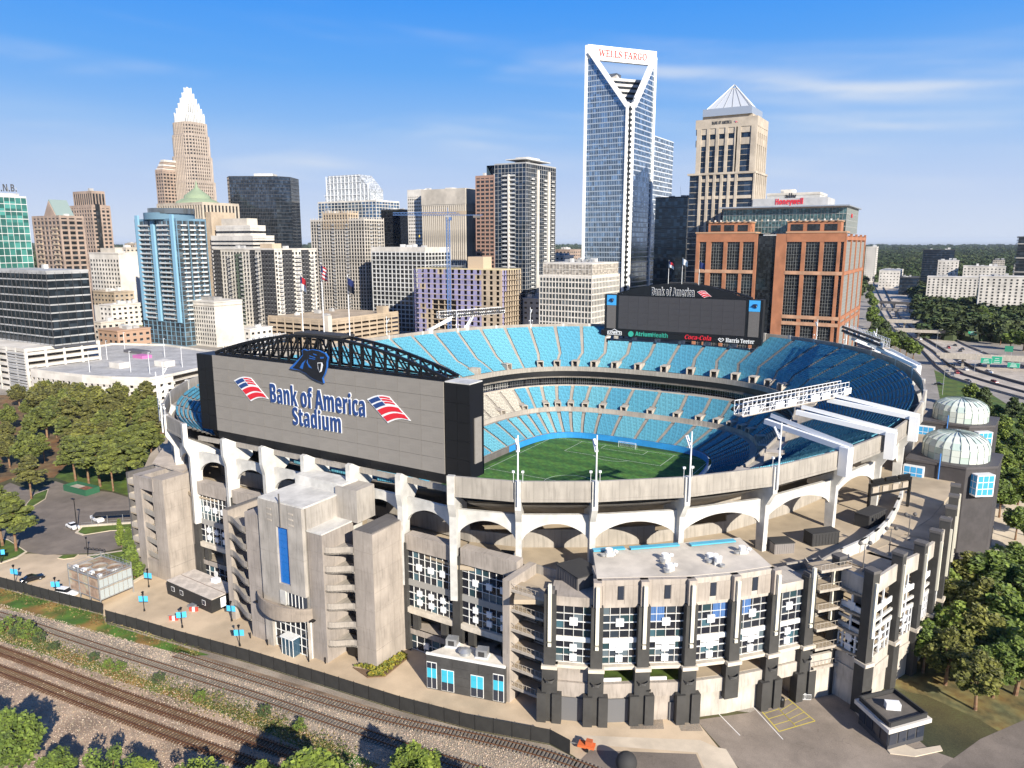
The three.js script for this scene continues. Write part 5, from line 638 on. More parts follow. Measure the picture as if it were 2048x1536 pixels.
{ // unfinished lilac block
  const t = block('unfinished_building', 'half built concrete block with lilac sheathing below a crane', [-217.05, -254.95, 80.49, 28.84, -0.0000, 58.23]); const n = 15, fh = t.H / n; rbox(t, 'core', 0, 0, -2, t.W - 8, t.H - 1, t.D - 8, mat([.10, .085, .07])); for (let k = 0; k <= n; k++) rbox(t, 'floor_slab', 0, k * fh - .35, 0, t.W, .45, t.D, k === n ? mat([.62, .52, .30]) : CM.tan);
  const r = rng(61), nb = 14, bw = t.W / nb; for (let i = 0; i < nb; i++) for (let j = 0; j < n; j++) { const x = -t.W / 2 + (i + .5) * bw, lil = (i < 6 ? (j > 6 || i < 2) : i < 11) && r() < .93, open = i > 2 && i < 7 && j < 9; if (open) continue; const m = lil ? CM.lilac : CM.tan, y = j * fh + .1, q = new MB(); q.box(x - bw * .36, y, t.D / 2 - .2, bw * .28, fh - .5, .3); q.box(x + bw * .36, y, t.D / 2 - .2, bw * .28, fh - .5, .3); q.box(x, y, t.D / 2 - .2, bw * .44, fh * .18, .3); q.build('sheathing_panel', m, t); } for (let k = 0; k < 8; k++) for (let j = 0; j < n; j++) { const z = -t.D / 2 + (k + .5) * t.D / 8, q = new MB(); q.box(t.W / 2 - .2, j * fh + .1, z - t.D / 16 + .5, .3, fh - .5, 1.6); q.box(t.W / 2 + .6, j * fh, z, 1.4, .2, t.D / 12); q.build('edge_panel', k === 7 || (k === 6 && j > 10) ? CM.lilac : CM.tan, t); }
  for (let i = 0; i <= nb; i++) rbox(t, 'column', -t.W / 2 + i * bw, 0, t.D / 2 - 1, .7, t.H, .7, CM.tan); rbox(t, 'stair_core', t.W * .12, t.H, -4, 14, 9, 12, mat([.46, .36, .26])); for (const x of [-t.W * .3, -t.W * .12]) rbox(t, 'formwork', x, t.H + 1.5, 2, t.W * .16, .5, 12, MT.steel); for (let k = 0; k < 10; k++) rbox(t, 'prop', -t.W * .38 + k * 3.4, t.H, 2, .2, 4, .2, MT.steel); }
{ // tower crane
  const b = [-197.75, 23.81, -204.67], top = [-196.77, 95.91, -205.26][1], t = thing('tower_crane', 'blue lattice tower crane standing over the unfinished block', 'crane', [b[0], 0, b[2]], .53), m = mat([.06, .13, .30], { rough: .5 }), w = 1.1; for (const [x, z] of [[-w, -w], [w, -w], [w, w], [-w, w]]) new MB().bar([x, 0, z], [x, top, z], .42).build('mast_leg', m, t); const q = new MB(); for (let y = 0, k = 0; y < top - 2; y += 2.2, k++) for (const [a, c] of [[[-w, -w], [w, -w]], [[w, -w], [w, w]], [[w, w], [-w, w]], [[-w, w], [-w, -w]]]) { q.bar([a[0], y, a[1]], [c[0], y + 2.2, c[1]], .24); q.bar([a[0], y, a[1]], [c[0], y, c[1]], .2); } q.build('mast_bracing', m, t); rbox(t, 'cab', 1.6, top - 3, .6, 1.8, 2.2, 2, m); rbox(t, 'slewing_ring', 0, top - .8, 0, 3, 1, 3, MT.steel);
  const j = new MB(), y = top + .6; for (const z of [-.7, .7]) j.bar([-38, y, z], [24, y, z], .32); j.bar([-38, y + 1.6, 0], [6, y + 1.8, 0], .32); for (let x = -38; x < 6; x += 2.2) { j.bar([x, y, -.7], [x + 1.1, y + 1.7, 0], .18); j.bar([x + 1.1, y + 1.7, 0], [x + 2.2, y, .7], .18); } j.build('jib', m, t); rbox(t, 'counterweight', 20, y - 1.8, 0, 5, 2, 1.6, MT.concDark); new MB().bar([0, y + 5, 0], [0, y, 0], .4).build('cathead', m, t); new MB().tube([0, y + 5, 0], [-26, y + 1.6, 0], .06, .06, 5).build('tie_rod', MT.steel, t); new MB().tube([-20, y, 0], [-20, y - 14, 0], .05, .05, 5).build('hoist_cable', MT.steel, t); rbox(t, 'hook_block', -20, y - 15, 0, .7, 1.4, .5, mat([.6, .42, .05])); }
{ const t = block('low_glass_office', 'white framed glass office building left of the far scoreboard', [-130.04, -275.94, 41.48, 48.22, -0.0000, 53.95]); grid(t, { glass: CM.greyglass, frame: CM.whiteB, slab: 1.0, floor: 4.2, pier: .35, bay: 2.6, out: .3, cap: 1 }); grid(t, { glass: mat([.48, .43, .37], { map: 'glass', size: [30, 16] }), frame: CM.whiteB, y0: t.H + 1, h: t.H + 9, w: t.W * .93, d: t.D * .95, z: -.5, x: .6, pier: .2, bay: 2.6, slab: .4, floor: 4, out: .1, cap: .8 }); for (let k = 0; k < 5; k++) rbox(t, 'roof_unit', -t.W * .3 + k * 5, t.H + 9.8, -4, 2.4, 2, 4, MT.steel); }
{ // portal topped glass tower
  const L = 39, R = 50, c = [-124.21, 77.55, -350.14], H = [-164.53, 232.77, -358.63][1], v1 = [-126.85, 183.29, -348.56][1], t = thing('portal_topped_tower', 'blue mirrored glass skyscraper with white V shaped portal top lettered WELLS FARGO', 'building', [c[0], 0, c[2]], 0), fr = mat([.84, .84, .83], { rough: .4 });
  const face = (len, name) => shapeGeo([[-len, 0], [0, 0], [0, v1], [-len + 4, H - 10], [-len, H - 10]], 1.2);
  { const o = mesh('front_glass', face(L), CM.blueglass, t); o.position.set(0, 0, -1.2); const p = mesh('side_glass', face(R), mat([.34, .43, .54], { rough: .07, metal: .75, map: 'glass', size: [40, 60] }), t); p.rotation.y = -Math.PI / 2; p.scale.x = 1; p.position.set(0, 0, 0); p.rotation.y = Math.PI / 2; p.position.set(-1.2, 0, 0); p.scale.set(1, 1, 1); p.rotation.y = 0; p.geometry.applyMatrix4(new THREE.Matrix4().makeRotationY(-Math.PI / 2)); p.position.set(0, 0, 0); }
  rbox(t, 'core', -L / 2 - 1, 0, -R / 2 - 1, L - 4, v1, R - 4, CM.navyglass); rbox(t, 'corner_core', -1.6, 0, -1.8, 3.4, v1 + 2, 3.6, fr);
  // floor lines, clipped by the slanted edge
  const m = new MB(), ms = new MB(); for (let y = 4; y < H - 12; y += 4.1) { const f = y < v1 ? 0 : (y - v1) / (H - 10 - v1), e = f * (L - 4), e2 = f * (R - 4); m.box(-(L + e) / 2, y, .06, L - e, .75, .14); ms.box(.06, y, -(R + e2) / 2, .14, .9, R - e2); } stuff(m.build('spandrel', mat([.42, .47, .52], { rough: .35, metal: .3 }), t)); stuff(ms.build('spandrel', mat([.55, .58, .62], { rough: .35, metal: .3 }), t));
  const mu = new MB(); for (let k = 1; k < 26; k++) { const x = -k * L / 26, f = clamp((k / 26 * L) / (L - 4)); mu.box(x, 0, .12, .22, lerp(v1, H - 11, f), .18); } stuff(mu.build('mullion', mat([.40, .46, .54], { rough: .35, metal: .3 }), t));
  new MB().bar([-L, 0, .3], [-L, H, .3], 2.0).build('corner_fin', fr, t); new MB().bar([.3, 0, -R], [.3, H - 4, -R], 2.0).build('corner_fin', fr, t);
  for (const [a, b, n] of [[[-2.6, 0, .6], [-2.6, v1 + 3, .6], 'stem'], [[.6, 0, -3.6], [.6, v1 + 3, -3.6], 'stem'], [[-2.6, v1, .6], [-L + 3, H - 5, .6], 'portal_arm'], [[.6, v1, -3.6], [.6, H - 5, -R + 3], 'portal_arm']]) new MB().bar(a, b, n === 'stem' ? 2.0 : 4.0, n === 'stem' ? 2.0 : 3).build(n, fr, t);
  for (let y = 8; y < v1; y += 4.1) rbox(t, 'corner_window', -.55, y, -.55, 2.4, 1.9, 2.4, CM.winGlass);
  { const d = Math.hypot(L, R), a = Math.atan2(R, L); const pb = part('portal_beam', t, -L / 2, H - 10.6, -R / 2, a * 1); const g = bx(d, 11, 4); mesh('beam', g, fr, pb); const tg = textGeo('WELLS FARGO', 'serif_bold', 5.2, .4, 1); tg.computeBoundingBox(); const s = d * .70 / (tg.boundingBox.max.x - tg.boundingBox.min.x); tg.scale(s, 1, 1); mesh('lettering', tg, mat([.55, .06, .06]), pb).position.set(0, 3, 2.0); pb.rotation.y = -a; pb.rotation.y = Math.atan2(R, L); }
  { const u = part('upper_floors', t, -L * .56, v1 - 2, -R * .56), hh = [-138.33, 213.68, -374.32][1] - v1; new MB().prism([[-L * .44, L * .3], [L * .3, -R * .44], [-L * .44, -R * .44]], 0, hh).build('wall', CM.winGlass, u); const sp = new MB(); for (let y = 0; y < hh; y += 4.1) sp.prism([[-L * .44, L * .3 + .6], [L * .3 + .6, -R * .44], [-L * .44, -R * .44]], y, y + 2.1); sp.build('spandrel', CM.paleGrey, u); rbox(u, 'roof_box', -L * .25, hh, -R * .2, 9, 5, 9, CM.whiteB); }
  rbox(t, 'rear_slab', -L - 1.3, 0, -R * .5, 2.4, H - 26, R * .9, CM.charcoal);
  { const q = [-127.76, 77.56, -438.94]; const e = part('side_wing', t, q[0] - c[0] - 16, 0, q[2] - c[2]); const hh = [-133.65, 168.29, -423.75][1]; new MB().box(0, 0, 0, 32, hh, 50).build('wall', mat([.42, .48, .54], { rough: .1, metal: .6, map: 'glass', size: 40 }), e); const s = new MB(); for (let y = 4; y < hh; y += 4.1) s.box(0, y, 0, 32.3, .8, 50.3); stuff(s.build('spandrel', mat([.6, .62, .64], { rough: .4 }), e)); }
}
{ const t = block('dark_blue_glass_block', 'plain dark blue glass block between the two tallest right hand towers', [-92.65, -383.06, 26.71, 40, -0.0000, 113.14]); grid(t, { glass: mat([.05, .09, .13], { rough: .09, metal: .45, map: 'glass', size: [40, 44] }), frame: CM.charcoal, slab: .4, floor: 8, out: .1, cap: .5 }); }
{ // pyramid topped tower
  const t = block('pyramid_topped_tower', 'cream stone tower with green glass bays under a glazed pyramid roof', [-42.72, -339.88, 45.69, 34, -0.0000, 125.55]), h2 = [-21.55, 157.53, -321.88][1], st = CM.stone; grid(t, { glass: CM.navyglass, frame: st, slab: .3, floor: 4, out: .05, cap: 1.2 });
  for (let k = 0; k <= 5; k++) rbox(t, 'pier', -t.W / 2 + 8 + k * (t.W - 20) / 5, 0, t.D / 2 + .6, 1.8, t.H, 1.4, st); for (const y of [t.H - 5, t.H - 17, t.H - 60]) rbox(t, 'band', 3, y, t.D / 2 + .3, t.W - 8, 2.2, 1.2, st); for (let k = 0; k <= 6; k++) rbox(t, 'pier', t.W / 2 + .5, 0, -t.D / 2 + k * t.D / 6, 1.2, t.H, 2.4, st); rbox(t, 'cornice', 0, t.H, 0, t.W + 3, 1.4, t.D + 3, st);
  const w2 = t.W * .9, d2 = t.D * .9, x2 = t.W * .03; grid(t, { glass: CM.navyglass, frame: st, slab: .3, floor: 4, out: .05, w: w2, d: d2, x: x2, y0: t.H + 1.4, h: h2, roof: 0 }); for (let k = 0; k <= 3; k++) rbox(t, 'pier', x2 - w2 * .3 + k * w2 * .16, t.H, d2 / 2 + .6, 2.0, h2 - t.H, 1.6, st); for (const x of [-w2 * .46, w2 * .22, w2 * .47]) rbox(t, 'pier', x2 + x, t.H, d2 / 2 + .6, 3.2, h2 - t.H, 1.6, st); for (let k = 0; k <= 5; k++) rbox(t, 'pier', x2 + w2 / 2 + .5, t.H, -d2 / 2 + k * d2 / 5, 1.2, h2 - t.H, 2.6, st); for (const y of [h2 - 12, h2 - 4]) rbox(t, 'band', x2, y, 0, w2 + 1.6, 4.5, d2 + 1.6, st);
  rbox(t, 'attic', x2, h2, 0, w2 + 2.4, 6.4, d2 + 2.4, st); rbox(t, 'attic', x2, h2 + 6.4, 0, w2 * .86, 2, d2 * .9, st);
  lettering(t, 'BANK OF AMERICA', 'serif_bold', 14, 1.5, x2 - 3, h2 + 2.6, d2 / 2 + 1.2, CM.charcoal); flagLogo(t, x2 + 7, h2 + 3.4, d2 / 2 + 1.25, .26);
  const yb = h2 + 8.4, yp = [-38.15, 171.04, -323.59][1], ya = [-39, 188.88, -323.08][1], pw = w2 * .74, pd = d2 * .9; rbox(t, 'metal_skirt', x2, yb, 0, pw + 4, yp - yb, pd + 4, CM.metal); const P = (s, y) => [[x2 - pw / 2 * s, y, pd / 2 * s], [x2 + pw / 2 * s, y, pd / 2 * s], [x2 + pw / 2 * s, y, -pd / 2 * s], [x2 - pw / 2 * s, y, -pd / 2 * s]]; const gl = mat([.62, .65, .68], { rough: .2, metal: .3 }), a0 = P(1, yp), a1 = P(.2, lerp(yp, ya, .8)); for (let f = 0; f < 4; f++) for (let i = 0; i < 5; i++) { const A = a0[f], B = a0[(f + 1) % 4], C = a1[f], D = a1[(f + 1) % 4], I = (p, q, u) => p.map((v, k) => lerp(v, q[k], u)); new MB().quad(I(A, B, i / 5), I(A, B, (i + .93) / 5), I(C, D, (i + .93) / 5), I(C, D, i / 5)).build('roof_pane', gl, t); new MB().bar(I(A, B, i / 5), I(C, D, i / 5), .4).build('roof_rib', MT.steel, t); } new MB().prism(P(.86, 0).map((p) => [p[0], p[2]]), yp - .5, yp + .4).build('roof_base', CM.charcoal, t); for (let f = 0; f < 4; f++) new MB().bar(a1[f], [x2, ya, 0], .5).build('apex_bar', MT.steel, t); rbox(t, 'apex_core', x2, lerp(yp, ya, .78), 0, pw * .17, 1.2, pd * .17, CM.whiteB);
}
{ // red brick and glass headquarters
  const t = block('brick_glass_headquarters', 'red brick framed glass headquarters with Honeywell sign behind the far stand', [-0.23, -341.1, 94.24, 108, -0.0000, 84.27]), G = mat([.022, .026, .030], { rough: .07, map: 'glass', size: [22, 30] }), mul = mat([.34, .35, .34], { rough: .5 }), H = t.H, W = t.W, D = t.D;
  rbox(t, 'glass_core', 0, 0, 0, W - 1, H - 2, D - 1, G); const lv = [0, 26, 29.5, 57, 59.5, H - 6], r = [];
  const bays = [[-.475, -.425], [-.39, -.30], [-.275, -.185], [-.165, -.085], [.13, .23], [.255, .345], [.37, .455], [.475, .495]];
  for (const [a, b] of bays) { const f = part('glazed_bay', t, (a + b) / 2 * W, 0, D / 2 - .45), bw = (b - a) * W; new MB().box(0, 0, 0, bw, H - 6, .1).build('glazing', G, f); const m = new MB(), n = Math.max(2, Math.round(bw / 1.7)); for (let i = 0; i <= n; i++) m.box(-bw / 2 + i * bw / n, 0, .12, .08, H - 6, .14); for (let y = 2; y < H - 6; y += 2.2) m.box(0, y, .12, bw, .08, .14); m.build('mullions', mul, f); }
  const edges = [-.5, ...bays.flat(), .5]; for (let k = 0; k < edges.length; k += 2) { const a = edges[k], b = edges[k + 1]; if (b - a < .002) continue; if (a < 0 && b > .1) continue; rbox(t, 'brick_pier', (a + b) / 2 * W, 0, D / 2, (b - a) * W, H - 1, 1.6, CM.brick); } rbox(t, 'brick_pier', -.075 * W, 0, D / 2, .02 * W, H - 1, 1.6, CM.brick); rbox(t, 'brick_pier', .095 * W, 0, D / 2, .07 * W, H - 1, 1.6, CM.brick);
  for (const [a, b] of [[-.5, -.085], [.13, .5]]) for (const y of [24.8, 29.0, 57.5, H - 6]) rbox(t, y > H - 8 ? 'cornice' : 'brick_band', (a + b) / 2 * W, y, D / 2 + .15, (b - a) * W, y > H - 8 ? 5.6 : 2.2, 1.6, y > H - 8 ? CM.brick : mat([.50, .29, .18], { map: 'mottle', size: 14 }));
  for (const [a, b] of [[-.5, -.085], [.13, .5]]) rbox(t, 'stone_coping', (a + b) / 2 * W, H - .4, D / 2 - 6, (b - a) * W + 1.4, .9, 14.6, mat([.42, .25, .15]));
  { const f = part('recessed_bay', t, .02 * W, 0, D / 2 - 4), bw = .13 * W; new MB().box(0, 0, 0, bw, H - 12, .3).build('glazing', G, f); const m = new MB(); for (let i = 0; i <= 9; i++) m.box(-bw / 2 + i * bw / 9, 0, .25, .12, H - 12, .16); for (let y = 2; y < H - 12; y += 2.2) m.box(0, y, .25, bw, .12, .16); m.build('mullions', mul, f); new MB().box(0, H - 22, 1.4, bw * .8, 2.6, 3).build('balcony', CM.paleGrey, f); }
  for (let k = 0; k <= 4; k++) rbox(t, 'brick_pier', W / 2, 0, -D / 2 + 1 + k * (D - 2) / 4, 1.4, H - 1, 2.4, CM.brick); for (const y of [24.8, 29, 57.5, H - 5]) rbox(t, 'brick_band', W / 2 + .1, y, 0, 1.4, 2.2, D, CM.brick); { const m = new MB(); for (let z = -D / 2; z < D / 2; z += 1.8) m.box(W / 2 - .2, 0, z, .5, H - 6, .12); for (let y = 2; y < H - 6; y += 2.2) m.box(W / 2 - .2, y, 0, .5, .12, D); stuff(m.build('mullions', mul, t)); }
  for (const [a, b] of [[-.43, -.13], [.12, .46]]) { const f = part('setback_storey', t, (a + b) / 2 * W, H, D / 2 - 6), bw = (b - a) * W; new MB().box(0, 0, -4, bw, 6.6, 12).build('brick_wall', CM.brick, f); new MB().box(0, 6.6, -4, bw + 1.2, .7, 13).build('coping', mat([.42, .25, .15]), f); for (let k = 0; k < 3; k++) new MB().box(lerp(-bw * .32, bw * .32, k / 2), 1, 2.02, bw * .24, 4.2, .15).build('window', G, f); }
  grid(t, { glass: mat([.10, .19, .20], { rough: .08, metal: .3, map: 'glass', size: [30, 20] }), frame: mul, w: W * .84, d: D * .55, x: W * .05, z: D * .05, y0: H - .5, h: H + 16, slab: .3, floor: 4, pier: .15, bay: 2.2, out: .06, cap: 1.1, roof: CM.paleGrey }); rbox(t, 'roof_canopy', W * .05, H + 16.6, D * .06, W * .88, .8, D * .62, CM.metal);
  rbox(t, 'sign_box', W * .06, H + 17.4, D * .04, W * .52, 6.0, D * .3, CM.grey); lettering(t, 'Honeywell', 'sans_bold', W * .19, 2.9, W * .06, H + 19.2, D * .19 + .2, MT.red); { const q = textGeo('LPL', 'sans_bold', 2.4, .3); q.rotateY(Math.PI / 2); mesh('lettering', q, MT.red, t).position.set(W * .47 + .2, H + 10, D * .1); } for (let k = 0; k < 22; k++) rbox(t, 'roof_furniture', lerp(-W * .42, W * .44, k / 21), H + 7.3, D / 2 - 3, .9, 1.1, .9, k % 3 ? CM.whiteB : CM.tan);
  const b2 = block('white_roofed_tower', 'pale building top lettered ally behind the Honeywell sign', [-26.61, -521.58, 45.78, 40, -0.0000, 121.35]); grid(b2, { glass: CM.paleGrey, frame: CM.whiteB, slab: 1.2, floor: 5, out: .3 }); rbox(b2, 'roof_box', -8, b2.H + 1, 0, 12, 4, 10, CM.whiteB); lettering(b2, 'ally', 'sans_bold', 10, 4, -2, b2.H - 5, b2.D / 2 + .4, CM.charcoal);
}
{ const t = block('white_art_deco_block', 'chunky white ten storey block with paired windows and blank right wall', [-400.21, -151.42, 67.9, 25.43, -0.0000, 33.47]); grid(t, { glass: CM.whiteB, frame: CM.whiteB, cap: 1 }); punched(t, { step: 2.7, floor: 3.4, ww: 1.1, wh: 1.9, y0: 1, y1: t.H - 3, faces: 'f', glass: CM.winGlass }); rbox(t, 'roof_box', -t.W * .2, t.H + 1, 0, t.W * .34, 5, t.D * .4, CM.whiteB); rbox(t, 'roof_box', t.W * .22, t.H + 1, 2, t.W * .3, 2.4, t.D * .3, CM.roofGrey); rbox(t, 'cornice', 0, t.H - 2.6, 0, t.W + .8, .5, t.D + .8, CM.cream); for (let k = 0; k < 9; k++) rbox(t, 'stair_window', t.W * .12, 3 + k * 3.4, t.D / 2 + .1, 1.5, 2.4, .2, CM.winGlass); }
{ const t = block('beige_parking_garage', 'long beige parking garage with open decks beyond the near scoreboard', [-318.09, -215.01, 63.41, 80.23, -0.0000, 21.02]); grid(t, { glass: CM.tan, inset: 14, frame: CM.tan, slab: 1.7, floor: 3.5, pier: .9, bay: 9, out: .4, cap: .2, roof: CM.tan }); { const q = new MB(); q.box(0, t.H, t.D / 2, t.W, 1.2, .4); q.box(t.W / 2, t.H, 0, .4, 1.2, t.D); q.build('roof_parapet', CM.tan, t); } rbox(t, 'stair_core', t.W / 2, 0, t.D / 2, 4, t.H + 4, 4, CM.cream); rbox(t, 'stair_core', t.W / 2 - 6, t.H, -t.D * .35, 7, 6, 7, CM.tan); }
{ // white roof parking deck with curved front
  const t = thing('white_parking_deck', 'white parking deck with curved front wall and open rooftop left of the bowl', 'building'), y = 13, front = [[-294.08, 28.58],[-274.35, 27.09],[-254.03, 24.78],[-236.15, 20.4],[-218.14, 12.71],[-218.67, 0.36]], back = [[-224.58, -25.72],[-266.98, -61.43],[-320.41, -65.08],[-353.71, -50.63],[-347.16, -23.12]]; { const cc = [...front, ...back].reduce((a, p) => [a[0] + p[0] / 11, a[1] + p[1] / 11], [0, 0]); new MB().prism([...front, ...back].map((p) => [lerp(p[0], cc[0], .2), lerp(p[1], cc[1], .2)]), 0, y).build('inner_wall', CM.whiteB, t); for (const yy of [3.9, 7.1, 10.3, y - .01]) new MB().prism([...front, ...back], yy - .3, yy).build('floor_slab', CM.whiteB, t); } new MB().prism([...front, ...back].map((p) => [p[0] * .998, p[1] * .998]), y, y + .12).build('roof_deck', mat([.50, .49, .48], { map: 'asphalt', size: 26 }), t); { const q = new MB(); const P = [...front, ...back]; for (let k = 0; k < P.length; k++) { const a = P[k], b = P[(k + 1) % P.length]; q.bar([a[0], y + .6, a[1]], [b[0], y + .6, b[1]], .35, 1.3); } q.build('parapet', CM.whiteB, t); }
  const o2 = new MB(); for (let k = 0; k < front.length - 1; k++) { const a = front[k], b = front[k + 1], L = Math.hypot(b[0] - a[0], b[1] - a[1]), an = Math.atan2(-(b[1] - a[1]), b[0] - a[0]), n = Math.max(2, Math.round(L / 4)); for (const [y0, y1] of [[0, 2.4], [3.7, 5.6], [6.9, 8.8], [10.1, y]]) new MB().box((a[0] + b[0]) / 2, y0, (a[1] + b[1]) / 2, L + .3, y1 - y0, .5, an).build('wall_band', CM.whiteB, t); for (let i = 0; i <= n; i++) for (const yy of [2.4, 5.6, 8.8]) { const o = mesh('wall_pier', gPane.op ??= bx(2.1, 1.3, .46), CM.whiteB, t); o.position.set(lerp(a[0], b[0], i / n), yy, lerp(a[1], b[1], i / n)); o.rotation.y = an; } }
  const r = rng(8); for (const [px, py] of [[0, 0]]) { } for (const p of [[-263.64, 15.57],[-295.83, -12.76],[-245.8, 4.88],[-233.47, 2.6],[-276.52, -35.09],[-316.66, -17.74],[-325.15, -41.3],[-237.03, -18.27]]) { const m = thing('roof_lamp', 'thin white lamp post on the white parking deck roof', 'lamp post', [p[0], y, p[1]], 0, 'lamp posts on the white parking deck'); new MB().tube([0, 0, 0], [0, 11, 0], .14, .1, 6).build('post', MT.whitePaint, m); new MB().box(.5, 10.8, 0, 1.2, .2, .4).build('lamp_head', MT.whitePaint, m); }
  for (const [p, c, w] of [[[-285.84, -27.32], [.45, .14, .34], 9], [[-306.7, -37.64], [.10, .10, .12], 18], [[-380.95, -76.01], [.06, .28, .55], 10]]) rbox(t, 'ramp_wall', p[0], y, p[1], w, 1.8, 6, mat(c)); for (const p of [[-265.33, -1.31],[-249.36, -16.53]]) rbox(t, 'ramp_hut', p[0], y, p[1], 9, 3, 6, CM.whiteB); }
{ // lower uptown fill
  const low = [['tan_school_block', 'long tan block with a row of small windows left of the trees', [-532.39, -159.26, 40.04, 18, -0.0000, 35.3], CM.tan], ['low_white_store', 'low white flat roofed store right of the tan block', [-474.72, -133.2, 15.92, 27.81, -0.0000, 28.31], CM.whiteB], ['low_tan_store', 'low cream shed in front of the small trees', [-409.45, -83.45, 8.11, 18, -0.0000, 22.2], CM.cream], ['low_brick_store', 'low brick shop near the white parking deck', [-368, -68.36, 21.92, 23.12, -0.0000, 20.58], mat([.40, .26, .18])], ['brown_office_low', 'brown brick office seen between condo tower and portal tower', [-305.02, -599.86, 24.43, 30, -0.0000, 69.33], CM.brown], ['white_office_low', 'white gridded office below the brown one', [-270.63, -521.74, 16.21, 24, -0.0000, 63.61], CM.whiteB], ['far_tan_roof', 'tan roofed block left of the blue condo tower', [-825.16, -380.73, 21.7, 30, -0.0000, 76.29], CM.tan], ['far_white_roof', 'white roof top above the white hotel', [-730.49, -303.15, 40.37, 30, -0.0000, 71.95], CM.cream], ['white_podium_block', 'white low block behind the near scoreboard truss', [-318.85, -138.21, 6.39, 20, -0.0000, 17.25], CM.whiteB], ['concrete_podium', 'grey low building right of the unfinished block', [-165.73, -282.69, 20.18, 24, -0.0000, 35.33], CM.grey]];
  for (const [n, l, b, m] of low) { const t = block(n, l, b); grid(t, { glass: m, frame: m, cap: .8 }); punched(t, { step: 5, floor: 4, ww: 2.2, wh: 1.6, y0: Math.max(1, t.H - 16), y1: t.H - .5 }); rbox(t, 'roof_unit', 0, t.H + .8, 0, Math.min(5, t.W * .3), 2, Math.min(4, t.D * .3), CM.paleGrey); }
}
{ // buildings beyond the motorway
  const B = [['white_slab_tower', 'white and black slab tower above the far motorway', [-46.41, -1452.76, 19.67, 30, -0.0000, 69.75], CM.whiteB, 4], ['blue_glass_slab', 'dark blue glass slab building in the distant trees', [76.34, -1240.85, 46.29, 26, -0.0000, 66.14], CM.navyglass, 4], ['white_ribbed_block', 'white ribbed office block in front of the blue slab', [93.69, -1095.97, 27.16, 30, -0.0000, 51.16], CM.whiteB, 4], ['white_gallery_block', 'white building with open galleries in the trees', [139.98, -1084.74, 52.75, 30, -0.0000, 43.57], CM.whiteB, 4], ['white_terrace', 'white terrace of flats beside the motorway trees, left part', [102.75, -849.8, 53.37, 24, -0.0000, 36.13], CM.whiteB, 3.4], ['white_terrace', 'white terrace of flats with black stair strips near the right edge', [156.85, -722.84, 56.16, 30, -0.0000, 42.57], CM.whiteB, 3.4], ['grey_edge_tower', 'dark gridded tower cut by the right picture edge', [185.37, -897.07, 35.94, 30, -0.0000, 84.59], CM.dkglass, 4], ['low_white_shed', 'low white shed left of the blue slab', [4.42, -1282.27, 32.2, 86.88, -0.0000, 29.78], CM.whiteB, 5], ['teal_shed', 'low blue glass shed beneath the distant slab', [44.69, -1074.17, 24.54, 46.67, -0.0000, 26], CM.navyglass, 5], ['stone_villa', 'pale stone house among distant trees', [183.51, -1819.62, 22.98, 20, -0.0000, 39.74], CM.cream, 4]];
  for (const [n, l, b, m, f] of B) { const t = block(n, l, b); grid(t, { glass: m, frame: m === CM.whiteB ? CM.whiteB : CM.charcoal, slab: m === CM.whiteB ? 0 : .5, floor: f, cap: .8 }); if (m === CM.whiteB || m === CM.cream) punched(t, { step: 5, floor: f, ww: 1.8, wh: 1.6, y0: 2, y1: t.H - 1 }); else if (m === CM.dkglass) { for (let k = 0; k < 5; k++) rbox(t, 'white_band', 0, t.H * .2 * (k + .5), 0, t.W + 1, .8, t.D + 1, CM.whiteB); } if (/terrace/.test(n)) for (let k = 0; k < 4; k++) { rbox(t, 'dark_strip', t.W / 2 + .2, 0, lerp(-t.D * .4, t.D * .4, k / 3), .5, t.H, t.D * .06, CM.charcoal); } }
}

// ---------------------------------------------------------------- rim light poles, light banks, flags
{
  const list = [[4, 'first white floodlight pole right of the near scoreboard'], [5, 'second white floodlight pole right of the near scoreboard'], [6, 'third white floodlight pole right of the near scoreboard'], [7, 'fourth white floodlight pole right of the near scoreboard'], [COLS.length - 4, 'white floodlight pole just left of the near scoreboard'], [COLS.length - 5, 'second white floodlight pole left of the near scoreboard'], [COLS.length - 6, 'third white floodlight pole left of the near scoreboard'], [17, 'white floodlight pole on the far rim right of the dark scoreboard'], [18, 'white floodlight pole on the far rim nearest the dark scoreboard'], [16, 'white floodlight pole on the far right corner of the rim'], [29, 'white floodlight pole on the far rim left of the dark scoreboard'], [31, 'white floodlight pole on the far left rim by the crane'], [33, 'white floodlight pole on the left rim above the big screen']];
  for (const [k, label] of list) { const p = COLS[k], o = outward(p), t = thing('floodlight_pole', label, 'light pole', [p[0] + o[0] * .9, 33.2, p[1] + o[1] * .9], Math.atan2(-o[1], o[0]), 'floodlight poles on the stadium rim'); new MB().tube([0, 0, 0], [0, 12.6, 0], .17, .12, 8).build('pole', MT.whitePaint, t); const h = new MB(); h.bar([-.2, 9.6, 0], [-1.3, 11.6, .3], .6, .2); h.build('lamp_panel', MT.whitePaint, t); new MB().bar([0, 10.6, 0], [-.9, 10.8, .2], .14).build('bracket', MT.whitePaint, t); for (const s of [-1, 1]) { new MB().tube([-.7, 4, s * .8], [-.7, 5.9, s * .8], .04, .04, 5).build('side_post', MT.whitePaint, t); new MB().box(-.7, 5.8, s * .8, .35, .35, .45).build('spotlight', MT.whitePaint, t); } }
}
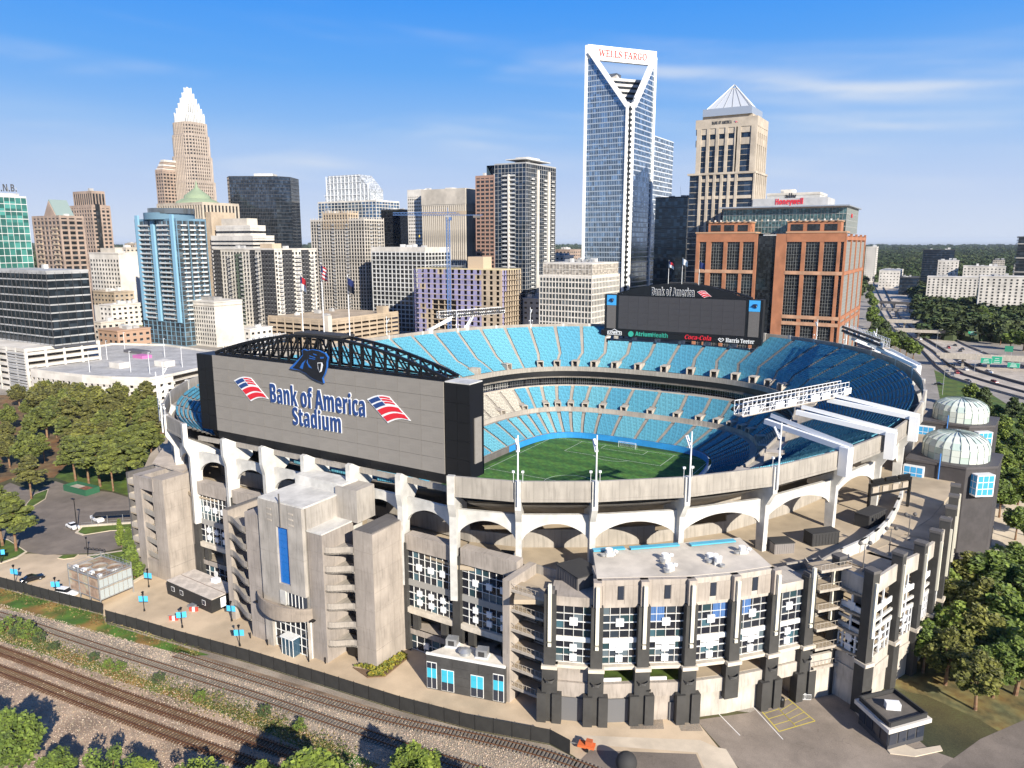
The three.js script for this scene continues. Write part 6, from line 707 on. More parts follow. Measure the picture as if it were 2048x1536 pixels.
function lightBank(label, A, B, y, beams, rim = 38) { // gangway of floodlights on box beams
  const t = thing('light_bank', label, 'floodlight bank', [0, 0, 0], 0, 'floodlight gangways over the stands'), wp = MT.whitePaint, I = (u) => [lerp(A[0], B[0], u), lerp(A[1], B[1], u)], L = Math.hypot(B[0] - A[0], B[1] - A[1]), nx = -(B[1] - A[1]) / L, nz = (B[0] - A[0]) / L;
  for (const e of [-1.1, 1.1]) { const m = new MB(), P = (u, h) => { const q = I(u); return [q[0] + nx * e, y + h, q[1] + nz * e]; }; for (const h of [0, .9, 2.0, 3.1]) m.bar(P(0, h), P(1, h), .13); for (let k = 0; k <= 26; k++) m.bar(P(k / 26, 0), P(k / 26, 3.1), .1); for (let k = 0; k < 26; k += 2) m.bar(P(k / 26, 0), P((k + 1) / 26, 2), .12); m.build('railing_truss', wp, t); }
  { const m = new MB(), a = I(0), b = I(1); m.bar([a[0], y - .1, a[1]], [b[0], y - .1, b[1]], 2.4, .25); m.build('walkway', MT.concLight, t); }
  for (let k = 0; k < 9; k++) if (k % 3 !== 1) { const q = I((k + .5) / 9), r = I((k + 1.2) / 9); new MB().bar([q[0] + nx * 1.25, y + .9, q[1] + nz * 1.25], [r[0] + nx * 1.25, y + .9, r[1] + nz * 1.25], .12, 1.5).build('ballast_cabinet', wp, t); }
  for (let r = 0; r < 2; r++) for (let k = 0; k < 30; k++) { const q = I((k + .5) / 30), s = nx * q[0] + nz * q[1] < 0 ? 1 : -1; const o = mesh('floodlight', gPane.fl ??= (() => { const c = new THREE.CylinderGeometry(.55, .3, .7, 10); c.rotateX(1.1); return c; })(), MT.dark, t); o.position.set(q[0] + nx * s * 1.9, y + .9 + r * 1.5, q[1] + nz * s * 1.9); o.rotation.y = Math.atan2(nx * s, nz * s); }
  for (const [o, i] of beams) { new MB().bar([o[0], rim, o[1]], [i[0], y - .8, i[1]], 1.0, 1.05).build('box_beam', wp, t); new MB().box(o[0], 32.6, o[1], 1.9, rim - 32.2, 1.9, Math.atan2(i[0] - o[0], i[1] - o[1])).build('beam_foot', wp, t); for (const e of [0, .25, .5, .75]) new MB().bar([lerp(o[0], i[0], e) + 1, lerp(rim, y, e) + .6, lerp(o[1], i[1], e)], [lerp(o[0], i[0], e + .25) + 1, lerp(rim, y, e + .25) + .6, lerp(o[1], i[1], e + .25)], .08, .9).build('beam_railing', wp, t); }
}
lightBank('white floodlight gangway on three box beams over the near right stand', [71.6, 62.5], [88.2, 25], 40.6, [[[94.4, 69.5], [77.2, 61.5]], [[101, 52], [81.3, 49]], [[104.4, 33], [85.3, 31]]]);
lightBank('floodlight gangway on the far right rim against the brick building', [74, -96], [91, -56], 42.5, [[[86, -88], [77, -85]], [[95, -68], [84, -72]], [[101, -49], [88, -60]]]);
lightBank('floodlight gangway on the far left rim in front of the unfinished block', [-100, -60], [-88, -98], 42.5, [[[-99, -52], [-97, -66]], [[-92, -72], [-94, -80]]]);
lightBank('floodlight gangway on the left rim behind the black truss', [-92, 66], [-101, 34], 42, [[[-95, 66], [-93, 62]], [[-101, 46], [-97, 46]]]);
function flag(label, x, y, z, h, cols, canton) { const t = thing('flag', label, 'flag', [x, y, z], -.4, 'flags flying above the scoreboards'); new MB().tube([0, 0, 0], [0, h, 0], .11, .07, 6).build('pole', MT.whitePaint, t); const c = part('cloth', t, 0, h - 2.8, 0), n = cols.length; for (let k = 0; k < n; k++) { const q = new MB(), y0 = k * 2.6 / n, y1 = (k + 1) * 2.6 / n; for (let j = 0; j < 8; j++) { const X = (u) => u * 3.2, Y = (u, v) => v - u * 1.5, Z = (u) => Math.sin(u * 7) * .25; q.quad([X(j / 8), Y(j / 8, y0), Z(j / 8)], [X((j + 1) / 8), Y((j + 1) / 8, y0), Z((j + 1) / 8)], [X((j + 1) / 8), Y((j + 1) / 8, y1), Z((j + 1) / 8)], [X(j / 8), Y(j / 8, y1), Z(j / 8)]); } q.build('stripe', cols[k], c); } if (canton) { const q = new MB(); for (let j = 0; j < 3; j++) for (const e of [-.03, .03]) q.quad([j / 8 * 3.2, 1.3 - j / 8 * 1.5, Math.sin(j / 8 * 7) * .25 + e], [(j + 1) / 8 * 3.2, 1.3 - (j + 1) / 8 * 1.5, Math.sin((j + 1) / 8 * 7) * .25 + e], [(j + 1) / 8 * 3.2, 2.6 - (j + 1) / 8 * 1.5, Math.sin((j + 1) / 8 * 7) * .25 + e], [j / 8 * 3.2, 2.6 - j / 8 * 1.5, Math.sin(j / 8 * 7) * .25 + e]); q.build('canton', canton, c); } }
const fw = mat([.75, .74, .72]), fr = mat([.50, .02, .03]), fn = mat([.02, .035, .14]), fk = mat([.03, .03, .04]);
flag('red and white flag left of three on the near scoreboard arch', -6, 59.4, 113.6, 12, [fw, fr], fn); flag('striped national flag in the middle on the near scoreboard arch', 0, 59.7, 113.6, 14, [fr, fw, fr, fw, fr, fw, fr], fn); flag('dark limp flag right of three on the near scoreboard arch', 7, 59.4, 113.6, 12, [fk, fn]);
flag('red flag left of three on the far scoreboard arch', -6.5, 58.6, -114, 11, [fw, fr], fn); flag('white flag in the middle on the far scoreboard arch', 0, 58.9, -114, 12, [fw]); flag('dark blue flag right of three on the far scoreboard arch', 8, 58.6, -114, 11, [fn]);
// ---------------------------------------------------------------- small things on the decks and roof
{
  const r = rng(15), spots = [[63.27, 112.36],[72.18, 109.39],[74.06, 112.79],[78.68, 105.5],[82.53, 99.61],[80.28, 106.39]], lab = ['leftmost', 'second', 'third', 'fourth', 'rightmost', 'fifth'];
  spots.forEach((p, k) => { const t = thing('roof_fan', `${lab[k]} white fan unit on the cream pavilion roof`, 'roof unit', [p[0], 25.06, p[1]], r() * 3, 'fan units on the pavilion roof'); mesh('curb', bx(1.3, .5, 1.3), MT.white, t); const c = new THREE.CylinderGeometry(.65, .5, .7, 14); mesh('cowl', c, MT.whitePaint, t).position.set(0, .85, 0); new MB().tube([.9, 0, 0], [.9, .9, .2], .25, .25, 8).tube([.9, .9, .2], [1.3, .7, .6], .25, .3, 8).build('duct', MT.whitePaint, t); const e = new THREE.CylinderGeometry(.45, .45, .3, 12); mesh('cap', e, MT.steel, t).position.set(-1.2, .4, .5); });
  for (const [px, l] of [[[38.52, 124.09], 'boxy grey air handler on the annex roof'], [[45.11, 124.34], 'sloped metal hood unit on the annex roof']]) { const t = thing('air_handler', l, 'roof unit', [px[0], 6.75, px[1]], .3); mesh('casing', bx(2, 1.5, 1.6), MT.steel, t); new MB().box(0, .3, .82, 1.1, .9, .05).build('fan_grille', MT.dark, t); mesh('curb', bx(2.3, .2, 1.9), MT.whitePaint, t).position.y = -.05; }
  { const p = [42.12, 125.38], t = thing('exhaust_fan', 'round mushroom exhaust fan on the annex roof', 'roof unit', [p[0], 6.75, p[1]]); mesh('base', new THREE.CylinderGeometry(.9, 1, .6, 16), MT.steel, t).position.y = .3; mesh('hood', new THREE.CylinderGeometry(.5, 1.2, .5, 16), MT.steel, t).position.y = .9; }
  const cont = (l, p, w, h, d, a, m, y = 20.4) => { const t = thing('storage_container', l, 'container', [p[0], y, p[1]], a); mesh('body', bx(w, h, d), m, t); mesh('lid', bx(w + .15, .2, d + .15), MT.dark, t).position.y = h; const q = new MB(); for (let k = 0; k < 9; k++) q.box(lerp(-w / 2 + .2, w / 2 - .2, k / 8), .1, d / 2 + .03, .1, h - .2, .06); q.build('ribs', m, t); };
  cont('long navy covered bin on the concourse behind the left glazed bay', [30.5, 116.6], 5.2, 1.8, 2.0, 0, mat([.03, .05, .20])); cont('pale blue covered cart on the concourse beside a white column', [44.2, 114.6], 2.4, 1.6, 1.6, .3, mat([.10, .26, .50])); cont('black kiosk box on the terrace left of the pavilion roof', [60.2, 117.6], 6.2, 3.6, 5, -.5, MT.concDark, 20.4); cont('grey crate near the ramp wall on the right terrace', [86, 84], 4, 2, 3, .7, mat([.22, .20, .19])); cont('black generator trailer on the right terrace', [92, 76], 6, 2.4, 2.6, .8, MT.dark); cont('dark machinery bank behind the right terrace wall', [99, 60], 7, 2.6, 3, 1.2, MT.dark);
  { const t = thing('stage_truss', 'black truss with small screens on the right terrace', 'truss', [101.6, 20.4, 49.5], .95); const q = new MB(); for (const x of [-6, 6]) q.box(x, 0, 0, .5, 6.6, .5); q.box(0, 6.2, 0, 12.5, .6, .6); q.box(0, 4.0, 0, 12.5, .4, .4); q.build('frame', MT.black, t); for (let k = 0; k < 4; k++) new MB().box(-4.5 + k * 3, 4.6, .1, 1.7, 1.3, .2).build('screen', mat([.36, .31, .25]), t); for (let k = 0; k < 3; k++) new MB().box(-4 + k * 4, 6.9, 0, 3.4, .7, .5).build('light_bar', MT.black, t); }
  [[100.4, 85.5], [103.8, 75.5], [106.4, 65.5]].forEach(([x, z], k) => { const t = thing('globe_lamp', `twin globe lamp on the ramp deck, ${['nearest', 'middle', 'farthest'][k]} of three`, 'lamp post', [x, 20.3, z], .6, 'twin globe lamps on the ramp deck'); new MB().tube([0, 0, 0], [0, 5.2, 0], .1, .08, 6).build('post', MT.concDark, t); for (const s of [-1, 1]) { const g = new THREE.SphereGeometry(.38, 12, 8); mesh('globe', g, MT.concDark, t).position.set(s * .9, 5.3, 0); } new MB().bar([-.9, 5.1, 0], [.9, 5.1, 0], .09).build('cross_arm', MT.concDark, t); mesh('foot', bx(.6, .5, .6), MT.concLight, t); });
}
// ---------------------------------------------------------------- plaza: fence, lamps, sheds, cars
function fence(label, pts, h) {
  const t = thing('screen_fence', label, 'fence'), m = mat([.028, .027, .025], { map: 'mottle', size: 3, rough: .85 }); const pg = {}, q = [];
  for (let k = 0; k + 1 < pts.length; k++) { const a = pts[k], b = pts[k + 1], L = Math.hypot(b[0] - a[0], b[1] - a[1]), n = Math.max(1, Math.round(L / 3.05)), an = Math.atan2(-(b[1] - a[1]), b[0] - a[0]); for (let j = 0; j < n; j++) { const u = (j + .5) / n, w = L / n; mesh('fence_panel', pg[w.toFixed(2)] ??= bx(w - .05, h - .1, .04), m, t).position.set(lerp(a[0], b[0], u), .05, lerp(a[1], b[1], u)); t.children[t.children.length - 1].rotation.y = an; const o = mesh('post', gPane.fp ??= new MB().tube([0, 0, 0], [0, 2.75, 0], .06, .06, 6).geo(), MT.black, t); o.position.set(lerp(a[0], b[0], j / n), 0, lerp(a[1], b[1], j / n)); o.scale.y = h / 2.65; } }
}
fence('long black screened fence between the plaza and the spur track', [[-35.55, 144.25],[-26.76, 143],[-16.21, 141.86],[2.6, 139.3],[20.17, 137.53],[36.06, 136.06],[49.84, 133.9],[61.87, 130.67],[65.72, 131.34]], 2.65); fence('black screened fence left of the cooling plant', [[-91.53, 150.55],[-71.88, 147.64],[-55.25, 145.29],[-39.19, 142.73]], 2.65);
{
  const lamp = thing('banner_lamp', 'black lamp post with a blue banner', 'lamp post', [0, 0, 0], 0, 'banner lamp posts on the plaza'); new MB().tube([0, 0, 0], [0, 3.9, 0], .09, .06, 8).build('post', MT.black, lamp); mesh('lantern', new THREE.CylinderGeometry(.26, .15, .5, 8), MT.black, lamp).position.y = 4.15; mesh('lantern_cap', new THREE.ConeGeometry(.34, .25, 8), MT.black, lamp).position.y = 4.5; mesh('base', new THREE.CylinderGeometry(.16, .22, .5, 8), MT.black, lamp).position.y = .25; for (const s of [-1, 1]) new MB().box(s * .55, 2.2, 0, .85, 1.25, .05).build('banner', mat([.06, .42, .72]), lamp);
  const P = [[[-71.03, 144.76], 'black lamp post with blue banner beside the black sedan'], [[-56.16, 143.37], 'black lamp post with blue banner beside the white car by the cooling plant'], [[-85.73, 140.83], 'black lamp post with blue banner at the left picture edge'], [[-42.55, 130.08], 'black lamp post with blue banner left of the black trailer'], [[-32.93, 137.45], 'black lamp post with blue banner right of the cooling plant'], [[-19.77, 137.65], 'black lamp post with blue banner at the fence near the red barriers'], [[-13.27, 130.66], 'black lamp post with blue banner at the trailer corner'], [[-3.8, 136.36], 'black lamp post with blue banner left of the entrance tower door']];
  P.forEach(([p, l], k) => { const o = k ? copy(lamp, l) : lamp; o.userData.label = l; o.position.set(p[0], .012, p[1]); o.rotation.y = .35 + (k % 3) * .2; });
  { const p = [-71.62, 127.53], t = thing('plain_lamp', 'black lamp post without banner beside the bicycle rack', 'lamp post', [p[0], .01, p[1]]); new MB().tube([0, 0, 0], [0, 4.6, 0], .09, .06, 8).build('post', MT.black, t); mesh('lantern', new THREE.CylinderGeometry(.26, .15, .5, 8), MT.black, t).position.y = 4.8; }
  { const p = [-90.89, 119.43], t = thing('parking_light', 'tall dark parking lot light with flat head by the white sedan', 'light pole', [p[0], .02, p[1]]); new MB().tube([0, 0, 0], [0, 9, 0], .14, .1, 8).build('pole', MT.black, t); new MB().box(-.5, 8.9, 0, 1.2, .18, .5).build('lamp_head', MT.black, t); }
  { const p = [72.41, 118.3], t = thing('twin_lamp', 'dark twin lamp pole in the gravel bed at the curved facade', 'light pole', [p[0], .02, p[1]], .4); new MB().tube([0, 0, 0], [0, 6, 0], .1, .08, 8).build('pole', MT.black, t); for (const s of [-1, 1]) new MB().box(s * .7, 5.9, 0, 1, .2, .4).build('lamp_head', MT.black, t); }
  { const p = [-72.85, 125.04], t = thing('bicycle_rack', 'black looped bicycle rack at the lawn edge', 'bike rack', [p[0], .02, p[1]], .3); for (let k = 0; k < 6; k++) { const g = new THREE.TorusGeometry(.5, .06, 6, 12, Math.PI); const o = mesh('loop', g, MT.black, t); o.position.set(k * 1.1 - 2.7, .45, 0); } new MB().bar([-3.2, .45, 0], [3.2, .45, 0], .08).build('rail', MT.black, t); }
}
{ // cooling plant
  const A = [-53.34, 141.12], B = [-42.12, 140.89], C = [-43.98, 133.53], h = 7.2, w = Math.hypot(B[0] - A[0], B[1] - A[1]), d = Math.hypot(C[0] - B[0], C[1] - B[1]), an = Math.atan2(-(B[1] - A[1]), B[0] - A[0]), cx = (A[0] + C[0]) / 2, cz = (A[1] + C[1]) / 2, t = thing('cooling_tower', 'galvanised rooftop style cooling plant with mesh sides inside the fence', 'cooling tower', [cx, 0, cz], an), pm = mat([.42, .41, .38], { map: 'rust', size: 6, rough: .5 }), sm = mat([.45, .50, .51], { rough: .45, metal: .3 });
  new MB().box(0, 1.4, 0, w - .3, h - 2.4, d - .3).build('casing', mat([.30, .28, .24], { map: 'rust', size: 5 }), t); for (let i = 0; i < 3; i++) for (let j = 0; j < 2; j++) new MB().box(lerp(-w / 2, w / 2, (i + .5) / 3), 1.5 + j * (h - 2.6) / 2, d / 2 - .08, w / 3 - .3, (h - 2.6) / 2 - .25, .12).build('inlet_panel', pm, t); for (let i = 0; i < 7; i++) for (let j = 0; j < 2; j++) new MB().box(w / 2 - .08, 1.5 + j * (h - 2.6) / 2, lerp(-d / 2, d / 2, (i + .5) / 7), .12, (h - 2.6) / 2 - .2, d / 7 - .12).build('mesh_panel', sm, t);
  const q = new MB(); for (const [x, z] of [[-w / 2, d / 2], [w / 2, d / 2], [w / 2, -d / 2], [-w / 2, -d / 2], [-w / 6, d / 2], [w / 6, d / 2]]) q.box(x, 0, z, .22, h + .1, .22); for (const y of [1.3, h * .55, h - 1]) { q.box(0, y, d / 2, w, .2, .2); q.box(w / 2, y, 0, .2, .2, d); q.box(-w / 2, y, 0, .2, .2, d); q.box(0, y, -d / 2, w, .2, .2); } q.build('frame', MT.steel, t); const r = new MB(); for (const y of [h - .5, h + .1]) { r.box(0, y, d / 2, w, .06, .06); r.box(0, y, -d / 2, w, .06, .06); r.box(w / 2, y, 0, .06, .06, d); r.box(-w / 2, y, 0, .06, .06, d); } for (let k = 0; k <= 8; k++) { r.box(lerp(-w / 2, w / 2, k / 8), h - 1, d / 2, .06, 1.1, .06); r.box(lerp(-w / 2, w / 2, k / 8), h - 1, -d / 2, .06, 1.1, .06); r.box(w / 2, h - 1, lerp(-d / 2, d / 2, k / 8), .06, 1.1, .06); } r.build('railing', MT.steel, t); for (let k = 0; k < 3; k++) { const o = mesh('fan_stack', new THREE.CylinderGeometry(w * .15, w * .16, .6, 20, 1, true), MT.steel, t); o.position.set(lerp(-w * .28, w * .28, k / 2), h - .8, lerp(d * .2, -d * .2, k / 2)); } for (let k = 0; k < 4; k++) mesh('motor', bx(.9, .6, .8), MT.whitePaint, t).position.set(lerp(-w * .4, w * .4, k / 3), h - 1, d * .36);
}
{ // black site trailer
  const A = [-34.58, 129.88], B = [-18.29, 130.71], C = [-20.22, 123.76], w = Math.hypot(B[0] - A[0], B[1] - A[1]), d = Math.hypot(C[0] - B[0], C[1] - B[1]), an = Math.atan2(-(B[1] - A[1]), B[0] - A[0]), t = thing('office_trailer', 'black site trailer with pale double roof in front of the facade', 'trailer', [(A[0] + C[0]) / 2, 0, (A[1] + C[1]) / 2], an); mesh('body', bx(w, 3.0, d), mat([.02, .02, .02], { rough: .6 }), t).position.y = .1; for (const s of [-1, 1]) mesh('roof', bx(w + .3, .18, d / 2 - .25), mat([.62, .55, .48], { map: 'mottle', size: 4 }), t).position.set(0, 3.1, s * d / 4); mesh('roof_gutter', bx(w + .2, .1, .5), mat([.12, .07, .05]), t).position.set(0, 3.08, 0); for (const x of [-w * .36, -w * .16, w * .34]) { mesh('window', bx(1, .9, .1), MT.glass, t).position.set(x, 1.4, d / 2); mesh('window_frame', bx(1.2, 1.1, .06), MT.frame, t).position.set(x, 1.3, d / 2); } mesh('door', bx(.12, 2.2, 1.3), MT.whitePaint, t).position.set(w / 2, .5, d * .1); mesh('entry_steps', bx(1.6, .6, 1.2), MT.steel, t).position.set(w * .12, 0, d / 2 + .6); mesh('roof_unit', bx(1.6, .9, 1.4), MT.whitePaint, t).position.set(w * .1, 3.28, -d * .3);
}
function makeCar(name, label, p, an, paint, kind = 'sedan', group) { // lofted body, glass house, wheels
  const t = thing(name, label, kind === 'pickup' ? 'pickup truck' : 'car', [p[0], p[2] ?? .02, p[1]], an, group), L = kind === 'sedan' ? 4.7 : 5.1, H = kind === 'sedan' ? .78 : .95, body = kind === 'pickup' ? [[-L / 2, .35], [L / 2, .35], [L / 2 + .05, .7], [L / 2 - .1, H + .12], [L * .22, H + .2], [-L * .1, H + .2], [-L * .12, H + .18], [-L / 2, H + .15]] : [[-L / 2 + .05, .32], [L / 2 - .1, .32], [L / 2, .6], [L / 2 - .15, H], [L * .2, H + .12], [-L * .42, H + .14], [-L / 2 + .02, H - .02], [-L / 2, .6]];
  const s = new THREE.Shape(); body.forEach((q, i) => i ? s.lineTo(...q) : s.moveTo(...q)); const g = new THREE.ExtrudeGeometry(s, { depth: 1.6, bevelEnabled: true, bevelSize: .09, bevelThickness: .11, bevelSegments: 2 }); g.translate(0, 0, -.8); mesh('body', g, paint, t);
  const top = kind === 'sedan' ? 1.42 : kind === 'suv' ? 1.72 : 1.78, cab = kind === 'pickup' ? [[-L * .12, H + .1], [L * .24, H + .1], [L * .12, top - .08], [.1, top], [-L * .1, top]] : kind === 'suv' ? [[-L * .46, H + .1], [L * .22, H + .1], [L * .08, top - .05], [0, top], [-L * .42, top - .04]] : [[-L * .40, H + .1], [L * .24, H + .08], [L * .06, top - .04], [-.3, top], [-L * .2, top - .06]]; const c = new THREE.Shape(); cab.forEach((q, i) => i ? c.lineTo(...q) : c.moveTo(...q)); const cg = new THREE.ExtrudeGeometry(c, { depth: 1.3, bevelEnabled: true, bevelSize: .05, bevelThickness: .1, bevelSegments: 1 }); cg.translate(0, 0, -.65); mesh('window_glass', cg, mat([.012, .014, .018], { rough: .06 }), t);
  const xs = cab.slice(2).map((q) => q[0]), x0 = Math.min(...xs), x1 = Math.max(...xs); mesh('roof', bx(x1 - x0 - .1, .07, 1.36), paint, t).position.set((x0 + x1) / 2, top, 0); if (kind === 'pickup') mesh('bed', bx(L * .34, .05, 1.4), MT.dark, t).position.set(-L * .31, H + .17, 0);
  const wg = new THREE.CylinderGeometry(.34, .34, .24, 14); wg.rotateX(Math.PI / 2); const rg = new THREE.CylinderGeometry(.2, .2, .26, 10); rg.rotateX(Math.PI / 2); for (const x of [-L * .3, L * .31]) for (const z of [-.84, .84]) { const w = mesh('wheel', wg, MT.black, t); w.position.set(x, .34, z); mesh('rim', rg, MT.steel, w); }
  for (const z of [-.6, .6]) { mesh('headlight', bx(.1, .18, .36), MT.whitePaint, t).position.set(L / 2 - .0, .62, z); mesh('tail_light', bx(.1, .16, .34), mat([.35, .01, .01]), t).position.set(-L / 2 - .02, .66, z); } return t;
}
const paintW = mat([.78, .78, .78], { rough: .25 }), paintK = mat([.012, .012, .014], { rough: .15 }), paintG = mat([.22, .23, .25], { rough: .25, metal: .3 }), paintR = mat([.25, .02, .02], { rough: .25 });
const dirOf = (a, b) => Math.atan2(-(b[1] - a[1]), b[0] - a[0]);
makeCar('parked_car', 'black sports sedan parked alone on the tan plaza', [-69.01, 142.05], dirOf([-70.66, 143.64], [-69.58, 139.3]), paintK); makeCar('parked_car', 'white and black car tucked behind the cooling plant', [-54.54, 142.11], dirOf([-57.76, 142.35], [-53.14, 141]), paintW, 'suv'); makeCar('parked_car', 'white sedan at the tip of the kerbed island', [-93.79, 119.05], dirOf([-98.25, 118.26], [-90.9, 119.02]), paintW); makeCar('parked_pickup', 'white pickup truck beside the black ramp shelter', [-93.15, 112.55], dirOf([-96.56, 111.87], [-90.56, 112.77]), paintW, 'pickup');
makeCar('parked_car', 'black car on the verge behind the right stand', [106.16, -245.69], 0, paintK);
{ // green enclosed bin, ramp shelter, barriers, gate house
  const p = [[-128.38, 100.64], [-117.05, 100.04]], t = thing('waste_compound', 'dark green walled waste compound at the lawn edge', 'enclosure', [(p[0][0] + p[1][0]) / 2, 0, (p[0][1] + p[1][1]) / 2], dirOf(...p)), gm = mat([.02, .10, .05]), L = Math.hypot(p[1][0] - p[0][0], p[1][1] - p[0][1]); mesh('front_wall', bx(L, 1.9, .3), gm, t).position.z = 2.2; mesh('back_wall', bx(L, 1.9, .3), gm, t).position.z = -2.2; for (const s of [-1, 1]) mesh('end_wall', bx(.3, 1.9, 4.4), gm, t).position.x = s * L / 2; mesh('rubble', bx(L * .45, 1.2, 3.6), mat([.35, .14, .09], { map: 'gravel', size: 2 }), t).position.x = L * .2; mesh('pale_load', bx(L * .4, 1.1, 3.6), MT.concLight, t).position.x = -L * .24;
  const q = [-87.54, 110.52], s = thing('ramp_shelter', 'black slatted ramp shelter with grey railings in the parking lot', 'shelter', [q[0], 0, q[1]], dirOf([-90.07, 112.92], [-84.63, 107.89])); for (let k = 0; k < 8; k++) mesh('slat', bx(1.5, .12, 3.4), MT.dark, s).position.set(-5.2 + k * 1.5, 2.3 - k * .02, -1.4); for (const x of [-6, -2, 2, 6]) mesh('post', bx(.12, 2.4, .12), MT.steel, s).position.set(x, 0, .3); for (const y of [.5, 1]) mesh('rail', bx(15, .06, .06), MT.steel, s).position.set(-1, y, 1.2); mesh('kerb_wall', bx(20, .7, .35), MT.concLight, s).position.set(1, 0, 2.2);
  for (const [a, l] of [[[-24.03, 136.62], 'red and white barrier left of the plaza trench'], [[-23.82, 132], 'red and white barrier beside the trailer steps']]) { const b = thing('road_barrier', l, 'barrier', [a[0], .01, a[1]], .5); for (let k = 0; k < 3; k++) mesh('segment', bx(.55, .9, .4), k % 2 ? MT.whitePaint : mat([.55, .06, .04]), b).position.x = k * .6 - .6; mesh('rail', bx(2.4, .08, .08), MT.steel, b).position.y = 1.0; }
  { const g = thing('steel_barrier', 'stacked grey crowd barriers by the garage mouth', 'barrier', [...[93.78, 97.9].slice(0, 1), .02, [93.78, 97.9][1]], .5); for (let k = 0; k < 2; k++) { const m = new MB(); m.bar([-1.4, .1, k * .3], [1.4, .1, k * .3], .06); m.bar([-1.4, 1.05, k * .3], [1.4, 1.05, k * .3], .06); for (let j = 0; j <= 14; j++) m.bar([-1.4 + j * .2, .1, k * .3], [-1.4 + j * .2, 1.05, k * .3], .03); m.build('barrier_panel', MT.whitePaint, g); } }
  { const a = [91.07, 101.82], g = thing('rubbish_bin', 'black round bin against the black pier', 'bin', [a[0], .02, a[1]]); mesh('drum', new THREE.CylinderGeometry(.55, .5, 1.2, 14), MT.black, g).position.y = .6; mesh('lid', new THREE.SphereGeometry(.56, 12, 6, 0, 6.3, 0, 1.57), MT.black, g).position.y = 1.2; }
  const R = [[102.03, 100.09],[107.39, 93.98],[113.11, 99.35],[107.56, 106.08]], c = [R.reduce((a, v) => a + v[0], 0) / 4, R.reduce((a, v) => a + v[1], 0) / 4], sc = (k) => R.map((v) => [lerp(c[0], v[0], k), lerp(c[1], v[1], k)]), gh = thing('gate_house', 'low dark gate house with white roof rim at the lower right', 'building'); new MB().prism(sc(.84), 0, 3.4).build('walls', mat([.05, .05, .055]), gh); new MB().prism(sc(1), 3.4, 4.1).build('roof_rim', mat([.62, .58, .52]), gh); new MB().prism(sc(.80), 4.1, 4.25).build('roof', mat([.13, .115, .10], { map: 'mottle', size: 5 }), gh); for (let k = 0; k < 4; k++) { const P = sc(.86), a = P[k], b = P[(k + 1) % 4]; new MB().bar([a[0], 4.5, a[1]], [b[0], 4.5, b[1]], .25, .8).build('parapet', MT.dark, gh); const A = sc(.855)[k], B = sc(.855)[(k + 1) % 4]; for (let j = 0; j < 4; j++) { const u = (j + .5) / 4; new MB().box(lerp(A[0], B[0], u), .9, lerp(A[1], B[1], u), Math.hypot(B[0] - A[0], B[1] - A[1]) / 5, 1.9, .1, dirOf(A, B)).build('window', MT.glass, gh); } } new MB().box(c[0], 4.25, c[1], 2.2, 1.1, 1.2, .4).build('roof_unit', MT.whitePaint, gh);
  { const P = [[101.16, 95.78],[102.36, 93.92],[106.96, 101.13],[111.28, 102.71],[114.59, 99.64],[114.96, 100.77],[111.37, 104.52],[108.02, 105.73],[105.44, 102.04]]; struct('kerb_apron', new MB().prism(P, 0, .15), MT.paveLight); }
  for (const [p, l] of [[[74.6, 130.49], 'black tank cut by the bottom picture edge'],]) { const g = thing('black_tank', l, 'tank', [p[0], .02, p[1]]); const s = new THREE.SphereGeometry(1.6, 18, 12); mesh('shell', s, MT.dark, g).position.y = 1.7; mesh('cradle', bx(2.6, .4, 2), MT.steel, g); }
  { const p = [67.31, 128.78], g = thing('orange_trailer', 'small orange equipment trailer at the fence end', 'trailer', [p[0], .02, p[1]], .2); mesh('bed', bx(2.6, .4, 1.3), mat([.55, .12, .03]), g).position.y = .5; const w = new THREE.CylinderGeometry(.3, .3, .2, 12); w.rotateX(Math.PI / 2); for (const z of [-.75, .75]) mesh('wheel', w, MT.black, g).position.set(.2, .3, z); new MB().bar([-1.3, .6, 0], [-2.6, .5, 0], .1).build('drawbar', MT.steel, g); mesh('box', bx(1, .7, .9), mat([.45, .10, .03]), g).position.set(.4, .9, 0); }
  const sh = thing('flower_bed', 'yellow green shrub bed around the stair tower foot', 'planting'); const rr = rng(12), mm = new MB(); mm.col = [.2, .2, .03]; const bp = [[20.5, 130.71],[24.88, 129.61],[25.36, 121.83],[27.27, 123.13],[27.51, 129.89],[24.99, 131.77]]; new MB().prism(bp, 0, .2).build('bed_soil', mat([.16, .10, .06]), sh); for (let k = 0; k < 1500; k++) { let u = rr() * 5 | 0; const a = bp[u], b = bp[(u + 1) % 6], e = bp[(u + 3) % 6], s1 = rr(), s2 = rr() * .5, x = lerp(lerp(a[0], b[0], s1), e[0], s2), z = lerp(lerp(a[1], b[1], s1), e[1], s2), w = .16 + rr() * .14, t = rr() * 6.3, v = rr(); mm.col = [lerp(.10, .30, v), lerp(.14, .24, v), .025]; const dx = Math.cos(t) * w, dz = Math.sin(t) * w, y = .2 + rr() * .5; mm.quad([x - dx, y, z - dz], [x + dx, y + .08, z + dz], [x + dx * .6 - dz, y + .25, z + dz * .6 + dx], [x - dx - dz, y + .15, z - dz + dx]); } stuff(mm.build('foliage', mat([1, 1, 1], { vc: true }), sh));
}
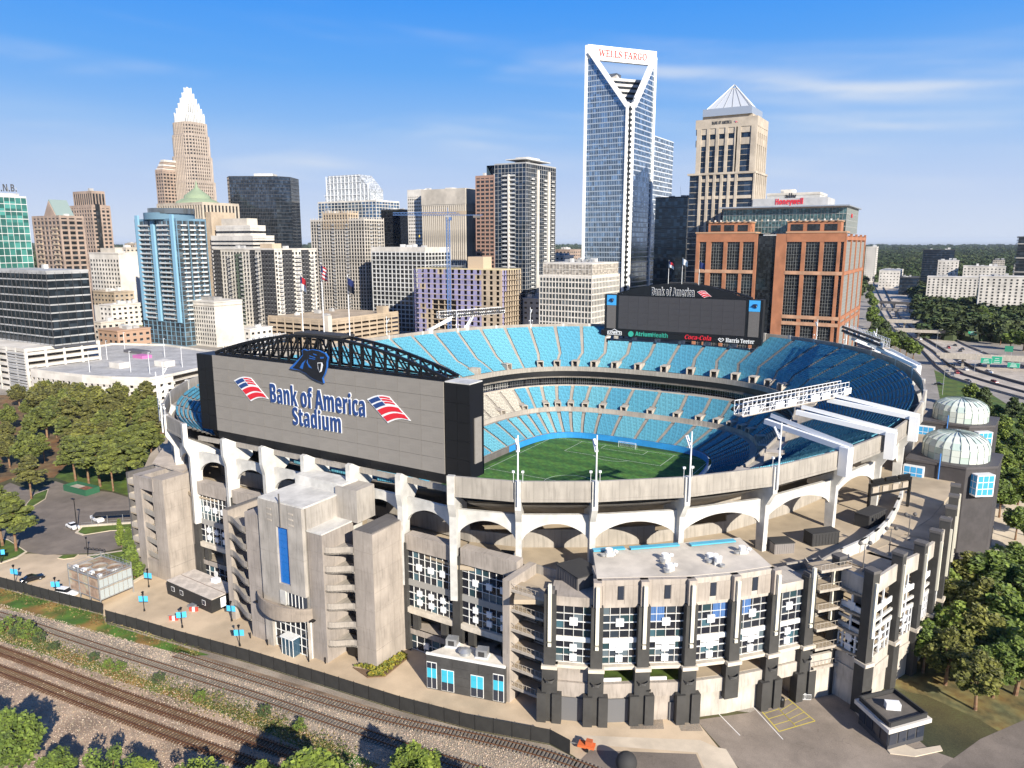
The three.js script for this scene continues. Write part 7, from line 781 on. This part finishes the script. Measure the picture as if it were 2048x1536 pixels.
// ---------------------------------------------------------------- motorway beyond the bowl
{
  const Lf = [[-66.94, -1607.57],[-27.29, -1235.96],[17.26, -869.6],[48.89, -623.61],[70.94, -481.86],[92.83, -382.63],[102.9, -312.37],[111.1, -272.07],[125.55, -247.2],[143.93, -221.66],[169.75, -185.03]], Rt = [[-9.68, -1641.87],[29.04, -1269.7],[60.52, -895.51],[83.2, -644.16],[103.4, -517.7],[120.52, -439.17],[135.26, -388.42],[146.69, -354.7],[158.33, -330.34],[172.56, -299.62],[198.28, -254.22]];
  struct('motorway', new MB().sheet([...Lf, ...[...Rt].reverse()], .03), mat([.56, .49, .405], { map: 'asphalt', size: 40 }));
  const at = (k, u) => [lerp(Lf[k][0], Rt[k][0], u), lerp(Lf[k][1], Rt[k][1], u)];
  for (const [u, n, m, w, h] of [[.42, 'median_barrier', MT.concDark, .9, 1.4], [.20, 'slip_barrier', MT.concDark, .6, 1.1], [.98, 'edge_barrier', MT.conc, .6, 1.2], [.02, 'edge_barrier', MT.conc, .6, 1.2]]) { const q = new MB(); for (let k = 0; k + 1 < Lf.length; k++) { const a = at(k, u), b = at(k + 1, u); q.bar([a[0], h / 2, a[1]], [b[0], h / 2, b[1]], w, h); } struct(n, q, m); }
  const lm = mat([.72, .70, .66]); for (const u of [.1, .28, .35, .52, .62, .72, .82, .91]) { const q = new MB(); for (let k = 0; k + 1 < Lf.length; k++) { const a = at(k, u), b = at(k + 1, u), L = Math.hypot(b[0] - a[0], b[1] - a[1]), n = Math.max(1, Math.floor(L / 12)); for (let j = 0; j < n; j++) { const s = j / n, e = s + 3.5 / L, A = [lerp(a[0], b[0], s), lerp(a[1], b[1], s)], B = [lerp(a[0], b[0], Math.min(1, e)), lerp(a[1], b[1], Math.min(1, e))], d = Math.hypot(B[0] - A[0], B[1] - A[1]) || 1, nx = -(B[1] - A[1]) / d * .12, nz = (B[0] - A[0]) / d * .12; q.sheet([[A[0] + nx, A[1] + nz], [B[0] + nx, B[1] + nz], [B[0] - nx, B[1] - nz], [A[0] - nx, A[1] - nz]], .036); } } struct('lane_dashes', q, lm); }
  const OV = [['dark flyover farthest along the motorway', [16.57, -791.19], [89.81, -773.74], 10, MT.concDark], ['pale flyover with stub posts, second farthest', [40.74, -668.9], [115.05, -646.56], 7, MT.concLight], ['dark flyover in the middle of the five', [57.22, -543.98], [124.65, -564], 9, MT.conc], ['long tan flyover, second nearest', [69.84, -467.27], [149.14, -486.53], 10, MT.conc], ['nearest flyover carrying the green signs', [103.16, -321.71], [173.22, -337.36], 10, MT.conc]];
  OV.forEach(([l, a, b, w, m], k) => { const t = thing('flyover', l, 'bridge', [0, 0, 0], 0, 'flyovers across the motorway'), y = k === 1 ? 7.5 : 6.5, d = Math.hypot(b[0] - a[0], b[1] - a[1]), nx = -(b[1] - a[1]) / d * w / 2, nz = (b[0] - a[0]) / d * w / 2; new MB().bar([a[0], y - .5, a[1]], [b[0], y - .5, b[1]], w, 1.0).build('deck', MT.road, t); for (const s of [-1, 1]) { new MB().bar([a[0] + nx * s, y + .1, a[1] + nz * s], [b[0] + nx * s, y + .1, b[1] + nz * s], .4, 2.4).build('parapet', m, t); } const n = 5; for (let j = 1; j < n; j++) { const u = j / n, x = lerp(a[0], b[0], u), z = lerp(a[1], b[1], u); new MB().box(x, 0, z, 1.4, y - 1, 1.4).build('pier', MT.conc, t); new MB().bar([x - nx * .8, y - 1.5, z - nz * .8], [x + nx * .8, y - 1.5, z + nz * .8], 1.4, 1.2).build('pier_cap', MT.conc, t); } if (k === 1) for (let j = 0; j < 14; j++) { const u = (j + .5) / 14; new MB().box(lerp(a[0], b[0], u) + nx * 1.05, y - 1.2, lerp(a[1], b[1], u) + nz * 1.05, .6, 3, .6).build('stub_post', MT.concDark, t); } });
  [[[128.96, -313.56], 5.6, 3.2, 'leftmost wide green motorway sign on the nearest flyover'], [[134.5, -316.88], 5.2, 4.2, 'tall green motorway sign in the middle of the nearest flyover'], [[142.33, -303.39], 6, 2.8, 'rightmost green motorway sign on the nearest flyover'], [[123.33, -476.1], 6, 2.6, 'green motorway sign hung on the second nearest flyover']].forEach(([p, w, h, l]) => { const t = thing('motorway_sign', l, 'road sign', [p[0], 5.6, p[1] + 6.6], -.05, 'green signs over the motorway'); mesh('sign_panel', bx(w, h, .2), mat([.02, .34, .20]), t); mesh('sign_border', bx(w + .2, h + .2, .1), MT.whitePaint, t).position.set(0, -.1, -.03); for (let k = 0; k < 3; k++) mesh('legend_line', bx(w * (.6 - k * .1), .25, .05), MT.whitePaint, t).position.set(0, .5 + k * h * .27, .12); for (const s of [-1, 1]) mesh('bracket', bx(.15, h + 1.4, .15), MT.steel, t).position.set(s * w * .35, -1.2, -.25); });
  { const p = [144.54, -393.99], t = thing('verge_sign', 'dark green motorway sign on the verge right of the flyover', 'road sign', [p[0], 0, p[1]], .1); mesh('sign_panel', bx(5, 4, .2), mat([.015, .18, .11]), t).position.y = 3; for (const s of [-1, 1]) mesh('post', bx(.2, 4, .2), MT.steel, t).position.set(s * 1.8, 0, -.2); }
  const r = rng(99), paints = [paintW, paintK, paintG, paintR, paintG, paintK]; const proto = []; paints.forEach((p, i) => { const k = r() * (Lf.length - 2); });
  const spots = []; for (let n = 0; n < 34; n++) { const k = r() * (Lf.length - 2.2), i = Math.floor(k), lane = [.06, .15, .24, .31, .38, .48, .57, .67, .77, .87, .945][Math.floor(r() * 11)], a = at(i, lane), b = at(i + 1, lane), f = k - i; spots.push([lerp(a[0], b[0], f), lerp(a[1], b[1], f), dirOf(a, b), lane]); }
  const NM = ['white', 'black', 'grey', 'dark red', 'grey', 'black']; spots.forEach(([x, z, a, lane], n) => { const i = n % 6; let c; if (!proto[i]) { c = proto[i] = makeCar('motorway_car', '', [x, z, .04], a, paints[i], i % 3 ? 'sedan' : 'suv', 'cars driving on the motorway'); } else { c = copy(proto[i]); c.position.set(x, .04, z); c.rotation.y = a; } c.userData.label = `${NM[i]} car driving on the motorway ${lane < .4 ? 'in the left carriageway' : 'in the right carriageway'}`; });
  const lp = (p, l, h) => { const t = thing('street_light', l, 'street light', [p[0], 0, p[1]]); new MB().tube([0, 0, 0], [0, h, 0], .16, .1, 6).build('pole', MT.steel, t); new MB().bar([0, h, 0], [2.4, h + .4, 0], .12).build('arm', MT.steel, t); mesh('lamp_head', bx(.9, .15, .35), MT.whitePaint, t).position.set(2.6, h + .3, 0); };
  lp([108.26, -214.82], 'tall pale street light on the verge behind the right rim', 14); lp([100.48, -402], 'tall pale street light between stand and nearest flyover', 15); lp([123.35, -303.11], 'tall pale street light in front of the green signs', 13); lp([67.43, -413.97], 'white street light beside the brick headquarters trees', 14);
}

// ---------------------------------------------------------------- trees
function leafQuad(m, x, y, z, s, r, up = .3) { const a = r() * 6.283, b = (r() - .5) * 2.4, ca = Math.cos(a), sa = Math.sin(a), cb = Math.cos(b), sb = Math.sin(b), U = [ca * s, up * s * (r() - .5), sa * s], Vv = [-sa * cb * s * .7, sb * s * .7 + .15 * s, ca * cb * s * .7]; m.quad([x - U[0] - Vv[0], y - U[1] - Vv[1], z - U[2] - Vv[2]], [x + U[0] * .7 - Vv[0], y + U[1] - Vv[1], z + U[2] * .7 - Vv[2]], [x + U[0] + Vv[0], y + U[1] + Vv[1], z + U[2] + Vv[2]], [x - U[0] * .6 + Vv[0], y - U[1] + Vv[1], z - U[2] * .6 + Vv[2]]); }
const barkM = mat([.20, .145, .105], { map: 'rust', size: 3 }), leafM = new THREE.MeshPhysicalMaterial({ color: 0xffffff, vertexColors: true, roughness: .8, transmission: .34, thickness: 0, side: THREE.DoubleSide });
// returns { trunk, crown } for a tree of unit-ish height h
function treeGeos(kind, h, seed, n, ls, ca, cb) {
  const r = rng(seed), T = new MB(), C = new MB(), clumps = [], bend = (r() - .5) * h * .06;
  const addC = (x, y, z, rad, fl = .7) => clumps.push([x, y, z, rad, fl]);
  if (kind === 'pine') {
    T.tube([0, 0, 0], [bend, h * .55, 0], h * .022, h * .015, 7); T.tube([bend, h * .55, 0], [bend * 1.6, h * .96, 0], h * .015, h * .005, 6);
    const L = 22; for (let k = 0; k < L; k++) { const f = k / L, y = h * lerp(.42, .97, f), a = k * 2.4 + r(), R = h * lerp(.24, .05, f ** 1.3) * (.6 + r() * .6), x = bend * 1.3 + Math.cos(a) * R, z = Math.sin(a) * R; T.tube([bend * 1.2, y - h * .03, 0], [x, y, z], h * .007, h * .003, 5); addC(x, y + .2, z, h * lerp(.115, .06, f) * (.8 + r() * .5), .42); if (R > h * .12) addC(x * .5, y + .1, z * .5, h * .08, .4); }
  } else if (kind === 'column') {
    T.tube([0, 0, 0], [0, h * .9, 0], h * .018, h * .004, 6); for (let k = 0; k < 46; k++) { const f = k / 46, y = h * lerp(.14, .98, f), a = k * 2.4, R = h * .2 * (1 - f) ** .8 * (.35 + r() * .6); addC(Math.cos(a) * R, y, Math.sin(a) * R, h * lerp(.095, .04, f), .8); }
  } else if (kind === 'bush') {
    for (let k = 0; k < 6; k++) { const a = r() * 6.28; T.tube([0, 0, 0], [Math.cos(a) * h * .25, h * .6, Math.sin(a) * h * .25], h * .025, h * .008, 5); } for (let k = 0; k < 44; k++) { const a = r() * 6.283, e = r(), R = h * .52 * Math.sqrt(r()); addC(Math.cos(a) * R, h * (.12 + .8 * e * (1 - (R / h) ** 2 * 1.6)), Math.sin(a) * R, h * (.10 + r() * .08), .85); }
  } else {
    T.tube([0, 0, 0], [bend, h * .42, 0], h * .03, h * .02, 8); const nb = 9; for (let k = 0; k < nb; k++) { const a = k / nb * 6.28 + r(), R = h * (.16 + r() * .14), y = h * (.52 + r() * .3); T.tube([bend, h * (.32 + r() * .1), 0], [bend + Math.cos(a) * R, y, Math.sin(a) * R], h * .012, h * .005, 5); }
    for (let k = 0; k < 64; k++) { const a = r() * 6.283, v = r() * 2 - .8, q = Math.sqrt(Math.max(0, 1 - v * v)), R = (.62 + .38 * r()); addC(bend + Math.cos(a) * q * R * h * .34, h * .64 + v * R * h * .32, Math.sin(a) * q * R * h * .34, h * (.065 + r() * .06), .8); }
  }
  const per = Math.ceil(n / clumps.length);
  for (const [x, y, z, R, fl] of clumps) { const tone = r(); for (let k = 0; k < per; k++) { const a = r() * 6.283, v = r() * 2 - 1, q = Math.sqrt(1 - v * v), d = R * (.55 + .5 * r()), t = clamp(tone * .6 + r() * .5); C.col = [lerp(ca[0], cb[0], t), lerp(ca[1], cb[1], t), lerp(ca[2], cb[2], t)]; leafQuad(C, x + Math.cos(a) * q * d, y + v * d * fl, z + Math.sin(a) * q * d, ls * (.7 + r() * .6), r); } }
  return { trunk: T.geo(), crown: C.geo() };
}
const GV = { pine: [[.071, .102, .014], [.236, .266, .041]], olive: [[.082, .092, .017], [.225, .215, .041]], broad: [[.066, .118, .014], [.215, .297, .031]], lime: [[.092, .154, .014], [.266, .339, .036]], dark: [[.036, .066, .017], [.102, .149, .031]], autumn: [[.102, .113, .017], [.256, .256, .036]] };
const TP = {}; function proto(kind, tone, i, n = 2600, ls = .42, h = 12) { const k = kind + tone + i + n; return TP[k] ??= treeGeos(kind, h, 100 + i * 17 + kind.length * 5 + tone.length, n, ls, ...GV[tone]); }
function plant(name, label, group, p, h, kind, tone, i, n, ls) { const g = proto(kind, tone, i, n, ls), t = thing(name, label, kind === 'bush' ? 'bush' : 'tree', [p[0], 0, p[1]], (i * 2.1 + p[0]) % 6.28, group); mesh('trunk', g.trunk, barkM, t); mesh('crown', g.crown, leafM, t); const s = h / 12, v = 1 + .12 * Math.sin(p[0] * 3.7 + p[1]); t.scale.set(s * v, s, s * v); return t; }
{
  // pine grove left of the bowl: front row by their trunks, then the rows behind
  const row = [[-134.19, 95.83],[-128.43, 94.8],[-122.2, 94.62],[-114.3, 95.05],[-129.04, 85.24],[-121.43, 85.73],[-114.49, 86.45]]; row.forEach((p, k) => plant('pine_tree', `${ORD[k]} straight trunked pine from the left at the front edge of the lawn`, 'pines of the grove left of the stadium', p, 15.5 + (k % 3), 'pine', 'pine', k % 4, 5200, .33));
  const r = rng(5); const G = []; for (let j = 0; j < 6; j++) for (let i = 0; i < 8; i++) { const px = [150, 322, 960, 800]; G.push([i, j]); }
  const A = [-144.12, 92.34], B = [-121.59, 73.56], C = [-209.55, 14.02], D = [-270, 42.54], I = (u, v) => [lerp(lerp(A[0], B[0], u), lerp(D[0], C[0], u), v), lerp(lerp(A[1], B[1], u), lerp(D[1], C[1], u), v)];
  for (let j = 0; j < 5; j++) for (let i = 0; i < 7; i++) { const p = I((i + .2 + r() * .6) / 7, (j + .15 + r() * .5) / 5); plant('pine_tree', `grove tree left of the stadium, ${['second', 'third', 'fourth', 'fifth', 'hindmost'][j]} row back from the lawn`, 'pines inside the grove left of the stadium', p, 12 + r() * 5, j > 2 && r() < .6 ? 'broad' : 'pine', r() < .25 ? 'autumn' : r() < .5 ? 'olive' : 'pine', Math.floor(r() * 4), 5200, .33); }
  const W = [[-158.92, 108.81],[-169.8, 99.04],[-157.64, 98.48],[-165.56, 89.46],[-202.29, 92.39],[-198.76, 86.18],[-195.13, 79.81],[-198.66, 71.42],[-225.63, 72.53],[-244.4, 71.61],[-237.32, 58.81],[-220.21, 57.12],[-226.93, 48.16],[-270.58, 46.77],[-254.83, 41.15],[-240.32, 37.42]]; W.forEach((p, k) => plant('broadleaf_tree', 'leafy tree in the mixed clump at the left edge above the parking lot', 'mixed trees left of the grove', p, 10 + (k * 7 % 5), k % 3 ? 'broad' : 'pine', k % 4 === 1 ? 'olive' : 'pine', k % 4, 5200, .33));
  plant('pine_tree', 'tall pine with orange mulch at its foot, left edge of the parking lot', 'pines on the parking island', [-90.08, 135.36], 16, 'pine', 'pine', 1, 5200, .33); plant('pine_tree', 'second tall pine cut by the left picture edge', 'pines on the parking island', [-96.87, 135.35], 16.5, 'pine', 'pine', 2, 5200, .33); plant('pine_tree', 'pine beside the parking lot entrance island', 'pines on the parking island', [-128.73, 112.43], 14, 'pine', 'olive', 3, 5200, .33); plant('pine_tree', 'pine at the left edge behind the parking lot', 'pines on the parking island', [-115.01, 129.18], 15, 'pine', 'pine', 0, 5200, .33);
  plant('young_tree', 'bright green young tree nearest the plaza beside the cooling plant', 'young trees by the cooling plant', [-49.44, 129.1], 9.5, 'column', 'broad', 1, 3000, .32); plant('young_tree', 'bright green young tree behind the cooling plant', 'young trees by the cooling plant', [-60.05, 123.39], 8.6, 'column', 'broad', 2, 3000, .32); plant('young_tree', 'yellowish young tree beside the ramp shelter', 'young trees by the cooling plant', [-70.08, 119.67], 7.6, 'column', 'lime', 3, 3000, .32);
  // trees beside the tracks at the bottom of the picture
  const F = [[[0.65, 178.97], 12.5, 'large bright green tree in the lower left corner'], [[-6.26, 180.75], 11, 'tree mostly outside the lower left corner'], [[13.7, 173.44], 8.5, 'rounded green tree at the bottom between the corner tree and the tracks'], [[7.92, 176.89], 8, 'low green tree right of the corner tree'], [[18.84, 171.46], 7, 'low green tree under the shaded track'], [[26.38, 168.57], 7.5, 'yellow green tree at the bottom edge under the dark tree shadow'], [[35.07, 163.9], 8, 'bright yellow green tree at the bottom edge left of centre'], [[52.25, 152.53], 9.5, 'leafy yellow green tree at the bottom edge near the siding'], [[46.99, 159.85], 8.5, 'tree cut by the bottom edge between two brighter trees'], [[61.02, 149.4], 7.5, 'small tree cut by the bottom edge beneath the fence'], [[44.25, 164.44], 13, 'tall tree just below the bottom edge casting shade on the tracks'], [[60.3, 157.62], 12, 'tall tree below the bottom edge right of centre']]; F.forEach(([p, h, l], k) => plant('trackside_tree', l, 'trees beside the tracks', p, h, k % 3 === 2 ? 'bush' : 'broad', k < 4 ? 'broad' : 'lime', k % 4, 5600, .24));
  // scrub on the strip between the tracks
  const rs = rng(44), sc = [[-48.63, 156.57],[-45.22, 156.8],[-41.28, 156.21],[-38.96, 155.7],[-44.34, 155.82],[-23.09, 154.09],[-18.38, 154],[-6.32, 151.98],[-15.68, 153.53],[17.56, 148.71],[25.32, 148.29],[-33.38, 155.77],[4.64, 151.63]]; sc.forEach((p, k) => plant('trackside_bush', k < 5 ? 'dark green scrub clump at the left end of the weedy strip' : 'small weedy bush along the strip between the tracks', 'scrub between the tracks', p, k < 5 ? 3.4 - (k % 2) : 2.0, 'bush', k % 2 ? 'dark' : 'broad', k % 3, 900, .5));
  // right flank
  const Rr = [[[111.3, 78.03], 10], [[116, 72.34], 12], [[120.13, 61.7], 13.5], [[124.42, 67.3], 14], [[113.55, 54.21], 11.5], [[118.05, 46.5], 13], [[122.14, 46.59], 14], [[125.48, 77.57], 12], [[119.43, 86.12], 10], [[126.12, 36.38], 13], [[123.01, 62.09], 13], [[118.8, 72.59], 12.5], [[127.65, 50.51], 13.5], [[128.31, 66.89], 13], [[114.93, 80.42], 10.5], [[122.08, 80.45], 10.5], [[129.84, 76.63], 12], [[116.73, 59.33], 11.5], [[130.57, 30.95], 12], [[112.67, 70.35], 9.5]]; Rr.forEach(([p, h], k) => plant('broadleaf_tree', 'spreading green tree in the grove along the right facade', 'grove along the right facade', p, h, 'broad', k % 3 === 1 ? 'lime' : k % 3 === 2 ? 'autumn' : 'broad', k % 4, 5200, .30));
  [[[124.52, -160.14], 15, 'dark conifer behind the domes, left of two'], [[134.75, -147.31], 14, 'dark conifer behind the domes, right of two']].forEach(([p, h, l], k) => plant('conifer_tree', l, 'conifers behind the domes', p, h, 'pine', 'dark', k, 5200, .33));
  [[129.1, -150.04],[130.36, -123.87],[138.26, -128.61],[125.56, -100],[133.87, -93.54],[128.23, -63.2],[135.84, -53.11],[131.75, -37.4],[126.54, -22.24],[133.3, -9.14],[134.12, 7.08],[120.5, -187.5],[141.02, -164.57],[131.22, -103.39],[133.94, -66.63],[126.65, -82.02],[128.99, -40.9],[133.72, -28.86],[129.52, -4.89],[141.2, -113.36]].forEach((p, k) => plant('broadleaf_tree', 'round green tree on the lawn right of the domed towers', 'trees right of the domed towers', p, 9 + k % 3, 'broad', k % 2 ? 'lime' : 'broad', k % 4, 3400, .42));
  // trees along the motorway and among the buildings
  const M = [[52.73, -470.96],[63.11, -411.39],[67.9, -394.83],[78.43, -376.9],[43.78, -540.61],[55.77, -489.16],[70.73, -384.18],[83.41, -357.37],[10.43, -865.51],[-3.1, -1025.56],[67.55, -370.39],[88.39, -344.48],[142.13, -458.72],[147.31, -430.06],[155.19, -428.78],[161.06, -426.4],[142.64, -651.45],[148.74, -561.98],[156.45, -525.16],[134.36, -594.86],[150.4, -760.53],[170.38, -641.46],[49.8, -520.63],[37.9, -617.02],[62.39, -446],[73.49, -401.34],[55.81, -407.01],[64.08, -380.2],[72.42, -370.4],[25.98, -744.33],[69.3, -951.91],[83.05, -844.24],[93.31, -824.78],[103.48, -856.48],[114.49, -782.12],[62.59, -1206.86],[80.92, -1075.9],[48.07, -1281.1],[134.66, -674.99],[141.17, -598.94],[152.21, -630.58],[163.25, -692.11],[163.33, -579.58],[176.44, -700.01],[135.58, -528.69],[144.78, -514.26],[155.41, -466.67],[167.82, -509.15],[164.99, -827.59],[151.86, -885.46],[133.05, -874.19],[122.78, -983.94],[183.04, -904.14]]; M.forEach((p, k) => plant('motorway_tree', 'bushy green tree on the motorway embankment', 'trees along the motorway', p, 11 + k % 5, 'broad', k % 3 ? 'broad' : 'dark', k % 4, 1400, .85));
  const U = [[-529.97, -138.3],[-509.11, -134.4],[-530.83, -154.91],[-479.87, -136.22],[-455.35, -128.56],[-468.47, -143.05],[-439.99, -130.62],[-501.68, -155.24],[-487.54, -163.71],[-442.17, -108.71],[-456.53, -265.93],[-439.82, -265.75],[-443.14, -284.39],[-412.28, -267.41],[-390.82, -256.69],[-396.51, -235.36],[-152.63, -364.33],[-169.36, -371.44],[-181.09, -373.26],[-138.8, -356.23],[-456.85, -50.47],[-603.55, -177.86]]; U.forEach((p, k) => plant('street_tree', k < 10 ? 'green street tree among the low shops left of the white block' : k < 16 ? 'green tree on the roof garden edge below the apartments' : 'small street tree beyond the far left rim', 'uptown street trees', p, k > 9 && k < 16 ? 22 : 11, 'broad', k % 3 ? 'broad' : 'dark', k % 4, 1400, .85));
}
{ // far woods to the horizon, one mass
  const g = new MB(), r = rng(71); for (let k = 0; k < 110; k++) { const a = r() * 6.283, v = r() * 1.3 - .3, q = Math.sqrt(Math.max(0, 1 - v * v)), t = r(); g.col = [lerp(.6, 1.25, t), lerp(.6, 1.25, t), lerp(.6, 1.1, t)]; leafQuad(g, Math.cos(a) * q * .85, v * .75 + .5, Math.sin(a) * q * .85, .21, r, .3); } g.col = [.8, .8, .8]; for (let k = 0; k < 6; k++) { const a = k / 6 * 6.283, b = (k + 1) / 6 * 6.283; g.quad([Math.cos(a) * .75, -.4, Math.sin(a) * .75], [Math.cos(b) * .75, -.4, Math.sin(b) * .75], [Math.cos(b) * .45, .9, Math.sin(b) * .45], [Math.cos(a) * .45, .9, Math.sin(a) * .45]); }
  const geo = g.geo(), list = [], avoid = (x, z, d) => { const dx = x - CAM[0], dz = z - CAM[2], yaw = Math.atan2(dx, -dz) - YAW, px = 1024 + 1480 * Math.tan(yaw), D = d * Math.cos(yaw); return (D < 1500 && px > 1722 && px < 1722 + 60 + 40000 / D) || (D < 1000 && px < 1725); };
  for (let d = 700; d < 14000; d *= 1.0145) { const sp = 7 + d / 160, n = Math.floor(.80 * d / sp); for (let k = 0; k < n; k++) { const yaw = YAW - .02 + (k + r()) / n * .80, e = d * (1 + (r() - .5) * .02), x = CAM[0] + Math.sin(yaw) * e, z = CAM[2] - Math.cos(yaw) * e; if (avoid(x, z, e)) continue; if (r() < .12 + .2 * vnoise(x / 180, z / 180, 64, 9)) continue; list.push([x, z, (5 + r() * 3.5) * (1 + d / 3800)]); } }
  for (let d = 900; d < 12000; d *= 1.03) { const sp = 12 + d / 100, n = Math.floor(.62 * d / sp); for (let k = 0; k < n; k++) { const yaw = YAW - .66 + (k + r()) / n * .64, e = d * (1 + (r() - .5) * .03), x = CAM[0] + Math.sin(yaw) * e, z = CAM[2] - Math.cos(yaw) * e; if (e < 1250) continue; list.push([x, z, (6 + r() * 4) * (1 + d / 3000)]); } }
  const im = new THREE.InstancedMesh(geo, mat([.045, .072, .026], { vc: true }), list.length), m4 = new THREE.Matrix4(), q = new THREE.Quaternion(), up = new THREE.Vector3(0, 1, 0), c = new THREE.Color(); list.forEach(([x, z, s], k) => { q.setFromAxisAngle(up, r() * 6.28); m4.compose(new THREE.Vector3(x, s * .3, z), q, new THREE.Vector3(s, s * (.8 + r() * .4), s)); im.setMatrixAt(k, m4); const v = .7 + r() * .6; im.setColorAt(k, c.setRGB(v * (.9 + r() * .35), v, v * .9)); }); im.name = numbered('distant_woods'); im.castShadow = im.receiveShadow = true; im.userData = { kind: 'stuff', label: 'distant green woods reaching to the horizon', category: 'woods' }; scene.add(im); console.log('woods', list.length);
  // weeds on the strips between the tracks
  const w = new MB(), poly = [[[-50.38, 157.61], [-33.38, 155.77]], [[-35.8, 156.38], [-12.58, 153.54]], [[-13.97, 153.63], [6.6, 151.11]], [[5.38, 151.19], [21.94, 149.43]], [[20.13, 149.92], [37.41, 149.6]]], vr = [[[-69.17, 148.9], [-38.15, 144.1]], [[-40.38, 144.94], [-8.02, 142.24]]]; for (const [list2, n, wid] of [[poly, 1500, 2.6], [vr, 700, 2.2]]) for (const [a, b] of list2) for (let k = 0; k < n; k++) { const u = r(), o = (r() + r() + r() - 1.5) * wid, d = Math.hypot(b[0] - a[0], b[1] - a[1]), x = lerp(a[0], b[0], u) - (b[1] - a[1]) / d * o, z = lerp(a[1], b[1], u) + (b[0] - a[0]) / d * o, t = r(), y = r() * .5; w.col = t < .35 ? [.24, .18, .07] : t < .75 ? [.11, .12, .028] : [.06, .085, .018]; leafQuad(w, x, .05 + y * .8, z, .07 + r() * .11, r, .8); } const o = w.build('weeds', mat([1, 1, 1], { vc: true })); tag(stuff(o), 'dry and green weeds along the strips beside the tracks', 'weeds');
}

{ // loose ballast stones over the rail bed
  const r = rng(303), g = new THREE.IcosahedronGeometry(1, 0), N = 52000, im = new THREE.InstancedMesh(g, mat([.40, .325, .255]), N), m4 = new THREE.Matrix4(), e = new THREE.Euler(), q = new THREE.Quaternion(), c = new THREE.Color(), A = [-73.34, 153.1], B = [66.71, 133.33], C = [73.86, 147.65], D = [-3.02, 183.45]; for (let k = 0; k < N; k++) { const u = r(), v = r() ** 1.2, x = lerp(lerp(A[0], B[0], u), lerp(D[0], C[0], u), v), z = lerp(lerp(A[1], B[1], u), lerp(D[1], C[1], u), v), s = .04 + r() * r() * .12; e.set(r() * 6, r() * 6, r() * 6); q.setFromEuler(e); m4.compose(new THREE.Vector3(x, s * .4, z), q, new THREE.Vector3(s, s * .7, s * .9)); im.setMatrixAt(k, m4); const t = .55 + r() * .8; im.setColorAt(k, c.setRGB(t * (1 + (r() - .4) * .2), t, t * (1 + (r() - .6) * .2))); } im.name = numbered('ballast_stones'); im.castShadow = im.receiveShadow = true; im.userData = { kind: 'stuff', label: 'loose grey and pink ballast stones between the tracks', category: 'gravel' }; scene.add(im);
}
scene.fog = new THREE.FogExp2(new THREE.Color(.62, .74, .92), .000018);

renderer.render(scene, camera);
